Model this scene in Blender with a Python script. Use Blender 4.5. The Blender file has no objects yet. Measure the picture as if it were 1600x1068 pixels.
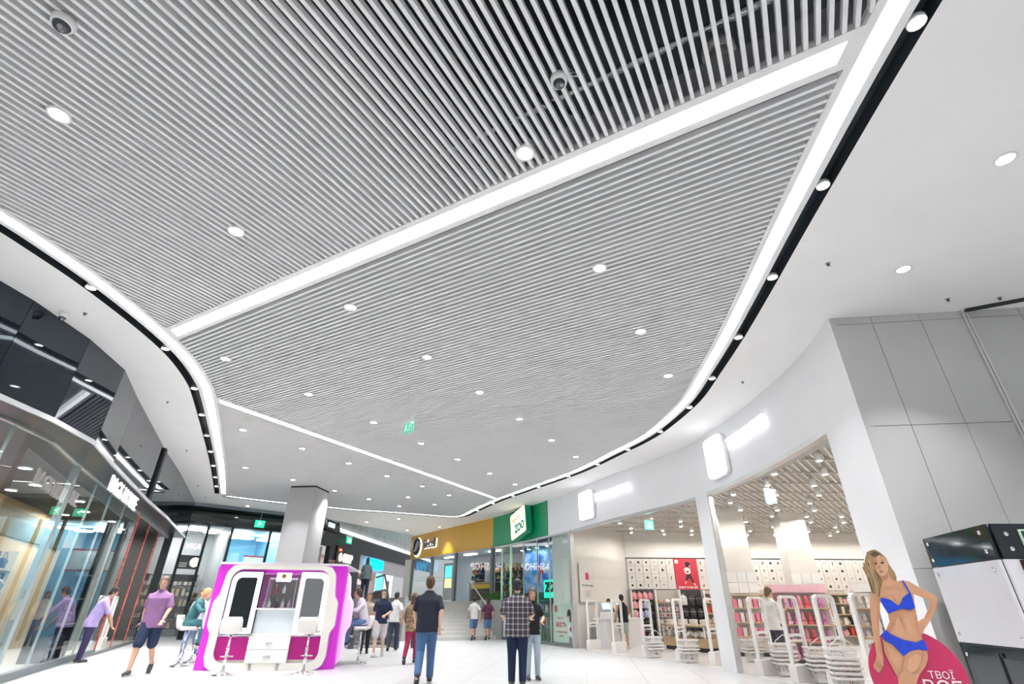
import bpy, bmesh, math, random
import numpy as np
from mathutils import Vector, Matrix, geometry

random.seed(7)
scene = bpy.context.scene
COL = scene.collection
PI = math.pi
ZC = 5.43                      # height of the ceiling
ZS = 4.0                       # underside of the shop fascias
ZR = 1.55                      # raised level up the stairs

# ------------------------------------------------------------------ camera
PITCH, ROLL, CAMH = math.radians(28.0), math.radians(0.4), 1.28
_R = Vector((1, 0, 0)); _F = Vector((0, math.cos(PITCH), math.sin(PITCH))); _U = Vector((0, -math.sin(PITCH), math.cos(PITCH)))
_R2 = _R * math.cos(ROLL) + _U * math.sin(ROLL); _U2 = _U * math.cos(ROLL) - _R * math.sin(ROLL)
cam_data = bpy.data.cameras.new('camera'); cam = bpy.data.objects.new('camera', cam_data); COL.objects.link(cam)
cam.matrix_world = Matrix(((_R2.x, _U2.x, -_F.x, 0), (_R2.y, _U2.y, -_F.y, 0), (_R2.z, _U2.z, -_F.z, CAMH), (0, 0, 0, 1)))
cam_data.sensor_fit = 'HORIZONTAL'; cam_data.sensor_width = 36; cam_data.lens = 36 * 780 / 1600
cam_data.clip_start = 0.05; cam_data.clip_end = 300
scene.camera = cam

# ------------------------------------------------------------------ world and exposure
world = bpy.data.worlds.new('mall_ambient_fill'); scene.world = world; world.use_nodes = True  # even ambient fill through the open back, standing in for the unbuilt mall
bg = world.node_tree.nodes['Background']; bg.inputs[0].default_value = (0.93, 0.96, 1.0, 1); bg.inputs[1].default_value = 0.45
vs = scene.view_settings
vs.view_transform = 'Standard'; vs.look = 'None'; vs.gamma = 1; vs.use_curve_mapping = False; vs.exposure = 0.40
scene.cycles.max_bounces = 7; scene.cycles.adaptive_threshold = 0.03; scene.cycles.diffuse_bounces = 4; scene.cycles.glossy_bounces = 3; scene.cycles.transmission_bounces = 2; scene.cycles.transparent_max_bounces = 12
LAMP = 14.0                    # radiance of a downlight lens
LAMP_W, LAMP_SPREAD = 36.0, math.radians(82)   # power and beam of each downlight
STRIP = 5.0                    # radiance of the ceiling light strips

# ------------------------------------------------------------------ materials
MATS = {}
def M(name, col=(.8, .8, .8), rough=.5, metal=0.0, emit=None, es=0.0, ior=1.45, var=.03, scale=6.0, bump=0.0, bscale=40.0, coat=0.0, trans=0.0, stretch=None):
    if name in MATS: return MATS[name]
    m = bpy.data.materials.new(name); m.use_nodes = True; MATS[name] = m
    nt = m.node_tree; b = nt.nodes['Principled BSDF']
    c = (col[0], col[1], col[2], 1)
    b.inputs['Base Color'].default_value = c; b.inputs['Roughness'].default_value = rough; b.inputs['Metallic'].default_value = metal
    b.inputs['IOR'].default_value = ior; b.inputs['Coat Weight'].default_value = coat
    if emit is not None:
        b.inputs['Emission Color'].default_value = (emit[0], emit[1], emit[2], 1); b.inputs['Emission Strength'].default_value = es
    if var > 0 or bump > 0:
        tc = nt.nodes.new('ShaderNodeTexCoord'); mp = nt.nodes.new('ShaderNodeMapping'); nt.links.new(tc.outputs['Object'], mp.inputs[0])
        if stretch: mp.inputs['Scale'].default_value = stretch
    if var > 0:
        n = nt.nodes.new('ShaderNodeTexNoise'); n.inputs['Scale'].default_value = scale; n.inputs['Detail'].default_value = 3
        nt.links.new(mp.outputs[0], n.inputs['Vector'])
        r = nt.nodes.new('ShaderNodeValToRGB'); r.color_ramp.elements[0].position = .3; r.color_ramp.elements[1].position = .7
        r.color_ramp.elements[0].color = tuple(max(0, x * (1 - var)) for x in col[:3]) + (1,)
        r.color_ramp.elements[1].color = tuple(min(1, x * (1 + var)) for x in col[:3]) + (1,)
        nt.links.new(n.outputs[0], r.inputs[0]); nt.links.new(r.outputs[0], b.inputs['Base Color'])
    if bump > 0:
        n2 = nt.nodes.new('ShaderNodeTexNoise'); n2.inputs['Scale'].default_value = bscale; n2.inputs['Detail'].default_value = 2
        nt.links.new(mp.outputs[0], n2.inputs['Vector'])
        bp = nt.nodes.new('ShaderNodeBump'); bp.inputs['Strength'].default_value = bump; bp.inputs['Distance'].default_value = .02
        nt.links.new(n2.outputs[0], bp.inputs['Height']); nt.links.new(bp.outputs[0], b.inputs['Normal'])
    return m
def MG(name, tint=(.93, .97, .96), refl=1.0, rough=.0):
    """clear shop glass: see-through with a fresnel reflection"""
    if name in MATS: return MATS[name]
    m = bpy.data.materials.new(name); m.use_nodes = True; MATS[name] = m
    nt = m.node_tree; nt.nodes.remove(nt.nodes['Principled BSDF']); out = nt.nodes['Material Output']
    t = nt.nodes.new('ShaderNodeBsdfTransparent'); t.inputs[0].default_value = (*tint, 1)
    g = nt.nodes.new('ShaderNodeBsdfGlossy'); g.inputs['Roughness'].default_value = rough; g.inputs[0].default_value = (refl, refl, refl, 1)
    ge = nt.nodes.new('ShaderNodeNewGeometry'); dt = nt.nodes.new('ShaderNodeVectorMath'); dt.operation = 'DOT_PRODUCT'
    nt.links.new(ge.outputs['Incoming'], dt.inputs[0]); nt.links.new(ge.outputs['Normal'], dt.inputs[1])
    def mth(op, x, y):
        n = nt.nodes.new('ShaderNodeMath'); n.operation = op
        for k, v in enumerate((x, y)):
            if isinstance(v, (int, float)): n.inputs[k].default_value = v
            else: nt.links.new(v, n.inputs[k])
        return n.outputs[0]
    ab = mth('ABSOLUTE', dt.outputs['Value'], 0); sc = mth('POWER', mth('SUBTRACT', 1.0, ab), 5.0)
    fr = mth('MULTIPLY', mth('ADD', mth('MULTIPLY', sc, .92), .08), mth('SUBTRACT', 1.0, ge.outputs['Backfacing']))
    mx = nt.nodes.new('ShaderNodeMixShader'); nt.links.new(fr, mx.inputs[0]); nt.links.new(t.outputs[0], mx.inputs[1]); nt.links.new(g.outputs[0], mx.inputs[2])
    nt.links.new(mx.outputs[0], out.inputs[0]); return m
def ME(name, col, s):
    return M(name, (0.8 * col[0], .8 * col[1], .8 * col[2]), .6, emit=col, es=s, var=0)

plaster = M('white_plaster', (.87, .865, .855), .75, var=.015, scale=1.5)
plaster2 = M('white_wall_paint', (.80, .81, .83), .6, var=.015, scale=1.5)
slat_m = M('white_powder_coated_aluminium', (.79, .795, .805), .5, var=.02, scale=3, ior=1.35)
frame_m = M('white_strip_frame', (.78, .78, .775), .5, var=.01)
black_m = M('black_recess_paint', (.012, .017, .022), .6, var=.1)
void_m = M('dark_plenum', (.006, .010, .016), .85, var=.3, scale=1.2)
strip_m = ME('light_strip_diffuser', (1, .995, .98), STRIP)
lamp_m = ME('downlight_lens', (1, .985, .95), LAMP)
chrome = M('chrome', (.82, .82, .83), .08, 1.0, var=0)
alu = M('brushed_aluminium', (.60, .61, .62), .32, .85, var=.04)
white_pl = M('white_plastic', (.82, .82, .81), .3, var=.015)
black_pl = M('black_plastic', (.02, .02, .022), .35, var=.05)
glass_m = MG('shop_glass')
steel_dark = M('dark_steel', (.045, .05, .055), .35, .4, var=.08)

# ------------------------------------------------------------------ mesh helpers
class MB:
    def __init__(s): s.v = []; s.f = []; s.s = []; s.mi = []; s.cur = 0
    def add(s, vs, fs, smooth=False):
        o = len(s.v); s.v += [tuple(v) for v in vs]
        for f in fs: s.f.append([i + o for i in f]); s.s.append(smooth); s.mi.append(s.cur)
        return s
    def box(s, x0, y0, z0, x1, y1, z1):
        vs = [(x0, y0, z0), (x1, y0, z0), (x1, y1, z0), (x0, y1, z0), (x0, y0, z1), (x1, y0, z1), (x1, y1, z1), (x0, y1, z1)]
        return s.add(vs, [(0, 3, 2, 1), (4, 5, 6, 7), (0, 1, 5, 4), (1, 2, 6, 5), (2, 3, 7, 6), (3, 0, 4, 7)])
    def cbox(s, x, y, z, w, d, h): return s.box(x - w / 2, y - d / 2, z - h / 2, x + w / 2, y + d / 2, z + h / 2)
    def bar(s, p, q, w, h, up=(0, 0, 1)):
        p = Vector(p); q = Vector(q); d = (q - p).normalized(); up = Vector(up)
        sd = d.cross(up)
        if sd.length < 1e-4: sd = d.cross(Vector((0, 1, 0)))
        sd.normalize(); u = sd.cross(d)
        vs = []
        for e in (p, q):
            for a, b in ((-1, -1), (1, -1), (1, 1), (-1, 1)): vs.append(e + sd * a * w / 2 + u * b * h / 2)
        return s.add(vs, [(0, 1, 2, 3), (7, 6, 5, 4), (0, 4, 5, 1), (1, 5, 6, 2), (2, 6, 7, 3), (3, 7, 4, 0)])
    def prism(s, poly, z0, z1):
        n = len(poly)
        a = sum(poly[i][0] * poly[(i + 1) % n][1] - poly[(i + 1) % n][0] * poly[i][1] for i in range(n))
        if a < 0: poly = poly[::-1]
        vs = [(x, y, z0) for x, y in poly] + [(x, y, z1) for x, y in poly]
        fs = [list(range(n))[::-1], list(range(n, 2 * n))] + [(i, (i + 1) % n, n + (i + 1) % n, n + i) for i in range(n)]
        return s.add(vs, fs)
    def plate(s, poly, y0, y1):
        """outline in the xz plane, thickness along y (y0 is the front)"""
        n = len(poly)
        a = sum(poly[i][0] * poly[(i + 1) % n][1] - poly[(i + 1) % n][0] * poly[i][1] for i in range(n))
        if a < 0: poly = poly[::-1]
        vs = [(x, y0, z) for x, z in poly] + [(x, y1, z) for x, z in poly]
        fs = [list(range(n)), list(range(n, 2 * n))[::-1]] + [(i, n + i, n + (i + 1) % n, (i + 1) % n) for i in range(n)]
        return s.add(vs, fs)
    def ribbon(s, inner, outer, z0, z1):
        """solid band between two polylines of equal length"""
        n = len(inner); vs = []
        for (a, b) in zip(inner, outer): vs += [(a[0], a[1], z0), (b[0], b[1], z0), (b[0], b[1], z1), (a[0], a[1], z1)]
        fs = []
        for i in range(n - 1):
            o = 4 * i; q = o + 4
            fs += [(o, o + 1, q + 1, q), (o + 1, o + 2, q + 2, q + 1), (o + 2, o + 3, q + 3, q + 2), (o + 3, o, q, q + 3)]
        fs += [(3, 2, 1, 0), (4 * n - 4, 4 * n - 3, 4 * n - 2, 4 * n - 1)]
        return s.add(vs, fs)
    def tube(s, pts, r, n=8, smooth=True, cap=True):
        pts = [Vector(p) for p in pts]; rs = r if isinstance(r, (list, tuple)) else [r] * len(pts)
        vs = []; prev = None
        for i, p in enumerate(pts):
            d = (pts[min(i + 1, len(pts) - 1)] - pts[max(i - 1, 0)]).normalized()
            if prev is None:
                prev = d.orthogonal().normalized()
            prev = (prev - d * prev.dot(d)).normalized(); w = d.cross(prev)
            for k in range(n):
                a = 2 * PI * k / n; vs.append(p + (prev * math.cos(a) + w * math.sin(a)) * rs[i])
        fs = []
        for i in range(len(pts) - 1):
            for k in range(n): fs.append((i * n + k, i * n + (k + 1) % n, (i + 1) * n + (k + 1) % n, (i + 1) * n + k))
        s.add(vs, fs, smooth)
        if cap:
            o = len(s.v) - len(vs)
            s.f += [[o + k for k in range(n)][::-1], [o + (len(pts) - 1) * n + k for k in range(n)]]; s.s += [False, False]; s.mi += [s.cur] * 2
        return s
    def lathe(s, prof, n=20, c=(0, 0, 0), smooth=True):
        vs = []; m = len(prof)
        for k in range(n):
            a = 2 * PI * k / n
            for r, z in prof: vs.append((c[0] + r * math.cos(a), c[1] + r * math.sin(a), c[2] + z))
        fs = []
        for k in range(n):
            k2 = (k + 1) % n
            for i in range(m - 1): fs.append((k * m + i, k2 * m + i, k2 * m + i + 1, k * m + i + 1))
        s.add(vs, fs, smooth)
        o = len(s.v) - len(vs)
        if prof[0][0] > 1e-5: s.f.append([o + k * m for k in range(n)][::-1]); s.s.append(False); s.mi.append(s.cur)
        if prof[-1][0] > 1e-5: s.f.append([o + k * m + m - 1 for k in range(n)]); s.s.append(False); s.mi.append(s.cur)
        return s
    def ell(s, c, r, n=12, m=8):
        vs = []
        for i in range(m + 1):
            t = PI * i / m
            for k in range(n):
                a = 2 * PI * k / n; vs.append((c[0] + r[0] * math.sin(t) * math.cos(a), c[1] + r[1] * math.sin(t) * math.sin(a), c[2] - r[2] * math.cos(t)))
        fs = [(i * n + k, i * n + (k + 1) % n, (i + 1) * n + (k + 1) % n, (i + 1) * n + k) for i in range(m) for k in range(n)]
        return s.add(vs, fs, True)
    def xf(s, mat, start=0):
        for i in range(start, len(s.v)): s.v[i] = tuple(mat @ Vector(s.v[i]))
        return s
    def mesh(s, name, mats):
        me = bpy.data.meshes.new(name); me.from_pydata(s.v, [], s.f)
        for m in (mats if isinstance(mats, (list, tuple)) else [mats]): me.materials.append(m)
        me.polygons.foreach_set('use_smooth', s.s); me.polygons.foreach_set('material_index', s.mi)
        me.validate(); me.update(); return me
    def build(s, name, mats, parent=None, loc=None, rz=0, bevel=0):
        me = s.mesh(name, mats)
        if bevel:
            bm = bmesh.new(); bm.from_mesh(me); bmesh.ops.remove_doubles(bm, verts=bm.verts, dist=1e-5)
            ed = [e for e in bm.edges if len(e.link_faces) == 2 and e.calc_face_angle(0) > .6]
            bmesh.ops.bevel(bm, geom=ed, offset=bevel, segments=2, affect='EDGES', profile=.5, clamp_overlap=True)
            bm.to_mesh(me); bm.free()
        if name == 'goods' and parent is not None:      # goods rest on a shelf: things of their own
            where = parent['label']; n = noun_of(parent)
            o = put(n.replace(' ', '_'), me, None, parent.location, parent.rotation_euler.z)
            GOODS.setdefault(parent.name, []).append((o, sum(v[2] for v in s.v) / len(s.v), min(v[2] for v in s.v), sum(v[0] for v in s.v) / len(s.v), n, ' '.join(where.split()[:9])))
            return tag(o, 'small ' + n, 'goods', 'small goods on the ' + ' '.join(where.split()[:7]))
        return put(name, me, parent, loc, rz)
GOODS = {}
def noun_of(p):
    return {'wall_shelf': 'bag', 'display_rack': 'packed item', 'gondola': 'gift pack', 'shelf_bay': 'boxed gift', 'column': 'gift pack', 'display_shelf': 'pet product', 'shelf_unit': 'packed item', 'shop_window': 'shop item'}.get(p.name.split('.')[0], 'packed item')
def put(name, me, parent=None, loc=None, rz=0):
    o = bpy.data.objects.new(name, me); COL.objects.link(o)
    if parent is not None: o.parent = parent
    if loc is not None: o.location = loc
    o.rotation_euler.z = rz
    return o
def tag(o, label, cat, group=None):
    o['label'] = label; o['category'] = cat
    if group: o['group'] = group
    return o
def struct(o, label=None):
    o['kind'] = 'structure'
    if label: o['label'] = label
    return o
def thing(name, label, cat, loc=(0, 0, 0), rz=0, group=None):
    o = bpy.data.objects.new(name, None); COL.objects.link(o); o.empty_display_size = .1
    o.location = loc; o.rotation_euler.z = rz
    return tag(o, label, cat, group)
def dup(root, loc, rz=None, label=None, group=None, scale=None):
    r = root.copy(); COL.objects.link(r); r.location = loc
    if rz is not None: r.rotation_euler.z = rz
    if label: r['label'] = label
    if group: r['group'] = group
    if scale: r.scale = scale
    for ch in list(root.children):
        c = ch.copy(); COL.objects.link(c); c.parent = r
        for g in ch.children:
            d = g.copy(); COL.objects.link(d); d.parent = c
    return r
def text(name, body, size, mat, parent=None, loc=(0, 0, 0), rot=(PI / 2, 0, 0), ext=.01, sx=1.0, align='CENTER', shear=0, bold=0.0, spacing=1.0):
    cu = bpy.data.curves.new(name, 'FONT'); cu.body = body; cu.size = size; cu.extrude = ext; cu.align_x = align; cu.align_y = 'CENTER'
    cu.shear = shear; cu.offset = bold; cu.resolution_u = 2; cu.space_character = spacing
    o = bpy.data.objects.new(name, cu)
    me = bpy.data.meshes.new_from_object(o); bpy.data.objects.remove(o)
    me.materials.clear(); me.materials.append(mat)
    if sx != 1: me.transform(Matrix.Diagonal((sx, 1, 1, 1)))
    t = put(name, me, parent, loc); t.rotation_euler = rot
    return t
def catmull(P, n=8):
    out = []
    Q = [np.array(p, float) for p in P]; Q = [2 * Q[0] - Q[1]] + Q + [2 * Q[-1] - Q[-2]]
    for i in range(1, len(Q) - 2):
        for k in range(n):
            t = k / n; a, b, c, d = Q[i - 1], Q[i], Q[i + 1], Q[i + 2]
            out.append(.5 * ((2 * b) + (c - a) * t + (2 * a - 5 * b + 4 * c - d) * t * t + (-a + 3 * b - 3 * c + d) * t ** 3))
    out.append(Q[-2]); return [tuple(p) for p in out]
def offset(P, d):
    """shift a polyline to its right by d (mitred)"""
    out = []; n = len(P)
    for i in range(n):
        a = np.array(P[max(i - 1, 0)]); b = np.array(P[i]); c = np.array(P[min(i + 1, n - 1)])
        t1 = b - a; t2 = c - b
        if np.linalg.norm(t1) < 1e-9: t1 = t2
        if np.linalg.norm(t2) < 1e-9: t2 = t1
        t1 = t1 / np.linalg.norm(t1); t2 = t2 / np.linalg.norm(t2)
        n1 = np.array([t1[1], -t1[0]]); n2 = np.array([t2[1], -t2[0]]); nn = (n1 + n2); nn = nn / np.linalg.norm(nn)
        out.append(tuple(b + nn * d / max(.35, nn @ n1)))
    return out
class Path:
    def __init__(s, P):
        s.P = [np.array(p, float) for p in P]; s.L = [0]
        for a, b in zip(s.P, s.P[1:]): s.L.append(s.L[-1] + np.linalg.norm(b - a))
    def at(s, l):
        i = 0
        while i < len(s.P) - 2 and s.L[i + 1] < l: i += 1
        t = (l - s.L[i]) / (s.L[i + 1] - s.L[i]); d = s.P[i + 1] - s.P[i]
        return s.P[i] + d * t, math.atan2(d[1], d[0])
    def near(s, x, y):
        best = None
        for i in range(len(s.P) - 1):
            d = s.P[i + 1] - s.P[i]; t = min(1, max(0, ((np.array([x, y]) - s.P[i]) @ d) / (d @ d)))
            e = np.linalg.norm(s.P[i] + d * t - np.array([x, y]))
            if best is None or e < best[0]: best = (e, s.L[i] + t * np.linalg.norm(d))
        return best[1]
    def cut(s, a, b):
        out = [tuple(s.at(a)[0])] + [tuple(p) for p, l in zip(s.P, s.L) if a + 1e-6 < l < b - 1e-6] + [tuple(s.at(b)[0])]
        return out

# ------------------------------------------------------------------ ceiling
RIGHT = [(2.35, -8), (2.6, -3), (2.78, .0), (2.99, 2.4), (3.21, 4.15), (3.34, 5.1), (3.5, 6.2), (3.69, 7.65), (3.83, 9.1), (3.94, 10.6), (3.8, 12.35), (3.57, 13.5), (3.1, 14.85), (2.17, 17.3), (.6, 20.2), (-.64, 22.5), (-1.8, 25.15), (-2.55, 26.9)]
BACK = [(-3.2, 27.15), (-4.13, 26.76), (-5.8, 25.97), (-7.46, 25.35), (-8.76, 24.6), (-10.27, 23.66), (-11.75, 22.5)]
LEFT = [(-12.25, 21.9), (-11.95, 21.3), (-9.72, 16.75), (-8.1, 13.3), (-6.93, 10.75), (-6.53, 9.78), (-6.2, 8.6), (-6.06, 7.5), (-6.03, 6.2), (-6.1, 5.3), (-6.22, 4.55), (-6.6, 3), (-7.4, 0), (-9.2, -8)]
RING = catmull(RIGHT + BACK + LEFT, 6)
LH, FRW, BLK = .083, .075, .175
r_lin, r_lout = offset(RING, -LH), offset(RING, LH)
r_in, r_out = offset(RING, -LH - FRW), offset(RING, LH + FRW)
r_blk = offset(RING, LH + FRW + BLK)

def cdt_sheet(outer, holes, z):
    """flat triangulated sheet with holes"""
    vs = []; es = []
    for loop in [outer] + holes:
        o = len(vs); vs += [Vector((p[0], p[1])) for p in loop]; es += [(o + i, o + (i + 1) % len(loop)) for i in range(len(loop))]
    r = geometry.delaunay_2d_cdt(vs, es, [], 0, 1e-5)
    def inside(p, L):
        c = False; j = len(L) - 1
        for i in range(len(L)):
            if (L[i][1] > p[1]) != (L[j][1] > p[1]) and p[0] < (L[j][0] - L[i][0]) * (p[1] - L[i][1]) / (L[j][1] - L[i][1]) + L[i][0]: c = not c
            j = i
        return c
    mb = MB(); fs = []
    for f in r[2]:
        c = sum((r[0][i] for i in f), Vector((0, 0))) / len(f)
        if inside(c, outer) and not any(inside(c, h) for h in holes): fs.append(list(f)[::-1])
    mb.add([(v.x, v.y, z) for v in r[0]], fs); return mb
FAR_EDGE = [(-6.2, 35.6), (-6.5, 35.1), (-7.43, 33.0), (-9.0, 30.0), (-9.97, 28.1), (-11.25, 26.25), (-12.9, 24.8), (-14.37, 23.55)]
outer = [(-18, -8), (14, -8), (14, 6.0), (5.9, 6.9), (5.9, 20), (2.5, 27), (-5, 36.5)] + FAR_EDGE + [(-18, 22)]
ceil = cdt_sheet(outer, [r_blk[:]], ZC)
lip = [(p[0], p[1]) for p in FAR_EDGE]; ceil.ribbon(lip, offset(lip, -.04), ZC, ZC + .35)
ceiling = struct(ceil.build('ceiling', plaster), 'smooth white plaster ceiling curving around the slatted fields')
ceil2 = struct(MB().ribbon(r_out, r_blk, ZC + .16, ZC + .2).ribbon(r_blk, offset(r_blk, .03), ZC + .001, ZC + .3).build('trim_1', black_m), 'black shadow gap recess following the light strip')

# border frame and its lit diffuser
fr = MB().ribbon(r_in, r_lin, ZC - .004, ZC + .09).ribbon(r_lout, r_out, ZC - .004, ZC + .16)
border = thing('light_strip', 'long curving white light strip with white frames bordering the whole slatted ceiling', 'light strip', (0, 0, 0))
fr.build('frame', frame_m, border)
MB().ribbon(r_lin, r_lout, ZC + .006, ZC + .03).build('diffuser', strip_m, border)
MB().ribbon(offset(r_in, -.02), r_in, ZC + .07, ZC + .4).build('upstand', M('grey_upstand', (.30, .31, .32), .6), border)

def clip_line(p, d, poly):
    """parameters where the line p+t*d crosses a closed polygon"""
    ts = []; n = len(poly)
    for i in range(n):
        a = poly[i]; b = poly[(i + 1) % n]; e = (b[0] - a[0], b[1] - a[1]); den = d[0] * e[1] - d[1] * e[0]
        if abs(den) < 1e-12: continue
        w = (a[0] - p[0], a[1] - p[1]); t = (w[0] * e[1] - w[1] * e[0]) / den; u = (w[0] * d[1] - w[1] * d[0]) / den
        if 0 <= u < 1: ts.append(t)
    return sorted(ts)
AB0, AB1 = np.array([-5.09, 7.13]), np.array([2.845, 2.52]); dAB = (AB1 - AB0) / np.linalg.norm(AB1 - AB0); nAB = np.array([-dAB[1], dAB[0]])   # nAB points away from the camera
BC0, BC1 = np.array([-6.72, 10.8]), np.array([-.66, 22.2]); dBC = (BC1 - BC0) / np.linalg.norm(BC1 - BC0); nBC = np.array([-dBC[1], dBC[0]])  # nBC points to the far-left field
AZA = math.radians(28.8); dA = np.array([math.sin(AZA), math.cos(AZA)]); nA = np.array([dA[1], -dA[0]])
def cross_strip(p, d, w, fw, label):
    n = np.array([-d[1], d[0]])
    def seg(off, poly):
        ts = clip_line(p + n * off, d, poly)
        lo = max([t for t in ts if t < 3]); hi = min([t for t in ts if t > 3]); return p + n * off + d * lo, p + n * off + d * hi
    t = thing('light_strip', label, 'light strip', (0, 0, 0))
    a, b = seg(-w / 2, r_in), seg(w / 2, r_in); c, e = seg(-w / 2 - fw, r_in), seg(w / 2 + fw, r_in)
    q = lambda s, k=.0: [tuple(s[0] + d * k), tuple(s[1] - d * k)]
    f = MB().ribbon(q(c), q(a), ZC - .004, ZC + .09).ribbon(q(b), q(e), ZC - .004, ZC + .09)
    f.add([(*q(a)[0], ZC - .004), (*q(a, .09)[0], ZC - .004), (*q(b, .09)[0], ZC - .004), (*q(b)[0], ZC - .004)], [(0, 1, 2, 3)])
    f.add([(*q(a)[1], ZC - .004), (*q(a, .09)[1], ZC - .004), (*q(b, .09)[1], ZC - .004), (*q(b)[1], ZC - .004)], [(3, 2, 1, 0)])
    f.build('frame', frame_m, t)
    MB().ribbon(q(a, .05), q(b, .05), ZC + .002, ZC + .03).build('diffuser', strip_m, t)
    MB().ribbon(q(c), [tuple(np.array(x) + n * .02) for x in q(c)], ZC + .07, ZC + .4).build('upstand', MATS['grey_upstand'], t)
cross_strip(AB0, dAB, .185, .08, 'straight light strip crossing the slatted ceiling between the two nearer slat fields')
cross_strip(BC0, dBC, .185, .07, 'straight light strip crossing the ceiling towards the green shop sign')

# slats: one shared box, one object per slat
smb = MB().box(0, -.5, 0, 1, .5, 1); slat_me = smb.mesh('slat', slat_m)
def slat_field(name, label, p0, d, n, step, k0, k1, lims, stuff=False, w=.035, h=.072):
    root = struct(thing(name, label, 'ceiling')); del root['category']
    ang = math.atan2(d[1], d[0]); acc = MB()
    for k in range(k0, k1):
        p = p0 + n * (k * step)
        ts = clip_line(p, d, r_in)
        for a, b in zip(ts[::2], ts[1::2]):
            for (q, m, sgn) in lims:            # keep the side where (x-q).m*sgn > 0
                den = (d @ m) * sgn; val = ((p - q) @ m) * sgn
                if abs(den) < 1e-9:
                    if val < 0: a, b = 1, 0
                    continue
                t = -val / den
                if den > 0: a = max(a, t)
                else: b = min(b, t)
            if b - a < .05: continue
            s0 = p + d * a; s1 = p + d * b
            if max(s0[1], s1[1]) < -5: continue
            if stuff: acc.bar((*s0, ZC + h / 2), (*s1, ZC + h / 2), w, h); continue
            o = put('slat', slat_me, root, (s0[0], s0[1], ZC), ang); o.scale = (b - a, w, h)
    if stuff:
        o = acc.build('slat', slat_m, root); o['kind'] = 'stuff'
    return root
slat_field('ceiling_slat_field', 'open white slat ceiling field overhead with dark void between the slats', np.array([0., 0.]), dA, nA, .0925, -110, 45,
           [(AB0 - nAB * .175, nAB, -1)])
slat_field('ceiling_slat_field', 'middle slat ceiling field between the two straight light strips', AB0 + nAB * .175, dAB, nAB, .0935, 1, 190,
           [(BC0, nBC, -1), (AB0, nAB, 1)])
slat_field('ceiling_slat_field', 'far slat ceiling field around the white column', BC0 + nBC * .165, dBC, nBC, .0925, 1, 140, [(BC0, nBC, 1)], stuff=True)

# dark plenum above the open slats
pl = MB(); pl.add([(-16, -8, ZC + 1.2), (8, -8, ZC + 1.2), (8, 34, ZC + 1.2), (-16, 34, ZC + 1.2)], [(3, 2, 1, 0)])
struct(pl.build('ceiling', void_m), 'dark ceiling void above the slats')
# ------------------------------------------------------------------ downlights
def lamp_light(parent, z, w, spread, r=.07, col=(1, .985, .975)):
    ld = bpy.data.lights.new('lamp_beam', 'AREA'); ld.shape = 'DISK'; ld.size = 2 * r; ld.energy = w; ld.spread = spread; ld.color = col
    o = bpy.data.objects.new('lamp_beam', ld); COL.objects.link(o); o.parent = parent; o.location = (0, 0, z); return o
def make_downlight(r=.078, ring=.1, name='downlight'):
    t = thing(name, '', 'downlight')
    MB().lathe([(r, -.004), (r * 1.02, -.016), (ring, -.016), (ring, .03), (r, .03)], 24).build('trim_ring', white_pl, t)
    MB().lathe([(0.0005, -.012), (r, -.009), (r, .0), (0.0005, .002)], 24).build('lens', lamp_m, t)
    lamp_light(t, -.02, LAMP_W * (1 if name == 'downlight' else .5), LAMP_SPREAD, r * .9)
    return t
SLAT_LAMPS = [(-4.36, 3.22), (-3.47, 4.89), (.12, 3.64), (1.2, 5.6), (-2.54, 6.67), (2.18, 7.38), (-1.6, 8.42), (-5.45, 8.56), (-4.5, 10.32), (3.15, 9.19), (-.7, 10.14), (.2, 11.88), (-3.51, 12.2), (-2.59, 14.03), (-1.7, 15.76), (1.13, 13.63), (-.75, 17.61), (2.01, 15.35), (.16, 19.33), (-7.17, 12.9), (-6.23, 14.64), (-5.32, 16.33), (-4.45, 18.11), (-3.45, 19.79), (-2.59, 21.51), (-9.03, 17.03), (-8.11, 18.83), (-7.16, 20.76), (-6.2, 22.5), (-4.4, 22.0), (-3.5, 23.7), (-5.2, 24.2),
              (-5.3, 1.5), (-6.2, -.3), (-.85, 1.9), (-1.8, .1), (-2.7, -1.6), (1.0, .0), (1.9, 1.75), (.1, -1.7), (-4.5, -.9)]
base_l = make_downlight(); base_l['label'] = 'round white downlight set among the ceiling slats'; base_l['group'] = 'downlights in the slatted ceiling'
ORD = ['first', 'second', 'third', 'fourth', 'fifth', 'sixth', 'seventh', 'eighth', 'ninth', 'tenth', 'eleventh', 'twelfth', 'thirteenth', 'fourteenth', 'fifteenth', 'sixteenth']
def lamp_field(p):
    p = np.array(p)
    return 0 if (p - AB0) @ nAB < 0 else (2 if (p - BC0) @ nBC > 0 else 1)
FIELD = ['overhead slat field', 'middle slat field', 'far slat field']
rows_ = {}
for p in SLAT_LAMPS: rows_.setdefault((lamp_field(p), round((np.array(p) @ nA) / 1.3)), []).append(p)
for fi in range(3):
    keys = sorted([k for k in rows_ if k[0] == fi], key=lambda k: -k[1])
    for ri, k in enumerate(keys):
        for ci, p in enumerate(sorted(rows_[k], key=lambda q: -(np.array(q) @ dA))):
            lab = 'downlight in the %s, row %s from the shops, %s from its far end' % (FIELD[fi], ORD[ri], ORD[ci])
            if fi == 0 and ri == 0 and ci == 0: base_l.location = (p[0], p[1], ZC); base_l['label'] = lab
            else: dup(base_l, (p[0], p[1], ZC), label=lab)
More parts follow.
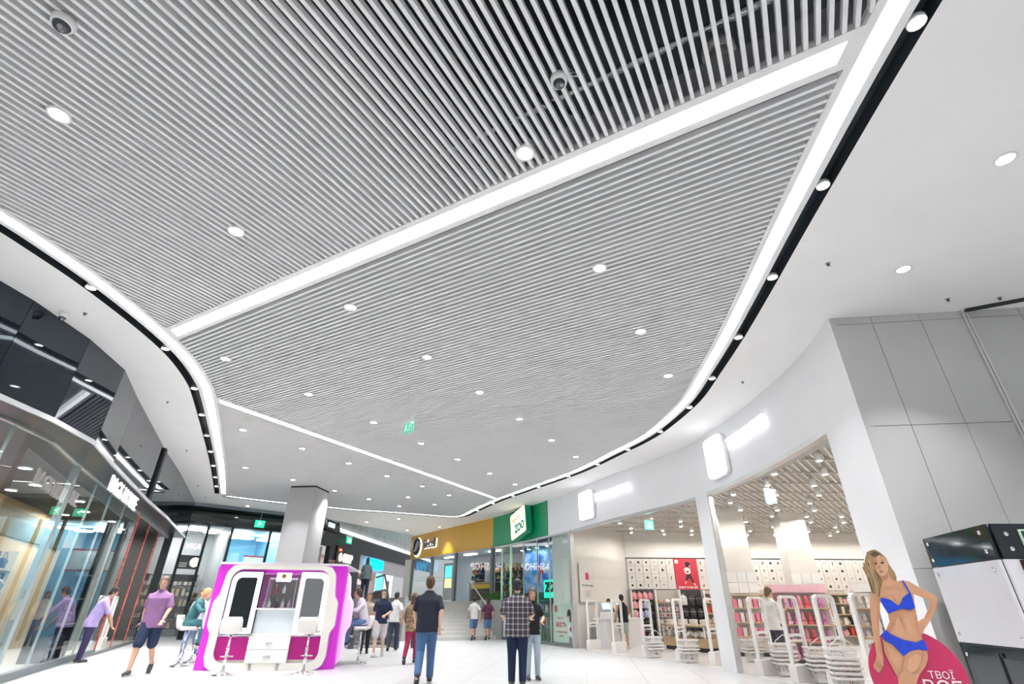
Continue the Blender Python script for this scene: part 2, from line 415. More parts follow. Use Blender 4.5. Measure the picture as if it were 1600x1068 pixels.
for x, y, w_ in [(5.11, 3.67, 'second from the grey wall'), (5.38, 5.58, 'closest before the grey wall'), (-12.4, 24.43, 'over the far blue shop'), (-8.0, 29.21, 'behind the column'), (-5.98, 27.99, 'over the stairs'), (-6.36, 32.51, 'before the upper shops'), (-4.2, 31.0, 'before the gold fascia'), (5.0, 1.7, 'third from the grey wall'), (7.6, 4.6, 'over the exchange booth'), (7.4, 2.6, 'beside the exchange booth front'), (4.9, -.2, 'fourth from the grey wall'), (9.8, 3.8, 'past the exchange booth')]:
    dup(base_l, (x, y, ZC), label='round white downlight flush in the plaster ceiling, ' + w_, group='downlights in the plaster ceiling')
rp = Path(offset(RING, LH + FRW + BLK * .5))
spots = [(3.18, 2.33), (3.41, 4.08), (3.62, 5.83), (3.85, 7.61), (4.06, 9.36), (4.13, 11.03), (4.03, 12.87), (3.4, 14.55), (2.75, 16.3), (1.95, 18.0), (1.0, 19.8), (.0, 21.6), (-.9, 23.4), (-1.75, 25.3),
         (-6.21, 6.2), (-6.3, 8.2), (-6.88, 10.1), (-7.66, 11.8), (-8.44, 13.5), (-9.18, 15.13), (-10.0, 16.88), (-10.8, 18.6), (-11.6, 20.2), (-12.2, 21.6), (3.0, .6), (2.85, -1.2), (-6.6, 3.6), (-7.0, 2)]
bs = make_downlight(.062, .07, 'gap_spotlight')
bs['label'] = 'small round spotlight set in the black ceiling gap'; bs['group'] = 'spotlights in the black gap'
for i, (x, y) in enumerate(spots):
    q, _ = rp.at(rp.near(x, y))
    n_ = i if i < 14 else i - 14
    lab = 'small spotlight in the black gap on the %s side, %s towards the back' % ('gift shop' if i < 14 or i in (24, 25) else 'bag shop', ORD[n_ % 16])
    if i in (24, 25, 26, 27): lab = 'small spotlight in the black gap on the %s side, before the %s counted one' % ('gift shop' if i < 26 else 'bag shop', ['first', 'hidden', 'first', 'hidden'][i - 24])
    if i == 0: bs.location = (q[0], q[1], ZC + .02); bs['label'] = lab
    else:
        o = dup(bs, (q[0], q[1], ZC + .02), label=lab)
        if 14 <= i < 24 or i > 25:      # stronger lamps along the bag shop
            for ch in o.children:
                if ch.type == 'LIGHT':
                    if 'strong' not in globals(): strong = ch.data.copy(); strong.energy *= 3.0
                    ch.data = strong

# ------------------------------------------------------------------ floor of large tiles
def floor_mat(name, col, rough):
    return M(name, col, rough, var=.02, scale=1.3, ior=1.5)
tile_m = floor_mat('white_porcelain_tile', (.455, .46, .47), .27)
fl = MB(); fl.add([(-22, -8, -.012), (22, -8, -.012), (22, 27, -.012), (-22, 27, -.012)], [(0, 1, 2, 3)])
floor = struct(fl.build('floor', M('floor_grout', (.2, .2, .2), .6)), 'white polished tile floor of the mall walkway')
TS = 1.2; ta = math.radians(8.2); tv = np.array([math.sin(ta), math.cos(ta)]); tu = np.array([math.cos(ta), -math.sin(ta)])
tmb = MB(); tmb.box(-TS / 2 + .003, -TS / 2 + .003, -.02, TS / 2 - .003, TS / 2 - .003, 0); tile_me = tmb.mesh('floor_tile', tile_m)
RF_FLOOR = [(-.45, 26.6), (.6, 24.9), (1.6, 22.8), (2.33, 21.1), (3.6, 17.9), (4.5, 16.0), (5.0, 14.9), (5.2, 13.6), (5.44, 11.5), (5.45, 9.5), (5.33, 8.2), (5.1, 6.9)]
def in_mall(x, y):
    if y > 26.4 or y < 9.6: return False
    xr = np.interp(y, [p[1] for p in RF_FLOOR[::-1]], [p[0] for p in RF_FLOOR[::-1]])
    xl = np.interp(y, [6, 7.8, 9.1, 10.7, 14.9, 18, 23.5, 27], [-8, -8.1, -8.4, -9.2, -11, -12.4, -15, -16])
    return xl - .9 < x < xr + .9
rest = MB()
for i in range(-20, 16):
    for j in range(-8, 26):
        p = tu * (i + .35) * TS + tv * (j + .2) * TS
        if in_mall(*p): put('floor_tile', tile_me, floor, (p[0], p[1], 0), -ta)
        elif p[1] <= 9.6 and -12 < p[0] < 14:
            rest.add([tuple(p + tu * a + tv * b) + (0,) for a, b in ((-.597, -.597), (.597, -.597), (.597, .597), (-.597, .597))], [(0, 1, 2, 3)])
        elif p[1] < 27 and -17 < p[0] < 7 and not in_mall(*p) and p[0] < np.interp(p[1], [9, 27], [6.5, 1.5]):
            rest.add([tuple(p + tu * a + tv * b) + (0,) for a, b in ((-.597, -.597), (.597, -.597), (.597, .597), (-.597, .597))], [(0, 1, 2, 3)])
o = rest.build('floor_tile', tile_m, floor); o['kind'] = 'stuff'

# ------------------------------------------------------------------ the curved shop row on the right
RF = Path(catmull([(-6.6, 35.7), (-3.8, 31.6), (-.85, 27.4), (.5, 24.9), (1.6, 22.6), (2.33, 21.0), (3.6, 17.6), (4.5, 15.7), (4.97, 14.5), (5.17, 13.5), (5.38, 11.5), (5.4, 9.5), (5.32, 8.15), (5.1, 6.92)], 6))
sN = lambda x, y: RF.near(x, y)
s_gold, s_green, s_zoo, s_post, s_p1, s_p2, s_end = 0, sN(-.88, 27.45), sN(1.58, 22.6), sN(2.33, 21.0), 24.66, 25.28, sN(5.32, 8.15)
def facade(a, b, z0, z1, t=.2, front=0.0):
    P = RF.cut(a, b); return MB().ribbon(offset(P, front), offset(P, front - t), z0, z1)
wr = facade(s_zoo + .01, s_end, ZS, ZC, .25); wr.prism(RF.cut(s_end, RF.L[-1]) + [(5.22, 6.915), (5.7, 7.0), (6.0, 8.2)], 0, ZC)
P = RF.cut(s_p1, s_p2); wr.ribbon(P, offset(P, -.14), 0, ZS)
struct(wr.build('wall_right', plaster2), 'white curved shopfront wall with plain pillars')
tr = MB()
for a, b in ((s_post + .1, s_p1), (s_p2, s_end)):
    P = RF.cut(a, b); tr.ribbon(offset(P, .0), offset(P, -.16), ZS - .09, ZS - .002); 
for s_ in (s_p1 - .012, s_p2 + .012): P = RF.cut(s_ - .012, s_ + .012); tr.ribbon(offset(P, -.02), offset(P, -.15), 0, ZS - .1)
struct(tr.build('trim_2', alu), 'aluminium head frame of the open shop entrances')
gold_m = M('gold_lacquer_panel', (.55, .315, .03), .3, var=.02); green_m = M('green_lacquer_panel', (.0, .25, .11), .32, var=.02)
g = thing('shop_fascia', 'glossy gold fascia panels over the phone shop', 'fascia')
s_gm = sN(-2.6, 29.9)
facade(s_gold, s_gm - .006, ZS + .02, ZC - .002, .12, .03).build('panel', gold_m, g); facade(s_gm + .006, s_green - .004, ZS + .02, ZC - .002, .12, .03).build('panel', gold_m, g)
g = facade(s_green + .004, s_zoo - .01, ZS + .02, ZC - .002, .12, .03).build('shop_fascia', green_m); tag(g, 'glossy green fascia panel of the pet shop', 'fascia')
# end cheek of the gold fascia and the slim pier under it
P0, a0 = RF.at(0)
struct(MB().bar((P0[0], P0[1], ZR), (P0[0], P0[1], ZS), .5, .5).build('wall_back', M('pale_pier', (.7, .7, .69), .6)), 'slim pale pier under the gold fascia end')

# ------------------------------------------------------------------ grey panelled wall beside the shops
GW = [np.array([5.1, 6.92]), np.array([12.5, 5.93])]; gd = (GW[1] - GW[0]) / np.linalg.norm(GW[1] - GW[0]); ga = math.atan2(gd[1], gd[0])
gw = thing('wall_front', 'grey wall of large satin panels beside the white pillar', 'wall', (GW[0][0], GW[0][1], 0), ga); del gw['category']; struct(gw)
MB().box(.12, .05, 0, 7.4, .3, ZC).build('backing', M('panel_joint_dark', (.10, .10, .11), .7), gw)  # dark board that shows in the panel joints
gp_m = M('satin_grey_panel', (.50, .505, .50), .2, var=.015, scale=1.2, ior=1.5)
xs = [0, .62, 1.33, 1.93, 2.02, 2.75, 3.5, 4.25, 5.0, 5.75, 6.5, 7.4]; zs = [0, 1.75, 3.62, 5.30, ZC]
for i, (a, b) in enumerate(zip(xs, xs[1:])):
    if i == 3: continue
    for c, d in zip(zs, zs[1:]):
        MB().box(a + .004, 0, c + .004, b - .004, .05, d - .004).build('panel', gp_m, gw)
rl = MB()
for x in (1.945, 1.99): rl.box(x - .016, -.03, 0, x + .016, .05, ZC)
rl.build('rail', M('pale_rail', (.62, .62, .61), .35, .3), gw)
# dark glass track on the ceiling over the rail
q = GW[0] + gd * 1.97
struct(MB().bar((q[0], q[1] - .05, ZC - .02), (q[0] + 3.0, q[1] - 1.55, ZC - .02), .05, .05).build('trim_3', black_m), 'black track on the ceiling above the grey wall')

# ------------------------------------------------------------------ left row: black mirror fascia over glass
LF = Path([(-9.9, -8), (-8.5, 0), (-7.8, 3.6), (-7.45, 6.0), (-7.4, 6.55), (-7.47, 7.81), (-7.74, 9.11), (-8.5, 10.65), (-10.46, 14.88), (-11.8, 18.0), (-14.37, 23.54)])
mirror_m = M('black_mirror_glass', (.006, .009, .014), .025, var=0, ior=1.55, bump=.03, bscale=.9)
_b = mirror_m.node_tree.nodes['Principled BSDF']; _b.inputs['Specular Tint'].default_value = (.72, .86, 1.0, 1)
lw = thing('wall_left', 'dark mirror fascia above the glass bag shop front', 'wall'); del lw['category']; struct(lw)
segs = [(-8, -4), (-4, 0), (0, 3.6), (3.6, 6.0), (6.0, 6.55), (6.55, 7.81), (7.81, 9.11), (9.11, 10.65), (10.65, 12.7), (12.7, 14.7), (14.95, 16.4), (16.4, 18.0), (18, 20.8), (20.8, 23.54)]
yl = lambda y: LF.near(np.interp(y, [p[1] for p in LF.P], [p[0] for p in LF.P]), y)
for a, b in segs:
    Q = LF.cut(yl(a) + .004, yl(b) - .004); MB().ribbon(Q, offset(Q, -.08), 3.97, ZC - .002).build('panel', mirror_m, lw)
Q = LF.cut(0, LF.L[-1]); bk = MB().ribbon(offset(Q, -.09), offset(Q, -.2), 3.9, ZC).ribbon(offset(Q, -.01), offset(Q, -.02), 3.9, 3.93); bk.build('backing', black_m, lw); MB().ribbon(offset(Q, -.03), offset(Q, -.75), 3.895, 3.92).build('soffit', M('dark_soffit', (.015, .019, .024), .28, ior=1.35), lw)
MB().ribbon(offset(Q, .015), offset(Q, -.06), 3.90, 3.97).build('edge_trim', M('pale_edge_trim', (.72, .73, .76), .35), lw)
Q = LF.cut(yl(14.7), yl(14.95)); MB().ribbon(offset(Q, .06), offset(Q, -.06), 3.97, ZC - .002).build('post', black_m, lw)
# ------------------------------------------------------------------ raised level, stairs, escalator, column
RA = math.radians(-28); rd = np.array([math.sin(RA), math.cos(RA)]); rn = np.array([rd[1], -rd[0]])    # rd: up the stairs, rn: along the steps
stone = M('pale_stone_step', (.66, .65, .63), .35, var=.04, scale=8); greywall = M('grey_render', (.36, .365, .36), .65, var=.05, scale=3)
S0 = np.array([-.62, 26.6])              # right foot of the stairs
st = thing('stairs', 'wide pale stone stairs rising beside the pet shop window', 'stairs', (S0[0], S0[1], 0), -RA)
NST, TR = 10, .30
for k in range(NST):
    MB().box(-4.3, k * TR, 0 if k == 0 else (k - .2) * ZR / NST, 0, NST * TR if k == NST - 1 else (k + 1.3) * TR, (k + 1) * ZR / NST - .001).build('step', stone, st, bevel=.008)
def raised(pts): return [tuple(S0 + rn * a + rd * b) for a, b in pts]
rf = MB().prism(raised([(-8.1, 3.0), (0, 3.0)]) + [(-2.35, 29.55), (-4.1, 32.1), (-6.95, 36.2), (-5.0, 40), (-3, 52), (-12, 52), (-9.95, 28.6)], ZR - .3, ZR)
struct(rf.build('floor', stone), 'raised floor at the top of the stairs')
rw = MB().prism(raised([(-8.1, 3.0), (-4.32, 3.0), (-4.32, 3.1), (-8.1, 3.1)]), 0, ZR - .3).prism(raised([(-4.5, 0), (-4.32, 0), (-4.32, 3.0), (-4.5, 3.0)]), 0, ZR + .1)
struct(rw.build('wall_back', greywall), 'grey wall under the raised level beside the stairs')
pk = MB().prism([tuple(S0 + rn * .02), tuple(S0 + rn * .02 + rd * 2.9), (-1.05, 27.55), (-.3, 26.4), (-.4, 26.25)], 0, ZR + .05)
struct(pk.build('wall_back', greywall), 'grey planter wall between the stairs and the pet shop')
gm = M('planter_grass', (.05, .16, .03), .7, var=.3, scale=20)
gr = MB()
for i in range(420):
    t = random.random(); u = random.random(); p = S0 + rn * (.06 + .12 * u) + rd * (.1 + 1.5 * t); hgt = .22 + .2 * random.random(); ang = random.random() * 6.28
    c = (math.cos(ang), math.sin(ang)); w = .018
    gr.add([(p[0] - c[1] * w, p[1] + c[0] * w, ZR + .04), (p[0] + c[1] * w, p[1] - c[0] * w, ZR + .04), (p[0] + c[0] * .1, p[1] + c[1] * .1, ZR + .04 + hgt)], [(0, 1, 2)])
g = gr.build('planter_grass', gm); g['kind'] = 'stuff'; tag(g, 'strip of green grass in the planter above the stairs', 'grass')
hr = thing('handrail', 'white metal handrail along the stairs below the pet shop', 'handrail', (S0[0], S0[1], 0), -RA)
hm = M('white_rail_metal', (.75, .75, .76), .25, .5)
MB().tube([(-.08, .1, .92), (-.08, 3.0, .92 + ZR), (-.08, 3.4, .92 + ZR)], .028, 8).build('rail', hm, hr)
for y in (.25, 1.6, 2.95): MB().tube([(-.08, y, ZR * y / 3 + .02), (-.08, y, .92 + ZR * (y - .1) / 2.9)], .018, 8).build('post', hm, hr)

# escalator
E0 = np.array([-4.72, 20.25])
es = thing('escalator', 'escalator with glass balustrades climbing behind the crowd', 'escalator', (E0[0], E0[1], 0), math.radians(22))
clad = M('graphite_cladding', (.085, .095, .105), .3, .3, var=.06)
prof = lambda dz: [(0, dz), (1.5, dz), (1.5 + ZR / math.tan(PI / 6), ZR + dz), (6.6, ZR + dz)]
for sx in (-.78, .78):
    p = prof(.34); pl = [(y, z) for y, z in p] + [(6.6, 0), (0, 0)]
    mb = MB(); mb.plate([(y, z) for y, z in pl], -.09, .09); mb.xf(Matrix(((0, 1, 0, sx), (1, 0, 0, 0), (0, 0, 1, 0), (0, 0, 0, 1)))); mb.build('side_cladding', clad, es)
    a, b = prof(.34), prof(.95)
    mb = MB(); mb.plate([(y + (.25 if i == 0 else 0), z) for i, (y, z) in enumerate(a)] + b[::-1], -.008, .008); mb.xf(Matrix(((0, 1, 0, sx), (1, 0, 0, 0), (0, 0, 1, 0), (0, 0, 0, 1)))); mb.build('balustrade_glass', MG('balustrade_glass', (.86, .93, .92)), es)
    b = prof(.98)
    MB().tube([(sx, .25, .42), (sx, .02, .5), (sx, -.1, .7), (sx, -.02, .92), (sx, .2, .985)] + [(sx, y, z) for y, z in b[1:]], .04, 8).build('handrail', M('black_rubber', (.015, .015, .016), .5), es)
    MB().tube([(sx, y, z) for y, z in prof(.37)], .03, 6).build('skirt_trim', alu, es)
for k in range(16):
    y = .4 + k * .37; z = np.interp(y + .18, [p[0] for p in prof(0)], [p[1] for p in prof(0)])
    MB().box(-.66, y, max(z - .2, 0), .66, y + .36, z + .02).build('tread', M('ribbed_steel_tread', (.25, .25, .26), .4, .7), es)

# column
cl = MB().prism([(-8.64, 19.96), (-7.59, 19.83), (-7.44, 21.0), (-8.5, 21.15)], 0, ZC - .06)
co = cl.build('column', M('pale_grey_column', (.46, .465, .48), .4, var=.015)); tag(co, 'square pale grey column rising behind the white beauty kiosk', 'column')
MB().prism([(-8.62, 19.98), (-7.6, 19.85), (-7.46, 20.98), (-8.48, 21.13)], ZC - .06, ZC + .12).build('shadow_gap', black_m, co)

# ------------------------------------------------------------------ far shop row left of the column: dark bulged fascia over glazed shops
F1 = Path([(-15.4, 23.2), (-14.6, 23.9), (-11.35, 26.7), (-10.0, 28.3)])
dk = M('dark_green_gloss', (.010, .018, .018), .12, var=.2, scale=1.5, ior=1.6, bump=.05, bscale=1.2)
band = MB(); Pp = F1.cut(0, F1.L[-1]); nb = 7
for i in range(nb - 1):
    t0, t1 = i / (nb - 1), (i + 1) / (nb - 1); f = lambda t: .05 + .28 * math.sin(PI * t) ** .8
    A, B = offset(Pp, f(t0)), offset(Pp, f(t1)); z0, z1 = 4.55 + .78 * t0, 4.55 + .78 * t1
    for k in range(len(Pp) - 1): band.add([(*A[k], z0), (*A[k + 1], z0), (*B[k + 1], z1), (*B[k], z1)], [(0, 1, 2, 3)], True)
fb = band.build('fascia', dk); tag(fb, 'bulging dark gloss fascia over the far blue shop', 'fascia')
struct(MB().ribbon(Pp, offset(Pp, -.3), 5.33, 7.5).ribbon(Pp, offset(Pp, -.25), 4.5, 5.33).build('wall_back', M('far_blue_grey', (.45, .55, .62), .4)), 'wall above the dark fascia of the far shops')
fwm = M('far_floor', (.6, .6, .6), .3)
struct(MB().box(-24, 27, -.03, -4, 48, -.005).build('floor', fwm), 'floor of the far shops')
post_m = M('graphite_frame', (.02, .026, .03), .35, .3)
sw = thing('shop_window', 'glazed front of the far shops with dark posts', 'window', (0, 0, 0))
for s in (1.06, 1.9, 2.92, 4.66, 5.9, 6.6):
    p, a = F1.at(s); MB().cbox(0, 0, 2.28, .1, .12, 4.54).build('post', post_m, sw, (p[0], p[1], 0), a)
for a_, b_ in ((1.06, 1.9), (1.9, 2.92), (2.92, 4.66), (4.66, 5.9)):
    p, a = F1.at((a_ + b_) / 2); MB().cbox(0, 0, 2.28, b_ - a_ - .12, .012, 4.5).build('pane', glass_m, sw, (p[0], p[1], 0), a)
# interiors behind it
def on1(s, back, z=0):
    p, a = F1.at(s); return (p[0] - math.sin(a) * back, p[1] + math.cos(a) * back, z)
blue_m = M('pale_blue_wall', (.30, .62, .80), .5, var=.02)
q0, q1 = on1(2.95, .2), on1(5.9, .2); q2, q3 = on1(5.9, 4.0), on1(2.95, 4.0)
rm = MB(); rm.add([(*q3[:2], 0), (*q2[:2], 0), (*q2[:2], 4.6), (*q3[:2], 4.6)], [(0, 1, 2, 3)]); rm.add([(*q0[:2], 4.5), (*q3[:2], 4.5), (*q2[:2], 4.5), (*q1[:2], 4.5)], [(0, 1, 2, 3)]); rm.add([(*q0[:2], 0), (*q3[:2], 0), (*q3[:2], 4.6), (*q0[:2], 4.6)], [(0, 1, 2, 3)])
rm.add([(*q1[:2], 0), (*q2[:2], 0), (*q2[:2], 4.6), (*q1[:2], 4.6)], [(3, 2, 1, 0)])
struct(rm.build('wall_back', blue_m), 'pale blue interior walls of the far shop')
disc = ME('disc_lamp', (1, .98, .95), 9)
first = None
for s, b in ((3.6, 1.0), (4.1, 1.9), (3.5, 2.0), (5.2, 1.2), (5.4, 2.2)):
    x, y, z = on1(s, b, 4.3)
    if first is None:
        first = thing('disc_lamp', 'flat white disc lamp in the pale blue shop, closest to its glass', 'lamp', (x, y, z), 0, 'disc lamps in the blue shop')
        MB().lathe([(.0005, 0), (.36, .0), (.38, .03), (.36, .06), (.0005, .06)], 20).build('shade', disc, first); MB().tube([(0, 0, .06), (0, 0, .2)], .01, 6).build('stem', white_pl, first)
    else: dup(first, (x, y, z), label='flat white disc lamp in the pale blue shop, ' + {4.1: 'rear middle one', 3.5: 'rear one by the doorway', 5.2: 'front one beside the column', 5.4: 'rear one beside the column'}[s])
q0, q1 = on1(.2, .25), on1(2.9, .25); q2, q3 = on1(2.9, 3.4), on1(-.5, 3.4)
rm = MB(); rm.add([(*q3[:2], 0), (*q2[:2], 0), (*q2[:2], 4.6), (*q3[:2], 4.6)], [(0, 1, 2, 3)]); rm.add([(*q0[:2], 4.5), (*q3[:2], 4.5), (*q2[:2], 4.5), (*q1[:2], 4.5)], [(0, 1, 2, 3)]); rm.add([(*q1[:2], 0), (*q2[:2], 0), (*q2[:2], 4.6), (*q1[:2], 4.6)], [(0, 1, 2, 3)])
struct(rm.build('wall_back', M('pale_shop_wall', (.6, .62, .64), .5)), 'pale interior of the far corner shop')
p, a = F1.at(1.55)
for s_, b_ in ((.6, 1.0), (1.6, 1.0), (2.4, 1.6), (1.0, 2.2)): tag(MB().box(-.3, -.3, 0, .3, .3, .04).build('ceiling_lamp', ME('corner_shop_fill', (1, .98, .95), 16), None, on1(s_, b_, 4.42), a), 'added square fill light in the pale corner shop ceiling', 'lamp', 'added fill lights of the corner shop')  # glowing panels added to brighten the corner shop interior
sg = thing('shop_sign', 'glowing pink letters over the far corner shop door', 'sign', on1(1.5, .06, 3.62), a)
text('letters', 'VKA', .34, ME('pink_letters', (1, .55, .95), 2.2), sg, (0, 0, 0), ext=.02, shear=.15)
sg = thing('shop_sign', 'dark panel with a round white lamp over the far shop door', 'sign', on1(1.52, .1, 2.98), a)
MB().box(-.42, 0, -.28, .42, .06, .28).build('panel', post_m, sg); MB().lathe([(.0005, -.02), (.19, -.02), (.19, .02), (.0005, .02)], 24).xf(Matrix.Translation((.22, -.04, 0)) @ Matrix.Rotation(PI / 2, 4, 'X')).build('lamp', ME('round_lamp', (1, .93, .75), 3), sg)
for k in range(3): MB().box(-.36, -.012, -.06 - .07 * k, -.06, .0, -.03 - .07 * k).build('line', white_pl, sg)
MB().box(-.5, 0, -.78, .5, .3, -.5).build('transom', post_m, sg)
for i in range(4):      # far corner shop shelving with goods
    s_ = thing('shelf_unit', ['first', 'second', 'third', 'last'][i] + ' shelving unit in the far corner shop', 'shelf', on1(.5 + i * .62, 3.1), a, 'shelving of the far corner shop')
    for z in (.3, .75, 1.2, 1.65, 2.1, 2.55): MB().box(-.3, -.1, z, .3, .2, z + .03).build('board', steel_dark, s_)
    for z in (.33, .78, 1.23, 1.68, 2.13):
        for x in (-.2, -.02, .17): MB().box(x - .06, -.08, z, x + .07, .1, z + .12 + .2 * random.random()).build('goods', M('goods%d' % random.randint(0, 5), [(.5, .45, .4), (.12, .12, .14), (.6, .58, .55), (.35, .12, .1), (.2, .22, .28), (.55, .4, .25)][random.randint(0, 5)], .5), s_)
bx_ = thing('info_board', 'small white notice board with dark red bars in the blue shop', 'notice board', on1(5.0, 2.6, 3.1), a)
MB().box(-.6, 0, -.42, .6, .04, .42).build('board', M('notice_grey', (.55, .58, .6), .4), bx_)
for z in (-.46, .42): MB().box(-.6, -.01, z, .6, .05, z + .07).build('bar', M('dark_red', (.25, .02, .03), .4), bx_)

# ------------------------------------------------------------------ far shop row right of the column, on the raised level
F2 = Path([(-10.05, 28.0), (-8.2, 45.0), (-7.6, 52)])
def on2(s, back, z=0):
    p, a = F2.at(s); return (p[0] - math.sin(a) * back, p[1] + math.cos(a) * back, z)
a2 = F2.at(3)[1]
P2 = F2.cut(0, F2.L[-1])
navy = M('navy_fascia', (.018, .026, .034), .4, var=.1)
fb = MB().ribbon(P2, offset(P2, -.3), 4.19, 5.0).build('fascia', navy); tag(fb, 'long dark navy fascia above the upper level shops', 'fascia')
ls = thing('light_strip', 'white light cove above the dark fascia of the upper shops', 'light strip')
MB().ribbon(offset(P2, .02), offset(P2, -.3), 5.0, 5.06).build('ledge', white_pl, ls); MB().ribbon(offset(P2, -.02), offset(P2, -.28), 5.06, 5.24).build('diffuser', ME('cove_light', (1, 1, 1), 3.0), ls)
struct(MB().ribbon(offset(P2, -.1), offset(P2, -.35), 5.24, 8.0).build('wall_back', M('pale_stone_panel', (.52, .54, .54), .35, var=.12, scale=1.6, stretch=(1, 1, .3))), 'pale stone wall above the upper shops')
bal = thing('balustrade', 'glass balustrade of the floor above, seen past the ceiling edge', 'balustrade')
for k in range(7):
    p, a = F2.at(1.0 + k * 2.0); MB().cbox(0, 0, 6.1, 1.96, .015, 1.0).build('pane', MG('balustrade_glass'), bal, (p[0] + .5, p[1], 0), a)
MB().ribbon(offset(P2, .55), offset(P2, .48), 6.62, 6.66).build('rail', chrome, bal)
# shop interiors and signs
pinkw = M('pale_pink_shop_wall', (.78, .66, .64), .5, emit=None)
Pd = F2.cut(5.9, 22); iw = MB().ribbon(offset(Pd, -3.2), offset(Pd, -3.3), ZR, 4.15); Pn = F2.cut(0, 1.5); iw.ribbon(offset(Pn, -.45), offset(Pn, -.5), ZR, 4.15)
iw.add([on2(5.9, .1, 4.17), on2(22, .1, 4.17), on2(22, 3.3, 4.17), on2(5.9, 3.3, 4.17)], [(3, 2, 1, 0)])
iw.add([on2(5.9, .1, ZR + .004), on2(22, .1, ZR + .004), on2(22, 3.3, ZR + .004), on2(5.9, 3.3, ZR + .004)], [(0, 1, 2, 3)])
struct(iw.build('wall_back', pinkw), 'interior of the upper level shops')
panel_l = ME('shop_ceiling_panel', (1, .93, .92), 7.0)
for k, s in enumerate((7.2, 9.6, 12.0, 14.4)):
    tag(MB().box(-.5, -.5, 0, .5, .5, .04).build('ceiling_lamp', panel_l, None, on2(s, 1.5, 4.13), a2), 'square ceiling lamp inside the upper level shops', 'lamp', 'ceiling lamps of the upper shops')
pier = MB()
for s0, s1, back in ((1.5, 5.7, .12), (-.3, .05, .1), (5.7, 6.0, .1)):
    pier.ribbon(F2.cut(max(s0, 0), s1), offset(F2.cut(max(s0, 0), s1), -.25), ZR, 4.19)
struct(pier.build('wall_back', navy), 'dark navy shop piers on the upper level')
sg = thing('shop_sign', 'glowing O-SHOP sign on a black board with a red mark', 'sign', on2(3.55, -.05, 3.72), a2)
MB().box(-1.25, -.02, -.62, 1.25, .05, .6).build('board', M('black_sign_board', (.012, .011, .012), .3), sg)
text('letters', 'O-SHOP', .62, ME('warm_sign_letters', (1, .86, .74), 4.0), sg, (.05, -.03, 0), ext=.02, bold=.012, sx=.85)
MB().box(-.98, -.05, .34, -.7, -.02, .46).build('red_mark', ME('red_mark', (1, .12, .06), 3), sg)
w = thing('mannequin_picture', 'warm dark photo poster beside the O-SHOP sign', 'poster', on2(3.55, -.04, 2.3), a2)
MB().box(-1.2, -.01, -.7, 1.2, .03, .7).build('print', M('brown_print', (.12, .06, .045), .4, var=.9, scale=2.2), w)
sg = thing('shop_sign', 'bright cyan LC WAIKIKI letters over the pink lit shop', 'sign', on2(8.6, -.03, 3.75), a2)
text('letters', 'LC WAIKIKI', .82, ME('cyan_letters', (.0, .55, 1), 2.2), sg, (.1, 0, 0), ext=.04, bold=.02, sx=.72)
hd = thing('shop_window', 'bright pink fronted upper shop with goods on a counter', 'window', on2(6.0, .12), a2)
MB().box(.05, 0, 3.3, 10.5, .1, 4.19).build('header', M('pale_header', (.75, .70, .70), .4), hd)
MB().box(.05, .6, ZR, 3.6, .9, ZR + 1.0).build('counter', M('shop_counter', (.5, .42, .4), .4), hd)
for i in range(16): MB().box(.3 + i * .21, .55, 2.95 + .05 * (i % 3), .45 + i * .21, .75, 3.2).build('goods', M('goods%d' % (i % 6), (.3, .1, .1), .5), hd)
MB().box(.1, .5, 2.88, 3.7, .8, 2.95).build('shelf', M('dark_shelf', (.08, .03, .03), .4), hd)
MB().box(5.0, .5, ZR + .2, 6.5, .55, 3.4).build('cyan_poster', ME('cyan_poster', (.25, .85, 1), 1.2), hd)
MB().box(6.8, .5, ZR + .2, 8.6, .55, 3.4).build('white_poster', ME('white_poster', (.95, .97, 1), 1.4), hd)
MB().box(7.4, .48, ZR + .2, 7.9, .5, 3.0).build('figure_print', M('grey_print', (.25, .2, .22), .5), hd)
sg = thing('shop_sign', 'black gabled sign with white stripes on top of the navy fascia', 'sign', on2(.95, -.12, 5.0), a2)
MB().plate([(-1.25, -.08), (-1.1, .42), (.55, .42), (.7, .25), (.85, .45), (1.2, -.08)], -.05, .06).build('board', M('black_sign_board'), sg)
for x in (-.95, -.82): MB().bar((x, -.06, .38), (x + .16, -.06, .0), .02, .05, (0, 1, 0)).build('stripe', white_pl, sg)
MB().box(-.5, -.065, .08, .3, -.05, .3).build('lit_plate', ME('cool_plate', (.6, .8, 1), 1.5), sg)
es_ = thing('exit_sign', 'green exit sign on the navy fascia above the O-SHOP sign', 'exit sign', on2(3.3, -.25, 4.68), a2)
MB().box(-.34, -.03, -.16, .34, .03, .16).build('plate', ME('exit_green', (.02, .55, .28), 1.3), es_); MB().box(-.36, -.04, .16, .36, .04, .24).build('housing', white_pl, es_)
MB().plate([(-.22, -.1), (-.16, -.1), (-.1, .0), (-.02, -.1), (.04, -.1), (-.05, .02), (-.02, .08), (-.12, .1), (-.2, .02)], -.036, -.03).build('running_figure', ME('exit_white', (.8, 1, .9), 2), es_)
MB().plate([(.1, -.1), (.24, 0), (.1, .1)], -.036, -.03).build('arrow', ME('exit_white', (.8, 1, .9), 2), es_)
es_ = thing('exit_sign', 'green exit sign hanging on a wire before the bulging dark fascia', 'exit sign', (-12.05, 25.3, 4.75), .7)
MB().box(-.22, -.02, -.16, .22, .02, .16).build('plate', ME('exit_green', (.02, .55, .28), 1.3), es_); MB().tube([(0, 0, .16), (0, 0, ZC - 4.75)], .008, 6).build('wire', white_pl, es_)
MB().plate([(-.12, -.1), (.0, .0), (-.1, .1), (.1, .02)], -.03, -.02).build('running_figure', ME('exit_white', (.8, 1, .9), 2), es_)
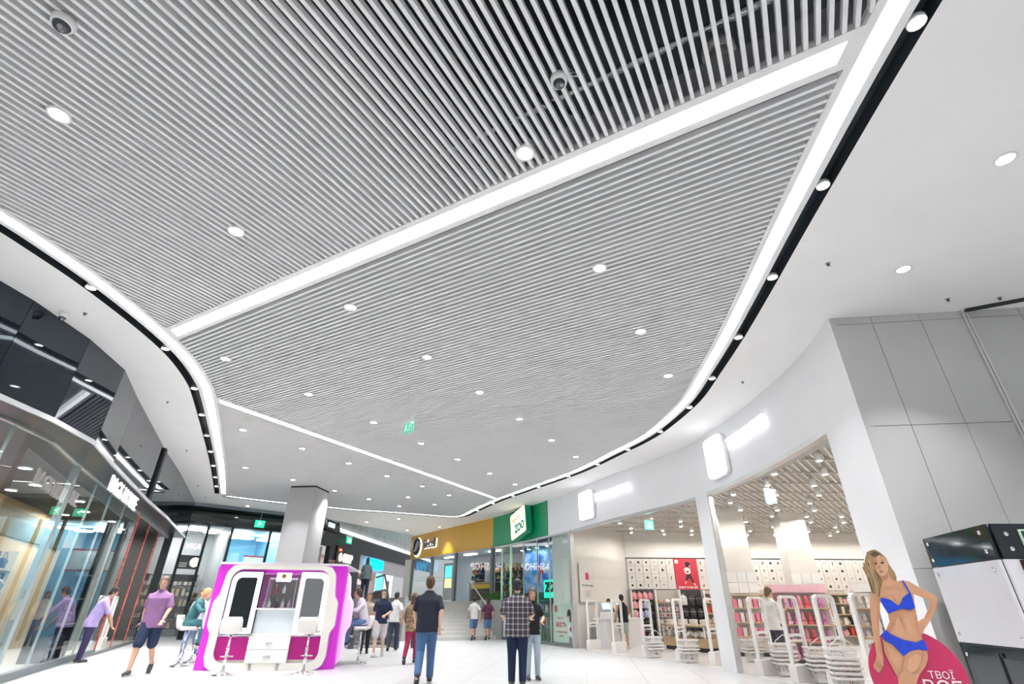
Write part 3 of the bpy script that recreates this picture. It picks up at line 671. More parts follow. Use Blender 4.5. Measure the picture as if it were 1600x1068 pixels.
# ------------------------------------------------------------------ signs on the curved facade
def on_rf(s, out=0.0, z=0.0):
    p, a = RF.at(s); return (p[0] + math.sin(a) * out, p[1] - math.cos(a) * out, z), a
white_led = ME('white_lit_sign', (.93, .95, 1.0), 1.8)
def zoom_sign(s0, s1, s2, label):
    (p, a) = on_rf((s0 + s1) / 2, .14, 4.68); t = thing('shop_sign', label, 'sign', p, a)
    w = s1 - s0
    def rr(w, h, r): return [(x0 + r * math.cos(b), z0 + r * math.sin(b)) for x0, z0, b0 in ((w / 2 - r, h / 2 - r, 0), (-w / 2 + r, h / 2 - r, PI / 2), (-w / 2 + r, -h / 2 + r, PI), (w / 2 - r, -h / 2 + r, 1.5 * PI)) for b in [b0 + PI / 2 * i / 4 for i in range(5)]]
    MB().plate(rr(w, .98, .12), -.05, .03).build('lit_logo_box', white_led, t)
    MB().plate(rr(w + .04, 1.02, .13), .03, .12).build('box_side', white_pl, t)
    c = on_rf((s2[0] + s2[1]) / 2, .1, 4.80)
    tx = text('lit_letters', 'THE ZOOM STORE', .36, ME('white_lit_letters', (.93, .95, 1.0), 1.2), t, (0, 0, 0), ext=.025, spacing=1.0)
    wd = max(v.co.x for v in tx.data.vertices) - min(v.co.x for v in tx.data.vertices); tx.data.transform(Matrix.Diagonal(((s2[1] - s2[0]) / wd, 1.1, 1, 1)))
    M0 = Matrix.Translation(p) @ Matrix.Rotation(a, 4, 'Z'); loc = M0.inverted() @ Vector(c[0]); tx.location = loc; tx.rotation_euler = (PI / 2, 0, c[1] - a)
    return t
zoom_sign(18.5, 19.45, (19.62, 21.85), 'blazing white lit sign with logo box over the first gift shop entrance')
zoom_sign(25.88, 26.7, (26.85, 28.75), 'blazing white lit sign with logo box over the wide second gift shop entrance')
# phone shop sign
(p, a) = on_rf(1.1, .06, 4.72); t = thing('shop_sign', 'black lifecell lettering and ring logo on the gold fascia', 'sign', p, a)
navy_l = M('navy_letter', (.006, .007, .02), .3); halo = ME('cream_halo', (1, .95, .75), 1.6)
mb = MB(); mb.lathe([(.50, -.02), (.58, -.02), (.58, .02), (.50, .02), (.50, -.02)], 32); mb.xf(Matrix.Rotation(PI / 2, 4, 'X')); mb.build('halo_ring', halo, t, (.04, -.0, -.04))
mb = MB(); mb.lathe([(.42, -.02), (.53, -.02), (.53, .02), (.42, .02), (.42, -.02)], 32); mb.xf(Matrix.Rotation(PI / 2, 4, 'X')); mb.build('ring', navy_l, t, (0, -.05, 0))
for dx in (-.12, .12): MB().bar((dx - .2, -.05, -.3), (dx + .2, -.05, .3), .03, .07, (0, 1, 0)).build('slash', M('pale_lilac', (.7, .65, .8), .4), t)
text('letter_halo', 'lifecell', .72, halo, t, (1.9, -.0, .0), ext=.02, bold=.016, sx=.95)
text('letters', 'lifecell', .72, navy_l, t, (1.86, -.05, .03), ext=.02, bold=.012, sx=.95)
# pet shop light box
(p, a) = on_rf(13.35, .38, 4.74); t = thing('shop_sign', 'tilted cream Master ZOO light box on the green fascia', 'sign', p, a - .1)
def rrect(w, h, r, n=5): return [(x0 + r * math.cos(b), z0 + r * math.sin(b)) for x0, z0, b0 in ((w / 2 - r, h / 2 - r, 0), (-w / 2 + r, h / 2 - r, PI / 2), (-w / 2 + r, -h / 2 + r, PI), (w / 2 - r, -h / 2 + r, 1.5 * PI)) for b in [b0 + PI / 2 * i / (n - 1) for i in range(n)]]
tl = math.radians(9); Rt = Matrix.Rotation(-tl, 4, 'Y')
mb = MB().plate(rrect(1.75, 1.12, .1), -.03, .0).xf(Rt); mb.build('face', ME('cream_lightbox', (1, .93, .60), 1.0), t)
mb = MB().plate(rrect(1.8, 1.18, .12), .0, .3).xf(Rt); mb.build('box', green_m, t)
mb = MB(); mb.plate(rrect(1.62, 1.0, .08), -.034, -.03); mb.xf(Rt); mb.build('outline', M('green_outline', (.1, .35, .2), .4), t)
mb = MB(); mb.plate(rrect(1.59, .97, .07), -.038, -.033); mb.xf(Rt); mb.build('inner_face', MATS['cream_lightbox'], t)
x = text('word', 'Master', .40, M('pink_print', (.75, .22, .45), .4), t, (-.22, -.045, .2), (PI / 2, -tl - .1, 0), .004, shear=.2)
x = text('word', 'ZOO', .5, M('teal_print', (.0, .36, .36), .4), t, (.25, -.045, -.2), (PI / 2, -tl, 0), .004, bold=.03)

# ------------------------------------------------------------------ pet shop window
zw = thing('shop_window', 'tall glass pet shop window with slim frames', 'window')
zs_ = [10.15, 10.85, 11.75, 13.05, 14.35, 15.42, 17.1]
for i, (a_, b_) in enumerate(zip(zs_, zs_[1:])):
    (p, a) = on_rf((a_ + b_) / 2, -.06, 0); MB().cbox(0, 0, 2.0, b_ - a_ - .03, .014, 3.9).build('pane', glass_m, zw, p, a)
for i, s in enumerate(zs_[:-1]):
    (p, a) = on_rf(s, -.06, 0)
    MB().cbox(0, 0, 2.0, .035 if i not in (1, 2) else .16, .05, 4.0).build('mullion', alu if i not in (1, 2) else M('pale_green_frame', (.45, .75, .50), .35), zw, p, a)
(p, a) = on_rf(17.18, -.08, 0); MB().cbox(0, 0, 2.0, .2, .16, 4.0).build('post', alu, zw, p, a)
P = RF.cut(10.1, 17.1); MB().ribbon(offset(P, .02), offset(P, -.12), 0, .09).build('sill', M('grey_sill', (.22, .24, .25), .4, .5), zw); MB().ribbon(offset(P, .0), offset(P, -.12), 3.93, 4.0).build('head', alu, zw)
# room behind the pet shop glass
def back_rf(s, d, z=0.0): return on_rf(s, -d, z)[0]
petw = M('pet_shop_wall', (.05, .22, .20), .5, var=.1)
rm = MB(); A = [back_rf(s, 2.6) for s in np.linspace(9.9, 15.3, 6)]
for u, v in zip(A, A[1:]): rm.add([(*u[:2], 0), (*v[:2], 0), (*v[:2], 4.2), (*u[:2], 4.2)], [(0, 1, 2, 3)])
B = [back_rf(s, .1) for s in np.linspace(9.9, 15.3, 6)]
for u, v, w, x in zip(A, A[1:], B[1:], B): rm.add([(*u[:2], 4.15), (*v[:2], 4.15), (*w[:2], 4.15), (*x[:2], 4.15)], [(0, 1, 2, 3)]); rm.add([(*u[:2], .01), (*v[:2], .01), (*w[:2], .01), (*x[:2], .01)], [(0, 1, 2, 3)])
struct(rm.build('wall_right', petw), 'teal walls behind the pet shop window')
def sky_print():
    m = M('blue_cloud_print', (.12, .38, .78), .4, var=0); nt = m.node_tree; b = nt.nodes['Principled BSDF']
    tc = nt.nodes.new('ShaderNodeTexCoord'); n = nt.nodes.new('ShaderNodeTexNoise'); n.inputs['Scale'].default_value = 1.4; n.inputs['Detail'].default_value = 5
    mp = nt.nodes.new('ShaderNodeMapping'); mp.inputs['Scale'].default_value = (1, 1, 2.2); nt.links.new(tc.outputs['Object'], mp.inputs[0]); nt.links.new(mp.outputs[0], n.inputs['Vector'])
    r = nt.nodes.new('ShaderNodeValToRGB'); r.color_ramp.elements[0].position = .42; r.color_ramp.elements[0].color = (.06, .28, .72, 1); r.color_ramp.elements[1].position = .75; r.color_ramp.elements[1].color = (.75, .85, .95, 1)
    nt.links.new(n.outputs[0], r.inputs[0]); nt.links.new(r.outputs[0], b.inputs['Base Color']); return m
(p, a) = on_rf(13.65, -.75, 0)
bd = thing('display_backdrop', 'blue cloudy sky backdrop with a flying parrot in the pet shop window', 'backdrop', p, a)
MB().box(-1.85, 0, 1.9, 1.75, .04, 3.95).build('sky_print', sky_print(), bd)
for x in (-.6, .6): MB().box(x - .006, -.006, 1.9, x + .006, 0, 3.95).build('seam', M('seam_grey', (.2, .25, .3), .5), bd)
pr_b, pr_r, pr_d = M('parrot_blue', (.03, .13, .55), .5), M('parrot_red', (.6, .05, .05), .5), M('parrot_dark', (.02, .05, .2), .5)
MB().plate([(-.42, 3.35), (-.34, 3.5), (-.28, 3.3), (-.22, 2.98), (-.32, 2.9), (-.4, 3.05)], -.02, -.01).build('wing', pr_b, bd)
MB().plate([(-.3, 2.98), (-.2, 2.92), (-.02, 2.75), (.05, 2.66), (-.05, 2.6), (-.18, 2.72), (-.3, 2.85)], -.024, -.012).build('body', pr_r, bd)
MB().plate([(-.12, 2.68), (.1, 2.6), (.4, 2.38), (.3, 2.26), (.05, 2.3), (-.12, 2.5)], -.02, -.01).build('lower_wing', pr_b, bd)
MB().plate([(-.3, 2.85), (-.2, 2.75), (-.35, 2.4), (-.62, 1.95), (-.66, 2.02), (-.45, 2.45)], -.02, -.01).build('tail', pr_r, bd)
MB().plate([(1.35, 3.55), (1.5, 3.5), (1.55, 3.2), (1.5, 2.85), (1.4, 2.75), (1.42, 3.1)], -.03, -.01).build('hanging_bird', M('parrot_green', (.03, .22, .08), .5), bd)
(p, a) = on_rf(14.62, -.62, 0)
zg = thing('lit_sign', 'glowing green ZOO panel inside the pet shop window', 'sign', p, a)
MB().box(-.75, 0, 1.66, .72, .05, 2.35).build('panel', ME('green_glow', (.0, .75, .38), 1.3), zg)
text('letters', 'ZOO', .5, M('dark_letter', (.01, .05, .04), .4), zg, (.02, -.03, 2.05), ext=.02, bold=.03)
for x in (.08, .42): MB().ell((x, -.05, 2.12), (.07, .02, .07)).build('eye', white_pl, zg)
shv = thing('display_shelf', 'teal shelves with pet goods under the green lit panel', 'shelf', on_rf(14.3, -.8)[0], a)
for z in (.55, 1.1, 1.55): MB().box(-1.2, -.15, z, 1.05, .35, z + .035).build('board', M('teal_board', (.08, .34, .32), .4), shv)
for i in range(14):
    z = (.585, 1.135)[i % 2]; x = -1.1 + (i // 2) * .3; MB().box(x, -.1, z, x + .18, .1, z + .2 + .15 * random.random()).build('goods', M('petgoods%d' % (i % 5), [(.5, .5, .48), (.05, .3, .25), (.3, .05, .05), (.05, .1, .3), (.35, .3, .2)][i % 5], .5), shv)
gr2 = MB()
for i in range(160):
    x = -1.15 + 2.2 * random.random(); y = -.35 + .15 * random.random(); h_ = .2 + .25 * random.random(); gr2.add([(x - .012, y, .1), (x + .012, y, .1), (x + .06 * (random.random() - .5), y - .02, .1 + h_)], [(0, 1, 2)])
o = gr2.build('grass', gm, shv); o['kind'] = 'stuff'
sp = thing('spotlight', 'small white track spotlight over the sky backdrop', 'spotlight', on_rf(12.2, -.42, 3.8)[0], a, 'track spotlights in the pet shop window')
MB().lathe([(.05, 0), (.1, -.02), (.1, -.13), (.085, -.13), (.085, -.1), (.04, .0)], 14).build('shade', white_pl, sp); MB().lathe([(.0005, -.12), (.084, -.12)], 14).build('lens', ME('spot_lens', (.9, .96, 1), 60), sp); MB().tube([(0, 0, 0), (0, 0, .12)], .015, 6).build('stem', white_pl, sp)
for s in (12.9, 13.7, 14.6): dup(sp, on_rf(s, -.42, 3.8)[0])
# white partition with poster behind the last pane
(p, a) = on_rf(16.27, -.2, 0)
w = MB().box(-.84, 0, 0, .8, .06, 4.0).build('wall_right', M('warm_white_board', (.74, .72, .69), .5), None, p, a); struct(w, 'white board closing the pane beside the gift shop entrance')
(p, a) = on_rf(16.25, -.13, 0)
po = thing('poster', 'mint poster with a dark haired figure and red lettering behind glass', 'poster', p, a)
MB().box(-.78, 0, .12, .78, .02, 1.42).build('sheet', M('mint_paper', (.56, .66, .58), .6), po)
redp = M('red_print', (.55, .03, .08), .5); blkp = M('black_print', (.02, .02, .025), .5); whtp = M('white_print', (.8, .78, .76), .5); skinp = M('skin_print', (.75, .52, .42), .5)
MB().box(-.62, -.004, 1.14, -.42, 0, 1.36).build('logo', redp, po)
text('word', 'ВИСОКА', .10, redp, po, (-.2, -.006, .93), ext=.002); text('word', 'ЯКІСТЬ', .2, redp, po, (-.15, -.006, .7), ext=.002, bold=.008)
text('word', 'ЗА ПРИЙНЯТНОЮ', .09, redp, po, (-.15, -.006, .46), ext=.002); text('word', 'ЦІНОЮ', .09, redp, po, (-.15, -.006, .33), ext=.002)
MB().plate([(.28, .95), (.3, 1.12), (.4, 1.24), (.52, 1.22), (.6, 1.05), (.58, .85), (.5, .78), (.44, .95)], -.006, -.001).build('hair_print', blkp, po)
MB().plate([(.26, .96), (.44, 1.02), (.46, .86), (.36, .8)], -.008, -.002).build('face_print', skinp, po)
MB().plate([(.35, .72), (.55, .7), (.66, .5), (.6, .3), (.4, .35)], -.006, -.001).build('body_print', whtp, po)
MB().plate([(.42, .56), (.5, .68), (.6, .6), (.54, .46)], -.009, -.003).build('heart_print', redp, po); MB().plate([(.4, .38), (.6, .32), (.58, .12), (.38, .12)], -.006, -.001).build('skirt_print', M('grey_print', (.25, .2, .22), .5), po)

# ------------------------------------------------------------------ phone shop behind the gold fascia, raised level
pw = thing('shop_window', 'glass phone shop front with grey frame under the gold fascia', 'window')
fs_ = [.35, 3.2, 6.1, 9.9]
for s in fs_: (p, a) = on_rf(s, -.06, ZR); MB().cbox(0, 0, 1.22, .22, .14, 2.45).build('post', M('slate_frame', (.16, .18, .2), .4, .3), pw, p, a)
for a_, b_ in zip(fs_, fs_[1:]): (p, a) = on_rf((a_ + b_) / 2, -.06, ZR); MB().cbox(0, 0, 1.22, b_ - a_ - .2, .012, 2.4).build('pane', glass_m, pw, p, a)
phw = M('phone_shop_wall', (.62, .62, .66), .5); rm = MB()
A = [back_rf(s, 3.6) for s in np.linspace(-.3, 9.9, 6)]; B = [back_rf(s, .15) for s in np.linspace(-.3, 9.9, 6)]
for u, v, w, x in zip(A, A[1:], B[1:], B): rm.add([(*u[:2], ZR), (*v[:2], ZR), (*v[:2], 4.2), (*u[:2], 4.2)], [(0, 1, 2, 3)]); rm.add([(*u[:2], 4.15), (*v[:2], 4.15), (*w[:2], 4.15), (*x[:2], 4.15)], [(0, 1, 2, 3)]); rm.add([(*u[:2], ZR - .02), (*v[:2], ZR - .02), (*w[:2], ZR - .02), (*x[:2], ZR - .02)], [(0, 1, 2, 3)])
struct(rm.build('wall_right', phw), 'pale interior of the phone shop')
for s in (2.0, 4.6, 7.4):
    (p, a) = on_rf(s, -1.9, 4.1); tag(MB().box(-.6, -.12, 0, .6, .12, .04).build('ceiling_lamp', ME('shop_lamp', (1, .97, 1), 14), None, p, a), 'long white ceiling lamp inside the phone shop', 'lamp', 'ceiling lamps of the phone shop')
cols_ = [(.02, .02, .03), (.55, .06, .06), (.7, .7, .72), (.6, .45, .1), (.05, .2, .45), (.3, .2, .12)]
for k, (s, h_, lab) in enumerate(((4.5, 2.1, 'tall wall rack of phone accessories with a dark top'), (6.6, 2.0, 'navy and white stand of phone goods'), (7.9, 1.95, 'wooden rack of bottles and phone goods'), (9.1, 1.9, 'grey rack of phone cases by the pet shop'))):
    (p, a) = on_rf(s, -2.4, ZR); r_ = thing('display_rack', lab, 'rack', p, a)
    MB().box(-.55, .25, 0, .55, .3, h_).build('back_panel', M('rack_back%d' % k, [(.1, .1, .11), (.05, .07, .2), (.35, .26, .16), (.2, .21, .23)][k], .5), r_)
    for z in np.arange(.15, h_ - .15, .34):
        MB().box(-.55, -.1, z, .55, .25, z + .025).build('board', M('rack_board', (.4, .32, .22), .5), r_)
        for i in range(7): c = random.randint(0, 5); MB().box(-.5 + i * .145, 0, z + .025, -.41 + i * .145, .12, z + .1 + .16 * random.random()).build('goods', M('phonegoods%d' % c, cols_[c], .4), r_)
(p, a) = on_rf(3.6, -1.0, ZR); sc_ = thing('display_screen', 'upright screen with blue and yellow picture in the phone shop', 'screen', p, a)
MB().box(-.6, 0, .1, .6, .12, 2.1).build('housing', M('screen_housing', (.5, .5, .5), .4), sc_); MB().box(-.42, -.01, 1.3, .42, 0, 1.95).build('screen_upper', ME('cyan_screen', (.1, .7, 1), 1.1), sc_); MB().box(-.42, -.01, .75, .42, 0, 1.25).build('screen_lower', ME('yellow_screen', (.85, .85, .35), 1.0), sc_)
(p, a) = on_rf(8.2, -.5, ZR); ct = thing('shop_counter', 'counter with a yellow front inside the phone shop', 'counter', p, a)
MB().box(-1.2, 0, 0, 1.2, .5, .85).build('base', M('counter_dark', (.12, .1, .09), .5), ct); MB().box(-1.25, -.05, .85, 1.25, .55, .9).build('top', M('counter_wood', (.55, .42, .28), .4), ct); MB().box(-1.0, -.02, .6, 1.0, 0, .82).build('yellow_front', M('yellow_print', (.75, .5, .05), .5), ct)
# ------------------------------------------------------------------ gift shop interior
ZG = 4.4
SA, SB, SC_, SD = (2.42, 21.2), (5.2, 24.5), (17.2, 24.5), (17.2, 7.6)
swall = M('gift_shop_wall', (.74, .715, .68), .6, var=.01)
sh = MB()
for (x0, y0), (x1, y1) in ((SA, SB), (SB, SC_), (SC_, SD), (SD, (6.1, 8.3))):
    sh.add([(x0, y0, 0), (x1, y1, 0), (x1, y1, ZG + .1), (x0, y0, ZG + .1)], [(0, 1, 2, 3)])
struct(sh.build('wall_right', swall), 'white inner walls of the gift shop')
inner = offset(RF.cut(s_post + .12, s_end), -.1)
fl = MB(); poly = inner + [(6.1, 8.3), SD, SC_, SB, SA]
fl.prism(poly, -.02, .004)
struct(fl.build('floor', M('shop_concrete_floor', (.44, .43, .42), .3, var=.05, scale=1.0)), 'smooth grey floor of the gift shop')
cb = MB(); cb.prism(poly, ZG + .02, ZG + .06); cb.ribbon(offset(inner, -.16), offset(inner, -.55), ZS + .06, ZG + .02)
cg = struct(cb.build('ceiling', M('shop_ceiling_base', (.42, .40, .375), .7)), 'lattice ceiling of the gift shop')
lt = MB()
for k in range(-60, 90):         # fine diagonal blades
    x0 = 2 + k * .22
    a = np.array([x0, 6.5]); d = np.array([.62, .785]); ts = clip_line(a, d, poly)
    for u, v in zip(ts[::2], ts[1::2]): lt.bar((*(a + d * u), ZG), (*(a + d * v), ZG), .05, .05)
o = lt.build('blade', M('shop_blade', (.70, .67, .64), .5), cg); o['kind'] = 'stuff'
for y in np.arange(9, 24.4, 1.25):
    ts = clip_line(np.array([0., y]), np.array([1., 0.]), poly)
    for u, v in zip(ts[::2], ts[1::2]): MB().bar((u, y, ZG - .03), (v, y, ZG - .03), .05, .05).build('bearer', M('shop_bearer', (.55, .53, .5), .5), cg)
lm = thing('pendant_spotlight', 'white cylinder spotlight under the gift shop ceiling', 'spotlight', (0, 0, 0), 0, 'cylinder spotlights of the gift shop')
MB().lathe([(.0005, .0), (.075, .0), (.075, -.2), (.06, -.2), (.06, -.17), (.0005, -.17)], 14).build('cylinder', white_pl, lm); MB().lathe([(.0005, -.19), (.06, -.19)], 14).build('lens', ME('gift_lens', (1, .95, .88), 400), lm)
n = 0
for j, y in enumerate(np.arange(9.6, 24.2, 1.25)):
    for i in range(9):
        x = 6.35 + i * 1.22 + (.4 if j % 2 else 0)
        if y > 17 and i == 0: x2 = x - 1.0
        if x > 16.6: continue
        xf = np.interp(y, [8, 11, 14, 16, 18, 21], [5.9, 6.0, 5.8, 5.2, 4.3, 3.0])
        if x < xf + .4: continue
        lab = 'cylinder spotlight of the gift shop, %s row towards the back, %s from the entrances' % (ORD[j], ORD[i])
        if n == 0: lm.location = (x, y, ZG - .05); lm['label'] = lab
        else: dup(lm, (x, y, ZG - .05), label=lab)
        n += 1
for x, y, w_ in ((4.2, 20.2, 'over the man in the tank top'), (5.1, 19.0, 'just inside the first entrance'), (4.9, 21.5, 'between the counter and the plush table'), (5.2, 22.8, 'over the mini backpacks'), (5.3, 20.3, 'over the plush table')): dup(lm, (x, y, ZG - .05), label='cylinder spotlight of the gift shop, ' + w_)
for (x, y, lab) in ((7.7, 18.6, 'white square column inside the gift shop behind the facade pillar'), (10.15, 19.2, 'white square column in the middle of the gift shop')):
    c = thing('column', lab, 'column', (x, y, 0), -.15)
    MB().box(-.42, -.42, 0, .42, .42, ZG).build('shaft', swall, c)
    for i in range(3):
        for j in range(2): MB().box(-.46 + i * .31, -.46, 1.75 + j * .31, -.16 + i * .31, -.43, 2.05 + j * .31).build('panel', white_pl, c)
    MB().box(-.5, -.62, .0, .5, -.43, .1).build('plinth', steel_dark, c)
    for z in (.5, .9, 1.3, 1.66): MB().box(-.5, -.68, z, .5, -.43, z + .03).build('shelf', M('pale_wood', (.55, .40, .25), .5, var=.08, stretch=(1, 12, 12)), c)
    for z in (.53, .93, 1.33):
        for i in range(6): MB().box(-.46 + i * .155, -.64, z, -.34 + i * .155, -.5, z + .24).build('goods', M('toygoods%d' % (i % 4), [(.7, .2, .3), (.75, .7, .68), (.45, .3, .25), (.8, .5, .55)][i % 4], .5), c)

# product panel grid on the back wall
YB = 24.46; CW, CHH = .349, .31
gridt = thing('product_display', 'white product panel grid along the back wall of the gift shop', 'product display', (5.22, YB, 2.03))
pan = MB(); pan.box(.006, -.03, .006, CW - .006, 0, CHH - .006); pan_me = pan.mesh('panel', M('product_panel', (.78, .75, .72), .45, var=.01))
icons = []
icons.append(MB().ell((.17, -.034, .15), (.045, .006, .045), 8, 6)); icons.append(MB().box(.12, -.036, .11, .23, -.03, .17).box(.14, -.036, .17, .2, -.03, .21))
icons.append(MB().box(.155, -.036, .08, .185, -.03, .22)); icons.append(MB().box(.14, -.036, .09, .165, -.03, .19).box(.185, -.036, .11, .21, -.03, .21))
hp = MB(); hp.tube([(.17 + .055 * math.cos(t), -.034, .15 + .055 * math.sin(t)) for t in np.linspace(-.3, PI + .3, 9)], .006, 5); icons.append(hp)
icons.append(MB().box(.1, -.034, .145, .24, -.03, .152))
ic_me = [m.mesh('icon', blkp) for m in icons]
for i in range(33):
    for j in range(4):
        if 6 <= i <= 8: continue
        o = put('panel', pan_me, gridt, (i * CW, 0, j * CHH)); k = (i * 7 + j * 3 + (i * j) % 5) % 6
        put('icon', ic_me[k], o)
MB().box(-.05, -.06, 4 * CHH, 33 * CW, 0, 4 * CHH + .035).build('rail', black_pl, gridt)
po = thing('poster', 'red poster with a striding figure in a white top on the back wall', 'poster', (5.22 + 6 * CW, YB - .03, 2.03))
MB().box(.01, -.02, 0, 3 * CW - .01, .02, 4 * CHH).build('sheet', M('red_sheet', (.62, .045, .075), .5, var=.01), po)
MB().plate([(.5, .95), (.52, 1.08), (.62, 1.12), (.72, 1.06), (.76, 1.0), (.68, .98), (.66, .9), (.56, .88)], -.026, -.02).build('hair_print', blkp, po)
MB().ell((.67, -.022, .96), (.06, .004, .07), 10, 6).build('face_print', skinp, po)
MB().plate([(.42, .82), (.56, .9), (.7, .84), (.72, .66), (.58, .6), (.46, .64)], -.026, -.02).build('top_print', whtp, po)
MB().plate([(.5, .7), (.6, .76), (.64, .7), (.56, .66)], -.03, -.022).build('heart_print', redp, po)
MB().plate([(.5, .6), (.7, .63), (.76, .4), (.82, .26), (.74, .26), (.62, .46), (.5, .34), (.44, .34)], -.026, -.02).build('trousers_print', M('brown_black_print', (.06, .02, .025), .5), po)
MB().plate([(.44, .34), (.5, .34), (.44, .22), (.38, .22)], -.026, -.02).build('foot_print', skinp, po); MB().plate([(.76, .26), (.82, .26), (.9, .16), (.8, .16)], -.026, -.02).build('foot_print', skinp, po)
text('words', 'ENJOY YOUR LIFE', .105, whtp, po, (.52, -.024, .08), ext=.003, bold=.004)
MB().box(.06, -.026, 1.05, .2, -.02, 1.19).build('logo', whtp, po)

# shelving bays under the grid
wood = M('pale_wood', (.55, .40, .25), .5)
bayw = 3 * CW
def bay(i, lab):
    b = thing('shelf_bay', lab, 'shelf', (5.22 + i * bayw, YB, 0))
    MB().box(0, -.04, 0, bayw, -.01, 2.0).build('back_panel', M('charcoal_pegboard', (.06, .06, .065), .6) if i in (0, 2) else M('bay_back', (.5, .47, .44), .6), b)
    MB().box(-.025, -.4, 0, .025, 0, 2.03).build('upright', white_pl, b)
    return b
def backpack(col, colname, x, z, s=1.0, lab='', grp=None, y=YB - .2):
    t = thing('backpack', lab, 'backpack', (x, y, z), 0, grp); t.scale = (s, s, s)
    m = M('bag_' + colname, col, .6, var=.05)
    mb = MB(); n, mm = 14, 9; vs = []; fs = []
    for i in range(mm + 1):
        u = i / mm; zz = .30 * u; w = .115 * (1 - .0 * u) * (1 if u < .62 else math.sqrt(max(.04, 1 - ((u - .62) / .38) ** 2))); d = .07 * (1 if u < .6 else math.sqrt(max(.05, 1 - ((u - .6) / .42) ** 2)))
        if i == 0: w *= .85; d *= .8
        for k in range(n):
            a = 2 * PI * k / n; c, s_ = math.cos(a), math.sin(a); vs.append((w * math.copysign(abs(c) ** .6, c), d * math.copysign(abs(s_) ** .6, s_), zz))
    for i in range(mm):
        for k in range(n): fs.append((i * n + k, i * n + (k + 1) % n, (i + 1) * n + (k + 1) % n, (i + 1) * n + k))
    fs += [list(range(n))[::-1], list(range(mm * n, mm * n + n))]
    mb.add(vs, fs, True); mb.build('body', m, t)
    mb = MB(); mb.ell((0, -.06, .10), (.085, .035, .075), 12, 8); mb.build('front_pocket', m, t)
    MB().tube([(-.03, 0, .295), (-.025, 0, .335), (.025, 0, .335), (.03, 0, .295)], .007, 6).build('handle', m, t)
    MB().tube([(-.1, -.066, .19), (0, -.078, .2), (.1, -.066, .19)], .004, 5).build('zip', white_pl, t)
    return t
b = bay(0, 'charcoal pegboard bay hung with rows of small backpacks')
pk, pu, bk_, lv = (.80, .36, .38), (.55, .42, .72), (.025, .025, .03), (.45, .55, .78)
proto = {}
rows = [[pk, pk, pk, pk], [pk, (.85, .45, .4), lv, bk_], [(.7, .4, .6), pu, lv, bk_], [bk_, bk_, bk_, bk_], [(.45, .03, .04), (.5, .03, .04), bk_, bk_]]
nm = {pk: 'pink', pu: 'lilac', bk_: 'black', lv: 'powder_blue'}
lab_r = ['top', 'second', 'third', 'fourth', 'lowest']; lab_c = ['first', 'second', 'third', 'last']
for j, r_ in enumerate(rows):
    for i, c in enumerate(r_):
        cn = nm.get(c, 'coral' if c[1] > .2 else 'dark_red')
        key = cn; lab = '%s mini backpack, %s in the %s row on the pegboard' % (cn.replace('_', ' '), lab_c[i], lab_r[j])
        pos = (5.22 + .17 + i * .235, YB - .13, 1.62 - j * .34)
        if key in proto: dup(proto[key], pos, label=lab)
        else: proto[key] = backpack(c, cn, pos[0], pos[2], .95, lab, 'mini backpacks on the pegboard', pos[1]); proto[key].scale = (.95,) * 3
b = bay(1, 'shelf bay with caps above a white wire grid')
for z in (.35, 1.5): MB().box(.03, -.38, z, bayw - .03, -.05, z + .03).build('shelf', wood, b)
gm_ = MB()
for k in range(7): gm_.tube([(.06 + k * .155, -.3, .4), (.06 + k * .155, -.3, 1.5)], .008, 5)
for k in range(9): gm_.tube([(.06, -.3, .5 + k * .12), (.99, -.3, .5 + k * .12)], .008, 5)
gm_.build('wire_grid', white_pl, b)
for k in range(5):
    for j in range(4): MB().box(.1 + k * .18, -.28, .52 + j * .24, .22 + k * .18, -.1, .6 + j * .24).build('goods', M('toygoods%d' % ((k + j) % 4)), b)
for k, (c, cn) in enumerate((((.55, .36, .2), 'tan'), ((.78, .76, .74), 'white'), ((.35, .36, .4), 'grey'))):
    t = thing('cap', '%s cap on the shelf above the white wire grid' % cn, 'cap', (5.22 + bayw + .2 + k * .32, YB - .22, 1.53))
    m = M('cap_' + cn, c, .7); mb = MB(); mb.lathe([(.095, 0), (.095, .04), (.08, .085), (.045, .11), (.0005, .118)], 16); mb.build('crown', m, t)
    mb = MB(); mb.ell((0, -.11, .01), (.075, .07, .012), 14, 6); mb.build('brim', m, t)
b = bay(2, 'charcoal bay with large dark backpacks under the red poster')
for k, (c, cn) in enumerate((((.70, .68, .66), 'white'), ((.035, .035, .04), 'charcoal'), (bk_, 'black'))):
    for j in range(3):
        cc, cnn = (c, cn) if (j == 0 or k) else (bk_, 'black')
        lab = '%s large backpack, %s row under the red poster, %s hook' % (cnn, lab_r[j], lab_c[k])
        pos = (5.22 + 2 * bayw + .19 + k * .33, YB - .16, 1.42 - j * .5)
        if 'L' + cnn in proto: q = dup(proto['L' + cnn], pos, label=lab)
        else: proto['L' + cnn] = q = backpack(cc, cnn + '_large', pos[0], pos[2], 1.3, lab, 'large backpacks under the poster', pos[1])
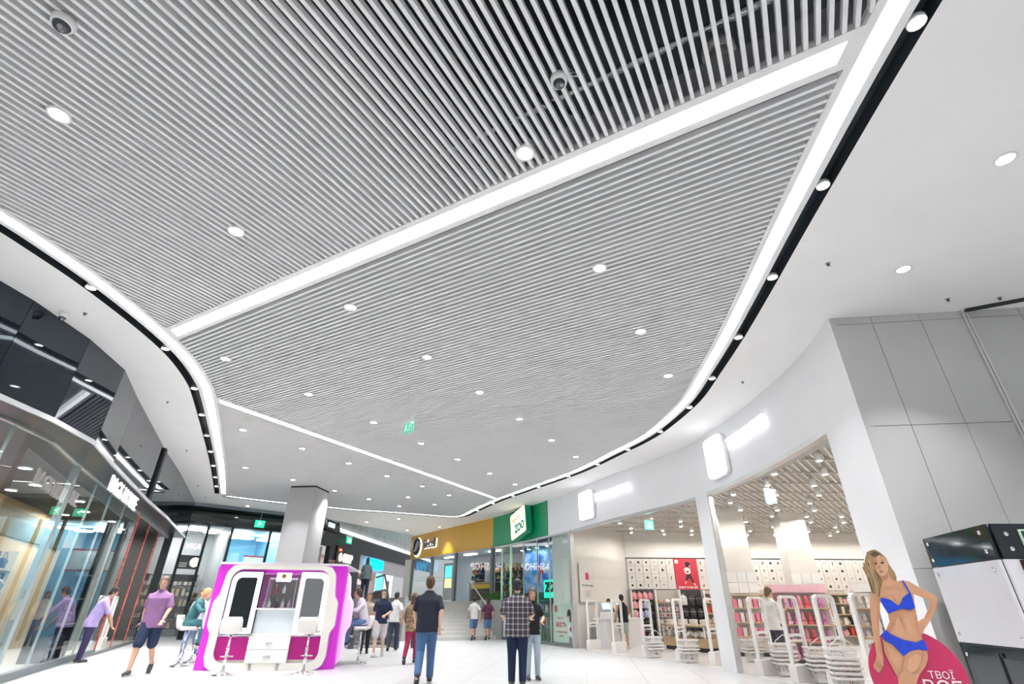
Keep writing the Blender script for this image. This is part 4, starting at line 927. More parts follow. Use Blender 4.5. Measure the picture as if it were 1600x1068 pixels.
for i in range(3, 11):
    b = bay(i, ['shelf bay with red and black boxes by the poster', 'shelf bay half hidden behind the facade pillar', 'shelf bay of wrapped gifts beside the first inner column', 'shelf bay with dark wall and boxes past the first column', 'shelf bay of pink gift packs beside the middle column', 'shelf bay with dark red soft toys past the middle column', 'shelf bay of round figures near the far corner', 'last shelf bay by the end wall'][i - 3])
    for j, z in enumerate((.3, .7, 1.1, 1.5, 1.85)):
        MB().box(.03, -.4, z, bayw - .03, -.05, z + .03).build('shelf', wood, b)
        if z > 1.8: continue
        for k in range(6):
            q = random.Random(i * 50 + j * 7 + k); c = q.choice([(.5, .06, .05), (.65, .6, .56), (.06, .06, .07), (.72, .3, .38), (.6, .48, .3), (.75, .72, .7)]); h_ = .16 + .14 * q.random()
            nm_ = 'box%d' % int(c[0] * 100); m = M(nm_, c, .5)
            if q.random() < .3: mb = MB(); mb.ell((.12 + k * .165, -.22, z + .1), (.07, .07, .08), 8, 6); mb.ell((.12 + k * .165, -.22, z + .2), (.05, .05, .05), 8, 6)
            else: mb = MB().box(.06 + k * .165, -.34, z + .03, .19 + k * .165, -.1, z + .03 + h_)
            mb.build('goods', m, b)

# framed shop notice and counter along the slanted inner wall
wa = math.atan2(SB[1] - SA[1], SB[0] - SA[0])
nt_ = thing('wall_notice', 'white wall hung notice with a red square logo beside the counter', 'notice', (2.98, 21.82, 0), wa)
MB().box(-.52, -.06, 1.5, .62, -.02, 2.85).build('banner', M('banner_white', (.70, .68, .65), .5), nt_); MB().box(-.55, -.08, 1.46, .65, -.02, 1.5).build('bottom_bar', M('banner_bar', (.5, .48, .46), .5), nt_)
MB().box(-.11, -.066, 2.27, .12, -.06, 2.52).build('logo', redp, nt_); text('words', 'THE ZOOM STORE', .095, M('grey_words', (.12, .12, .12), .5), nt_, (0, -.066, 2.06), ext=.002)
for k, (w, c) in enumerate(((.5, redp), (.3, MATS['grey_words']), (.4, MATS['grey_words']), (.34, MATS['grey_words']), (.2, MATS['grey_words']))): MB().box(-w / 2, -.064, 1.86 - k * .05, w / 2, -.06, 1.872 - k * .05).build('printed_line', c, nt_)
ct = thing('shop_counter', 'white checkout counter beside the gift shop entrance', 'counter', (2.75, 21.75, 0), wa)
cw_ = M('counter_white', (.72, .71, .72), .35)
MB().box(-.15, -1.15, 0, 2.75, -.75, .92).build('front', cw_, ct); MB().box(-.2, -1.18, .92, 2.8, -.6, .96).build('top', white_pl, ct)
for x in (.0, 1.1): MB().box(x, -1.16, .96, x + .6, -.8, 1.16).build('raised_box', white_pl, ct)
for k, x in enumerate((.3, 1.4)):
    (px, py) = (2.75 + math.cos(wa) * x + math.sin(wa) * .95, 21.75 + math.sin(wa) * x - math.cos(wa) * .95)
    t = thing('monitor', ['touch screen till at the near end of the checkout counter', 'touch screen till in front of the cashier'][k], 'monitor', (px, py, 1.162), wa - .5)
    mb = MB(); mb.box(-.2, 0, .06, .2, .03, .34); mb.xf(Matrix.Rotation(-.35, 4, 'X')); mb.build('housing', M('till_grey', (.45, .44, .42), .4), t)
    mb = MB(); mb.box(-.17, -.006, .09, .17, 0, .31); mb.xf(Matrix.Rotation(-.35, 4, 'X')); mb.build('screen', ME('till_screen', (.45, .7, 1), .9), t); MB().box(-.1, -.02, 0, .1, .16, .08).build('foot', M('till_grey'), t)

# display tables
def table(name, lab, A, B, depth, z):
    A = np.array(A); B = np.array(B); L = np.linalg.norm(B - A); a = math.atan2(B[1] - A[1], B[0] - A[0])
    t = thing(name, lab, 'table', (A[0], A[1], 0), a)
    MB().box(-.02, -.02, z - .05, L + .02, depth + .02, z).build('top', wood, t); MB().box(0, 0, .12, L, depth, .36).build('drawer_box', wood, t); MB().box(.05, .05, 0, L - .05, depth - .05, .12).build('plinth', steel_dark, t)
    MB().box(.0, .0, .36, L, depth, .4).build('lower_shelf', wood, t)
    for x in (.03, L / 2, L - .03):
        for y in (.03, depth - .03): MB().box(x - .02, y - .02, .36, x + .02, y + .02, z - .05).build('leg', white_pl, t)
    for x in (L / 3, 2 * L / 3): MB().box(x - .004, -.004, .13, x + .004, .0, .36).build('joint', steel_dark, t)
    return t, a, L
tA, ta_, tL = table('display_table', 'wooden display table with white plush toys by the first entrance', (5.62, 21.2), (6.5, 19.3), 1.1, .78)
def onT(A, a, x, y, z): return (A[0] + math.cos(a) * x - math.sin(a) * y, A[1] + math.sin(a) * x + math.cos(a) * y, z)
plush_m = M('white_plush', (.78, .76, .73), .9, bump=.3, bscale=80)
pt = thing('plush_toy', 'round white plush toy lying on the lower shelf of the wooden table', 'plush toy', (0, 0, 0), 0, 'white plush toys on the table shelf')
MB().ell((0, 0, .11), (.16, .12, .11), 14, 10).build('body', plush_m, pt); MB().ell((-.02, -.13, .1), (.1, .08, .09), 14, 10).build('head', plush_m, pt)
for x in (-.11, .09): MB().ell((x, -.11, .12), (.035, .03, .07), 8, 6).build('ear', M('grey_plush', (.4, .38, .37), .9), pt)
for x in (-.05, .03): MB().ell((x, -.2, .12), (.012, .01, .014), 6, 5).build('eye', black_pl, pt)
for i, x in enumerate((.3, .75, 1.2, 1.65, 1.95)):
    pos = onT((5.62, 21.2), ta_, x, .22, .4)
    pl_ = 'round white plush toy on the lower table shelf, %s from the counter side' % ORD[i]
    if i == 0: pt.location = pos; pt.rotation_euler.z = ta_; pt['label'] = pl_
    else: dup(pt, pos, ta_, pl_)
for i in range(7):
    pos = onT((5.62, 21.2), ta_, .2 + i * .27, .3 + .35 * (i % 2), .78); c = [(.8, .75, .72), (.75, .4, .45), (.45, .6, .5), (.7, .62, .5)][i % 4]
    t = thing('gift_box', ['white gift box at the near corner of the wooden table', 'pink gift box near the wooden table edge', 'sage gift box on the wooden table', 'beige gift box in the middle of the wooden table', 'white gift box past the table middle', 'pink gift box towards the table end', 'sage gift box at the table end'][i], 'box', pos, ta_ + .2 * i)
    MB().box(-.1, -.08, 0, .1, .08, .16).build('body', M('gift%d' % (i % 4), c, .5), t); MB().box(-.105, -.085, .13, .105, .085, .17).build('lid', M('gift%d' % ((i + 1) % 4), (.8, .8, .78), .5), t)
table('display_table', 'wooden display table inside the wide second entrance', (7.7, 12.6), (8.5, 10.9), 1.1, .76)
table('display_table', 'low wooden table seen behind the near basket stack', (10.2, 12.7), (10.9, 11.4), 1.0, .72)
# tall gondola of pink packs and grey goods
for (x, y, w, lab, cs) in ((8.0, 15.6, 1.5, 'pink doll pack gondola in the middle of the gift shop', [(.8, .3, .38), (.78, .12, .16), (.8, .45, .6), (.6, .2, .5)]), (9.9, 14.6, 1.6, 'gondola hung with silver and white small goods', [(.55, .53, .5), (.72, .7, .68), (.35, .34, .33), (.62, .58, .52)]), (8.1, 20.9, 1.2, 'rack of grey and silver gifts behind the security gates', [(.5, .49, .47), (.68, .62, .6), (.3, .26, .24), (.65, .45, .45)]), (11.6, 14.0, 1.3, 'gondola of clear packs near the standee side', [(.5, .45, .47), (.68, .6, .62), (.3, .28, .29), (.6, .4, .45)])):
    t = thing('gondola', lab, 'shelf', (x, y, 0), -.35)
    MB().box(-w / 2, .2, 0, w / 2, .26, 1.75).build('back_panel', M('gondola_back', (.7, .66, .65), .5), t)
    MB().box(-w / 2, -.1, 1.7, w / 2, .26, 1.9).build('header', M('header_%d' % int(x * 10), (.8, .5, .58) if cs[0][0] > .7 else (.75, .74, .74), .5), t)
    for z in (.12, .5, .9, 1.3):
        MB().box(-w / 2, -.22, z, w / 2, .2, z + .03).build('shelf', wood, t)
        nn = int(w / .17)
        for k in range(nn):
            m = M('gd%d_%d' % (int(x * 10), k % 4), cs[k % 4], .4); xx = -w / 2 + .09 + k * .17
            mb = MB(); mb.box(xx - .06, -.16, z + .03, xx + .06, .02, z + .1); mb.lathe([(.05, .1), (.06, .17), (.035, .24), (.05, .29), (.0005, .33)], 8, (xx, -.07, z)); mb.build('goods', m, t)

# security gates
gate_m = M('gate_white', (.78, .77, .75), .35, var=.01)
def make_gate():
    t = thing('security_gate', '', 'security gate')
    w, h_, r = .25, 1.52, .1; pts = [(0, -w, .2), (0, -w, h_ - r)] + [(0, -w + r - r * math.cos(a), h_ - r + r * math.sin(a)) for a in np.linspace(0, PI / 2, 5)][1:] + [(0, w - r + r * math.sin(a), h_ - r + r * math.cos(a)) for a in np.linspace(0, PI / 2, 5)] + [(0, w, .2)]
    mb = MB()
    for p, q in zip(pts, pts[1:]): mb.bar(p, q, .05, .07, (1, 0, 0))
    mb.build('frame', gate_m, t); MB().box(-.025, -w, .78, .025, w, .84).box(-.025, -w, .70, .025, w, .73).build('crossbar', gate_m, t)
    MB().box(-.09, -w - .05, 0, .09, w + .05, .30).build('base', gate_m, t, bevel=.012); MB().box(-.03, -.09, h_ - .012, .03, .09, h_ + .022).build('lamp_strip', black_pl, t); MB().box(.026, -.09, .76, .029, .09, .79).build('lettering_strip', M('gate_letter', (.15, .15, .15), .5), t)
    return t
g0 = make_gate()
gates = [((2.95, 20.45), 'first security gate, beside the checkout counter'), ((3.6, 19.2), 'security gate just before the man in the black tank top'), ((4.3, 18.0), 'security gate behind the basket stack facing the mini backpacks'), ((4.85, 16.4), 'security gate in front of the white plush table'), ((5.42, 15.35), 'security gate close beside the facade pillar'),
         ((5.75, 13.2), 'first security gate past the facade pillar'), ((5.92, 12.0), 'security gate in front of the pink doll packs'), ((6.05, 10.85), 'security gate in front of the silver goods gondola'), ((6.1, 9.75), 'last security gate, beside the blue lingerie standee')]
for i, ((x, y), lab) in enumerate(gates):
    _, a = RF.at(RF.near(x, y)); rz = a + PI * .12
    if i == 0: g0.location = (x, y, 0); g0.rotation_euler.z = rz; g0['label'] = lab; g0['group'] = 'security gates of the gift shop'
    else: dup(g0, (x, y, 0), rz, lab)

# shopping baskets
bas_m = M('basket_white', (.80, .78, .76), .35, var=.01)
def make_basket():
    t = thing('shopping_basket', '', 'basket')
    W0, D0, W1, D1, H = .17, .12, .225, .16, .23
    mb = MB(); lerp = lambda u: (W0 + (W1 - W0) * u, D0 + (D1 - D0) * u, H * u)
    def wallring(u0, u1):
        a, b, z0 = lerp(u0); c, d, z1 = lerp(u1)
        vs = [(-a, -b, z0), (a, -b, z0), (a, b, z0), (-a, b, z0), (-c, -d, z1), (c, -d, z1), (c, d, z1), (-c, d, z1)]
        mb.add(vs, [(0, 1, 5, 4), (1, 2, 6, 5), (2, 3, 7, 6), (3, 0, 4, 7)])
    wallring(0, .35); mb.add([(-W0, -D0, 0), (W0, -D0, 0), (W0, D0, 0), (-W0, D0, 0)], [(3, 2, 1, 0)]); wallring(.58, .66); wallring(.86, 1)
    a, b, z0 = lerp(.35); c, d, z1 = lerp(.86)
    for k in range(11):
        u = -1 + 2 * k / 10
        for sg in (-1, 1): mb.bar((u * a, sg * b, z0), (u * c, sg * d, z1), .012, .004)
    for k in range(7):
        u = -1 + 2 * k / 6
        for sg in (-1, 1): mb.bar((sg * a, u * b, z0), (sg * c, u * d, z1), .012, .004)
    mb.build('body', bas_m, t)
    rm_ = MB(); Q = [(-W1 - .012, -D1 - .012), (W1 + .012, -D1 - .012), (W1 + .012, D1 + .012), (-W1 - .012, D1 + .012)]
    for p, q in zip(Q, Q[1:] + Q[:1]): rm_.bar((*p, H), (*q, H), .03, .03)
    rm_.build('rim', bas_m, t); MB().box(-.02, -D0 - .028, .07, .02, -D0 - .02, .11).build('logo', redp, t)
    return t
b0 = make_basket()
handle_me = MB().tube([(-.2, -.15, .24), (-.17, -.17, .3), (0, -.2, .42), (.17, -.17, .3), (.2, -.15, .24)], .008, 6).mesh('handle', bas_m)
stacks = [((4.28, 17.35), 4, 'facing the mini backpack wall'), ((4.85, 15.85), 4, 'before the white plush table'), ((6.75, 16.2), 4, 'just behind the facade pillar'), ((6.05, 12.95), 5, 'past the facade pillar'), ((6.2, 11.75), 5, 'before the pink doll packs'), ((5.85, 10.35), 6, 'nearest the lingerie standee')]
pos_w = ['lowest', 'second from the bottom', 'third from the bottom', 'fourth from the bottom', 'fifth from the bottom', 'sixth from the bottom']
for i, ((x, y), n, where) in enumerate(stacks):
    _, a = RF.at(RF.near(min(x, 5.3), y)); rz = a + PI * .42
    for k in range(n):
        w_ = 'topmost' if k == n - 1 else pos_w[k]; lab = 'white shopping basket, %s of the stack %s' % (w_, where)
        pos = (x, y, .02 + k * .075 + (0 if k < n - 1 else .06))
        s_ = .98
        if i == 0 and k == 0: b0.location = pos; b0.rotation_euler.z = rz; b0['label'] = lab; b0['group'] = 'shopping baskets in stacks'; b0.scale = (s_,) * 3; q = b0
        else: q = dup(b0, pos, rz, lab)
        if k == n - 1: put('handle', handle_me, q)
# exit signs hanging in the entrances
for (x, y, lab) in ((4.55, 17.3, 'green exit sign hanging inside the first gift shop entrance'), (6.35, 12.55, 'green exit sign hanging inside the wide second entrance')):
    t = thing('exit_sign', lab, 'exit sign', (x, y, 3.72), .3)
    MB().box(-.16, -.012, -.16, .16, .012, .12).build('plate', ME('mint_exit', (.25, .85, .62), .9), t); MB().box(-.17, -.03, .12, .17, .03, .18).build('housing', white_pl, t); MB().tube([(0, 0, .18), (0, 0, ZG - 3.74)], .008, 6).build('rod', white_pl, t)
    MB().plate([(-.08, -.09), (.0, -.02), (-.05, .05), (.06, .04), (.02, -.03), (.09, -.1)], -.018, -.012).build('running_figure', ME('exit_white'  , (.8, 1, .9), 2), t)
# ------------------------------------------------------------------ bag shop behind the glass on the left
LG = Path(offset([tuple(p) for p in LF.P], -.6))
def on_l(s, inn=0.0, z=0.0, path=LG):
    p, a = path.at(s); return (p[0] - math.sin(a) * inn, p[1] + math.cos(a) * inn, z), a     # inn > 0 goes into the shop
lgw = thing('shop_window', 'tall glass front of the bag shop under the dark mirror fascia', 'window')
y2s = lambda y: LG.near(np.interp(y, [p[1] for p in LG.P], [p[0] for p in LG.P]), y)
cuts = [y2s(y) for y in (-6, -2, 2, 5.2, 7.9, 10.62, 12.2, 13.6, 15.2, 16.85)] ; doors = [y2s(18.6), y2s(20.6), y2s(23.4)]
greenish = M('grey_green_mullion', (.34, .40, .40), .35, .4)
for i, (a_, b_) in enumerate(zip(cuts, cuts[1:])):
    (p, a) = on_l((a_ + b_) / 2); L = b_ - a_
    MB().cbox(0, 0, 2.02, L - .012, .014, 3.76).build('pane', glass_m, lgw, p, a)
for s in cuts[:-1]:
    (p, a) = on_l(s); wide = abs(s - y2s(10.62)) < .01
    MB().cbox(0, .04, 2.0, .20 if wide else .02, .1 if wide else .05, 3.85).build('mullion', greenish, lgw, p, a)
for a_, b_ in zip([doors[1]], [doors[2]]):
    (p, a) = on_l((a_ + b_) / 2); MB().cbox(0, 0, 2.02, b_ - a_ - .012, .014, 3.76).build('pane', glass_m, lgw, p, a)
redline = M('red_white_edge', (.7, .10, .08), .5, var=.9, scale=30)
for s in (cuts[-1], doors[0], doors[1]):
    (p, a) = on_l(s); MB().cbox(0, -.02, 2.0, .045, .03, 3.85).build('edge_strip', redline, lgw, p, a)
(p, a) = on_l(doors[2]); MB().cbox(0, 0, 1.97, .16, .3, 3.94).build('end_post', post_m, lgw, p, a)
Pg = LG.cut(cuts[0], cuts[-1]); MB().ribbon(offset(Pg, .05), offset(Pg, -.1), 0, .14).build('plinth', M('dark_grey_plinth', (.10, .115, .125), .4), lgw); MB().ribbon(offset(Pg, .03), offset(Pg, -.05), 3.86, 3.9).build('head', alu, lgw)
Pg = LG.cut(cuts[-1], doors[2]); MB().ribbon(offset(Pg, .03), offset(Pg, -.05), 3.82, 3.9).build('head', alu, lgw); MB().ribbon(offset(Pg, .05), offset(Pg, -.1), 0, .06).build('plinth', MATS['dark_grey_plinth'], lgw)
# BAGS HOUSE letters under the fascia
s_b = LF.near(-9.23, 12.23); (p, a) = on_l(s_b, -.03, 3.58, LF)
bs_ = thing('shop_sign', 'white raised BAGS HOUSE letters under the mirror fascia', 'sign', p, a + PI)
bs_.rotation_euler.z = a                       # text runs along the facade, read from the mall
tx = text('letters', 'BAGS HOUSE', .46, ME('white_letter_glow', (1, .98, 1), .25), bs_, (0, 0, 0), (PI / 2, 0, 0), .02)
wd = max(v.co.x for v in tx.data.vertices) - min(v.co.x for v in tx.data.vertices); tx.data.transform(Matrix.Diagonal((3.05 / wd, 1, 1, 1)))
# interior shell
inn = offset([tuple(p) for p in LG.P], -2.9); mb = MB()
woodw = M('honey_wood_wall', (.50, .35, .19), .5, var=.12, stretch=(6, 6, .4), scale=4); olive = M('olive_fascia', (.085, .065, .02), .5)
IP = Path(inn); Pi = IP.cut(0, IP.L[-1])
struct(MB().ribbon(Pi, offset(Pi, -.1), 0, 3.95).build('wall_left', woodw), 'honey coloured wood wall inside the bag shop')
cl_ = MB()
for u, v, w, x in zip(Pi, Pi[1:], LG.P[1:], LG.P): cl_.add([(*u, 3.94), (*v, 3.94), (*w, 3.94), (*x, 3.94)], [(3, 2, 1, 0)])
struct(cl_.build('ceiling', M('bag_shop_ceiling', (.05, .055, .06), .6)), 'dark ceiling inside the bag shop')
fl_ = MB()
for u, v, w, x in zip(Pi, Pi[1:], LG.P[1:], LG.P): fl_.add([(*u, .004), (*v, .004), (*w, .004), (*x, .004)], [(0, 1, 2, 3)])
struct(fl_.build('floor', M('bag_shop_floor', (.45, .43, .40), .35)), 'pale floor inside the bag shop')
e0, e1 = on_l(doors[2] - .02, .0)[0], on_l(doors[2] - .02, 3.0)[0]
struct(MB().bar((e0[0], e0[1] , 2), (e1[0], e1[1], 2), .1, 3.9).build('wall_left', M('dark_shop_end', (.06, .065, .07), .5)), 'dark end wall of the bag shop')
def on_i(s, out, z=0.0): p, a = IP.at(s); return (p[0] + math.sin(a) * out, p[1] - math.cos(a) * out, z), a
si = lambda x, y: IP.near(x, y)
fpan = thing('bag_shop_fascia', 'olive band along the top of the bag shop back wall', 'fascia'); q = IP.cut(si(-10.5, 8), si(-15.5, 20)); MB().ribbon(offset(q, .06), offset(q, .01), 3.0, 3.7).build('panel', olive, fpan)
lamp_b = ME('bag_lamp', (1, .97, .92), 480)
lb = thing('downlight', 'round lamp in the dark bag shop ceiling', 'downlight', (0, 0, 0), 0, 'lamps in the bag shop ceiling')
MB().lathe([(.0005, -.01), (.11, -.01), (.12, .0)], 18).build('lens', lamp_b, lb); MB().lathe([(.115, .02), (.115, -.02), (.14, -.02), (.14, .02)], 18).build('ring', white_pl, lb)
for i, (y, d) in enumerate(((7.5, 1.2), (9.5, 1.4), (11.5, 1.2), (13.4, 1.6), (15.4, 1.2), (17.4, 1.6), (19.4, 1.3), (10.5, 2.3), (14.4, 2.4), (21.5, 1.4), (5, 1.2), (18.4, 2.4))):
    pos = on_l(y2s(y), d, 3.92)[0]
    lb_l = 'round lamp in the dark bag shop ceiling, %s of the %s line' % (ORD[i], 'front' if d < 2 else 'rear')
    if i == 0: lb.location = pos; lb['label'] = lb_l
    else: dup(lb, pos, label=lb_l)
(p, a) = on_i(si(-11.4, 11.6), .5, 3.2)
sg = thing('lit_sign', 'glowing pink sign with white script inside the bag shop', 'sign', p, a)
MB().box(-1.2, -.03, -.3, .55, .05, .3).build('panel', ME('pink_panel', (1, .42, 1), 1.3), sg)
sc = MB(); sc.tube([(x, -.05, .02 + .12 * math.sin(x * 9) * (1 - .3 * (x > 0))) for x in np.linspace(-1.0, .45, 40)], .022, 6); sc.build('script', ME('white_script', (1, 1, 1), 1.5), sg)
MB().tube([(-.35, -.05, -.16), (-.45, -.05, -.2), (-.35, -.05, -.25), (-.1, -.05, -.25)], .02, 6).build('script', MATS['white_script'], sg)
# bags
def make_bag(colname, col):
    t = thing('handbag', '', 'handbag'); m = M('leather_' + colname, col, .4, var=.06, bump=.15, bscale=60)
    mb = MB(); vs = []; n = 16
    for (z, w, d) in ((0, .15, .055), (.02, .165, .07), (.14, .155, .06), (.22, .13, .035), (.235, .12, .02)):
        for k in range(n):
            an = 2 * PI * k / n; c, s_ = math.cos(an), math.sin(an); vs.append((w * math.copysign(abs(c) ** .45, c), d * math.copysign(abs(s_) ** .6, s_), z))
    fs = [(i * n + k, i * n + (k + 1) % n, (i + 1) * n + (k + 1) % n, (i + 1) * n + k) for i in range(4) for k in range(n)] + [list(range(n))[::-1], list(range(4 * n, 5 * n))]
    mb.add(vs, fs, True); mb.build('body', m, t)
    MB().tube([(-.09, -.03, .21), (-.085, -.03, .30), (-.04, -.03, .36), (.04, -.03, .36), (.085, -.03, .30), (.09, -.03, .21)], .009, 6).build('handle', m, t)
    MB().box(-.02, -.075, .13, .02, -.06, .17).build('clasp', chrome, t); MB().box(-.13, -.068, .12, .13, -.05, .2).build('flap', m, t)
    return t
bagp = {}
palette = [('navy', (.02, .035, .13)), ('coral', (.62, .13, .09)), ('brown', (.14, .06, .03)), ('grey', (.33, .33, .36)), ('white', (.72, .7, .7)), ('black', (.015, .015, .017)), ('violet', (.25, .12, .35))]
shelf_w = M('pale_shelf_board', (.55, .47, .38), .45)
bays_ = [(-11.2, 11.0, 'nearest wall shelf of coloured bags'), (-11.75, 12.4, 'second wall shelf of coloured bags'), (-12.35, 13.8, 'third wall shelf of coloured bags by the grey mullion'), (-12.95, 15.2, 'fourth wall shelf of bags deep in the shop')]
rown = ['bottom', 'second', 'third', 'top']
for bi, (x, y, lab) in enumerate(bays_):
    (p, a) = on_i(si(x, y), .02); sh_ = thing('bag_shelf', lab, 'shelf', p, a)
    for z in (.45, .98, 1.55, 2.1): MB().box(-.7, -.42, z, .7, 0, z + .04).build('board', shelf_w, sh_)
    MB().box(-.72, -.42, 0, -.68, 0, 2.6).box(.68, -.42, 0, .72, 0, 2.6).build('side', shelf_w, sh_)
    if bi < 3: MB().tube([(-.65, -.3, 2.0), (.65, -.3, 2.0)], .015, 8).build('hanging_rail', steel_dark, sh_)
    for ri, z in enumerate((.49, 1.02, 1.59, 2.14)):
        for k in range(3):
            c = palette[(bi * 5 + ri * 3 + k * 2) % 7]; xx = -.45 + .45 * k
            pos = (p[0] + math.cos(a) * xx + math.sin(a) * .2, p[1] + math.sin(a) * xx - math.cos(a) * .2, z)
            lab2 = '%s handbag, %s on the %s board of the %s' % (c[0], ['first', 'middle', 'last'][k], rown[ri], ['nearest wall shelf', 'second wall shelf', 'third wall shelf', 'fourth wall shelf'][bi])
            if c[0] in bagp: dup(bagp[c[0]], pos, a, lab2)
            else:
                t = make_bag(*c); bagp[c[0]] = t; t.location = pos; t.rotation_euler.z = a; t['label'] = lab2; t['group'] = 'handbags on the bag shop shelves'; t.scale = (1.15,) * 3
# dark rack with black bags close to the glass
(p, a) = on_l(y2s(15.4), .55); rk = thing('display_rack', 'black rack of black bags standing just behind the shop glass', 'rack', p, a)
for z in (.25, .8, 1.4, 2.0): MB().box(-.8, -.1, z, .8, .35, z + .04).build('board', M('rack_brown', (.10, .06, .045), .4), rk)
MB().box(-.82, .35, 0, .82, .4, 2.6).build('back_panel', black_pl, rk)
for x in (-.81, .81): MB().box(x - .02, -.1, 0, x + .02, .4, 2.6).build('upright', black_pl, rk)
for ri, z in enumerate((.29, .84, 1.44, 2.04)):
    for k in range(4):
        xx = -.6 + .4 * k; pos = (p[0] + math.cos(a) * xx - math.sin(a) * .1, p[1] + math.sin(a) * xx + math.cos(a) * .1, z)
        if 'black' not in bagp:
            bagp['black'] = t = make_bag(*palette[5]); t.location = pos; t.rotation_euler.z = a; t['group'] = 'handbags on the bag shop shelves'; t['label'] = ''
            t.scale = (1.15,) * 3; t['label'] = 'black handbag, %s on the %s board of the black rack' % (['first', 'second', 'third', 'last'][k], rown[ri])
        else: dup(bagp['black'], pos, a, 'black handbag, %s on the %s board of the black rack' % (['first', 'second', 'third', 'last'][k], rown[ri]))
# clothes rail inside the glass
(p, a) = on_l(y2s(12.7), 1.5); cr = thing('clothes_rail', 'rail of grey and white garments in the bag shop', 'clothes rail', p, a)
MB().tube([(-.9, 0, 0), (-.9, 0, 1.9), (.9, 0, 1.9), (.9, 0, 0)], .018, 8).build('frame', steel_dark, cr); MB().box(-.95, -.25, 0, .95, .25, .04).build('foot', steel_dark, cr)
for k in range(7):
    c = [(.35, .34, .38), (.12, .15, .17), (.5, .45, .46), (.7, .69, .7), (.05, .07, .2), (.45, .36, .45), (.2, .2, .22)][k]
    pos = (p[0] + math.cos(a) * (-.7 + k * .23), p[1] + math.sin(a) * (-.7 + k * .23), 0)
    t = thing('garment', '%s garment hanging on the bag shop rail, %s along' % (['light grey', 'charcoal', 'dusty pink', 'white', 'navy', 'mauve', 'dark grey'][k], ['first', 'second', 'third', 'fourth', 'fifth', 'sixth', 'seventh'][k]), 'garment', pos, a + PI / 2 - .5)
    mb = MB(); mb.plate([(-.2, 1.05), (-.17, 1.5), (-.22, 1.68), (-.05, 1.8), (.05, 1.8), (.22, 1.68), (.17, 1.5), (.2, 1.05)], -.025, .025); mb.build('cloth', M('cloth_%d' % k, c, .8), t, bevel=.01)
    MB().tube([(-.15, 0, 1.74), (0, 0, 1.82), (.15, 0, 1.74)], .008, 6).tube([(0, 0, 1.82), (0, 0, 1.92), (.02, 0, 1.935)], .005, 6).build('hanger', white_pl, t)
# door gates
for k, (y, d, lab) in enumerate(((18.0, .5, 'white security gate in the bag shop doorway'), (19.9, .5, 'white security gate at the far side of the bag shop doorway'))):
    pos, a = on_l(y2s(y), d); q = dup(g0, pos, a + PI / 2, lab); q['group'] = 'security gates of the bag shop'
ob = thing('bag_stand', 'tall olive display block inside the bag shop doorway', 'display block', *[on_l(y2s(19.0), 1.4)[0], on_l(y2s(19.0), 1.4)[1]]); MB().box(-.3, -.3, 0, .3, .3, 2.0).build('block', M('olive_grey', (.22, .23, .2), .5), ob, bevel=.01); MB().box(-.34, -.34, 2.0, .34, .34, 2.05).build('cap', steel_dark, ob)
# ------------------------------------------------------------------ white beauty kiosk with magenta light
KA = math.atan2(.44, 2.83)
kx, ky = -6.95, 13.12
K = thing('beauty_kiosk', 'white rounded beauty kiosk with glowing magenta edges and two lit mirrors', 'kiosk', (kx, ky, 0), KA)
cream = M('cream_gloss', (.80, .785, .73), .18, var=.01, coat=.4); mag = M('magenta_glow', (.42, .02, .40), .4, emit=(.60, .02, .60), es=.27, var=0); magd = M('magenta_panel', (.36, .0, .17), .3, var=.03); pinkglow = M('pink_glow', (.75, .62, .72), .4, emit=(1, .35, 1), es=.35, var=0)
KW = 2.87
def kout(g, top, r=.22):      # notched hexagon like outline, g = growth of the sides
    l = [(.30 - g, top - .02), (.18 - g, top - .18), (.13 - g, 1.5), (.03 - g, 1.36), (.03 - g, .86), (.13 - g, .72), (.13 - g, .25), (.2 - g, .06), (.36 - g, .0)]
    return l + [(KW - x, z) for x, z in l[::-1]] + [(KW - .5 + g, top), (.5 - g, top)]
def hole_plate(outer, inner, y0, y1):
    """plate with one opening, joined ring of quads between resampled loops"""
    def resample(P, n):
        P = [np.array(p, float) for p in P]; P.append(P[0]); L = [0]
        for a, b in zip(P, P[1:]): L.append(L[-1] + np.linalg.norm(b - a))
        c = np.mean(P[:-1], axis=0); out = []
        for k in range(n):
            th = 2 * PI * k / n; d = np.array([math.cos(th), math.sin(th)]); best = None
            for a, b in zip(P, P[1:]):
                e = b - a; den = d[0] * e[1] - d[1] * e[0]
                if abs(den) < 1e-9: continue
                w = a - CEN; t = (w[0] * e[1] - w[1] * e[0]) / den; u = (w[0] * d[1] - w[1] * d[0]) / den
                if t > 0 and -1e-6 <= u <= 1 + 1e-6 and (best is None or t < best): best = t
            out.append(tuple(CEN + d * best))
        return out
    n = 120; A = resample(outer, n); B = resample(inner, n); mb = MB(); vs = []
    for (x, z) in A: vs += [(x, y0, z), (x, y1, z)]
    for (x, z) in B: vs += [(x, y0, z), (x, y1, z)]
    fs = []
    for k in range(n):
        k2 = (k + 1) % n; a, b, c, d = 2 * k, 2 * k2, 2 * n + 2 * k, 2 * n + 2 * k2
        fs += [(a, b, d, c), (a + 1, c + 1, d + 1, b + 1), (a, a + 1, b + 1, b), (c, d, d + 1, c + 1)]
    return mb.add(vs, fs)
CEN = np.array([KW / 2, 1.1])
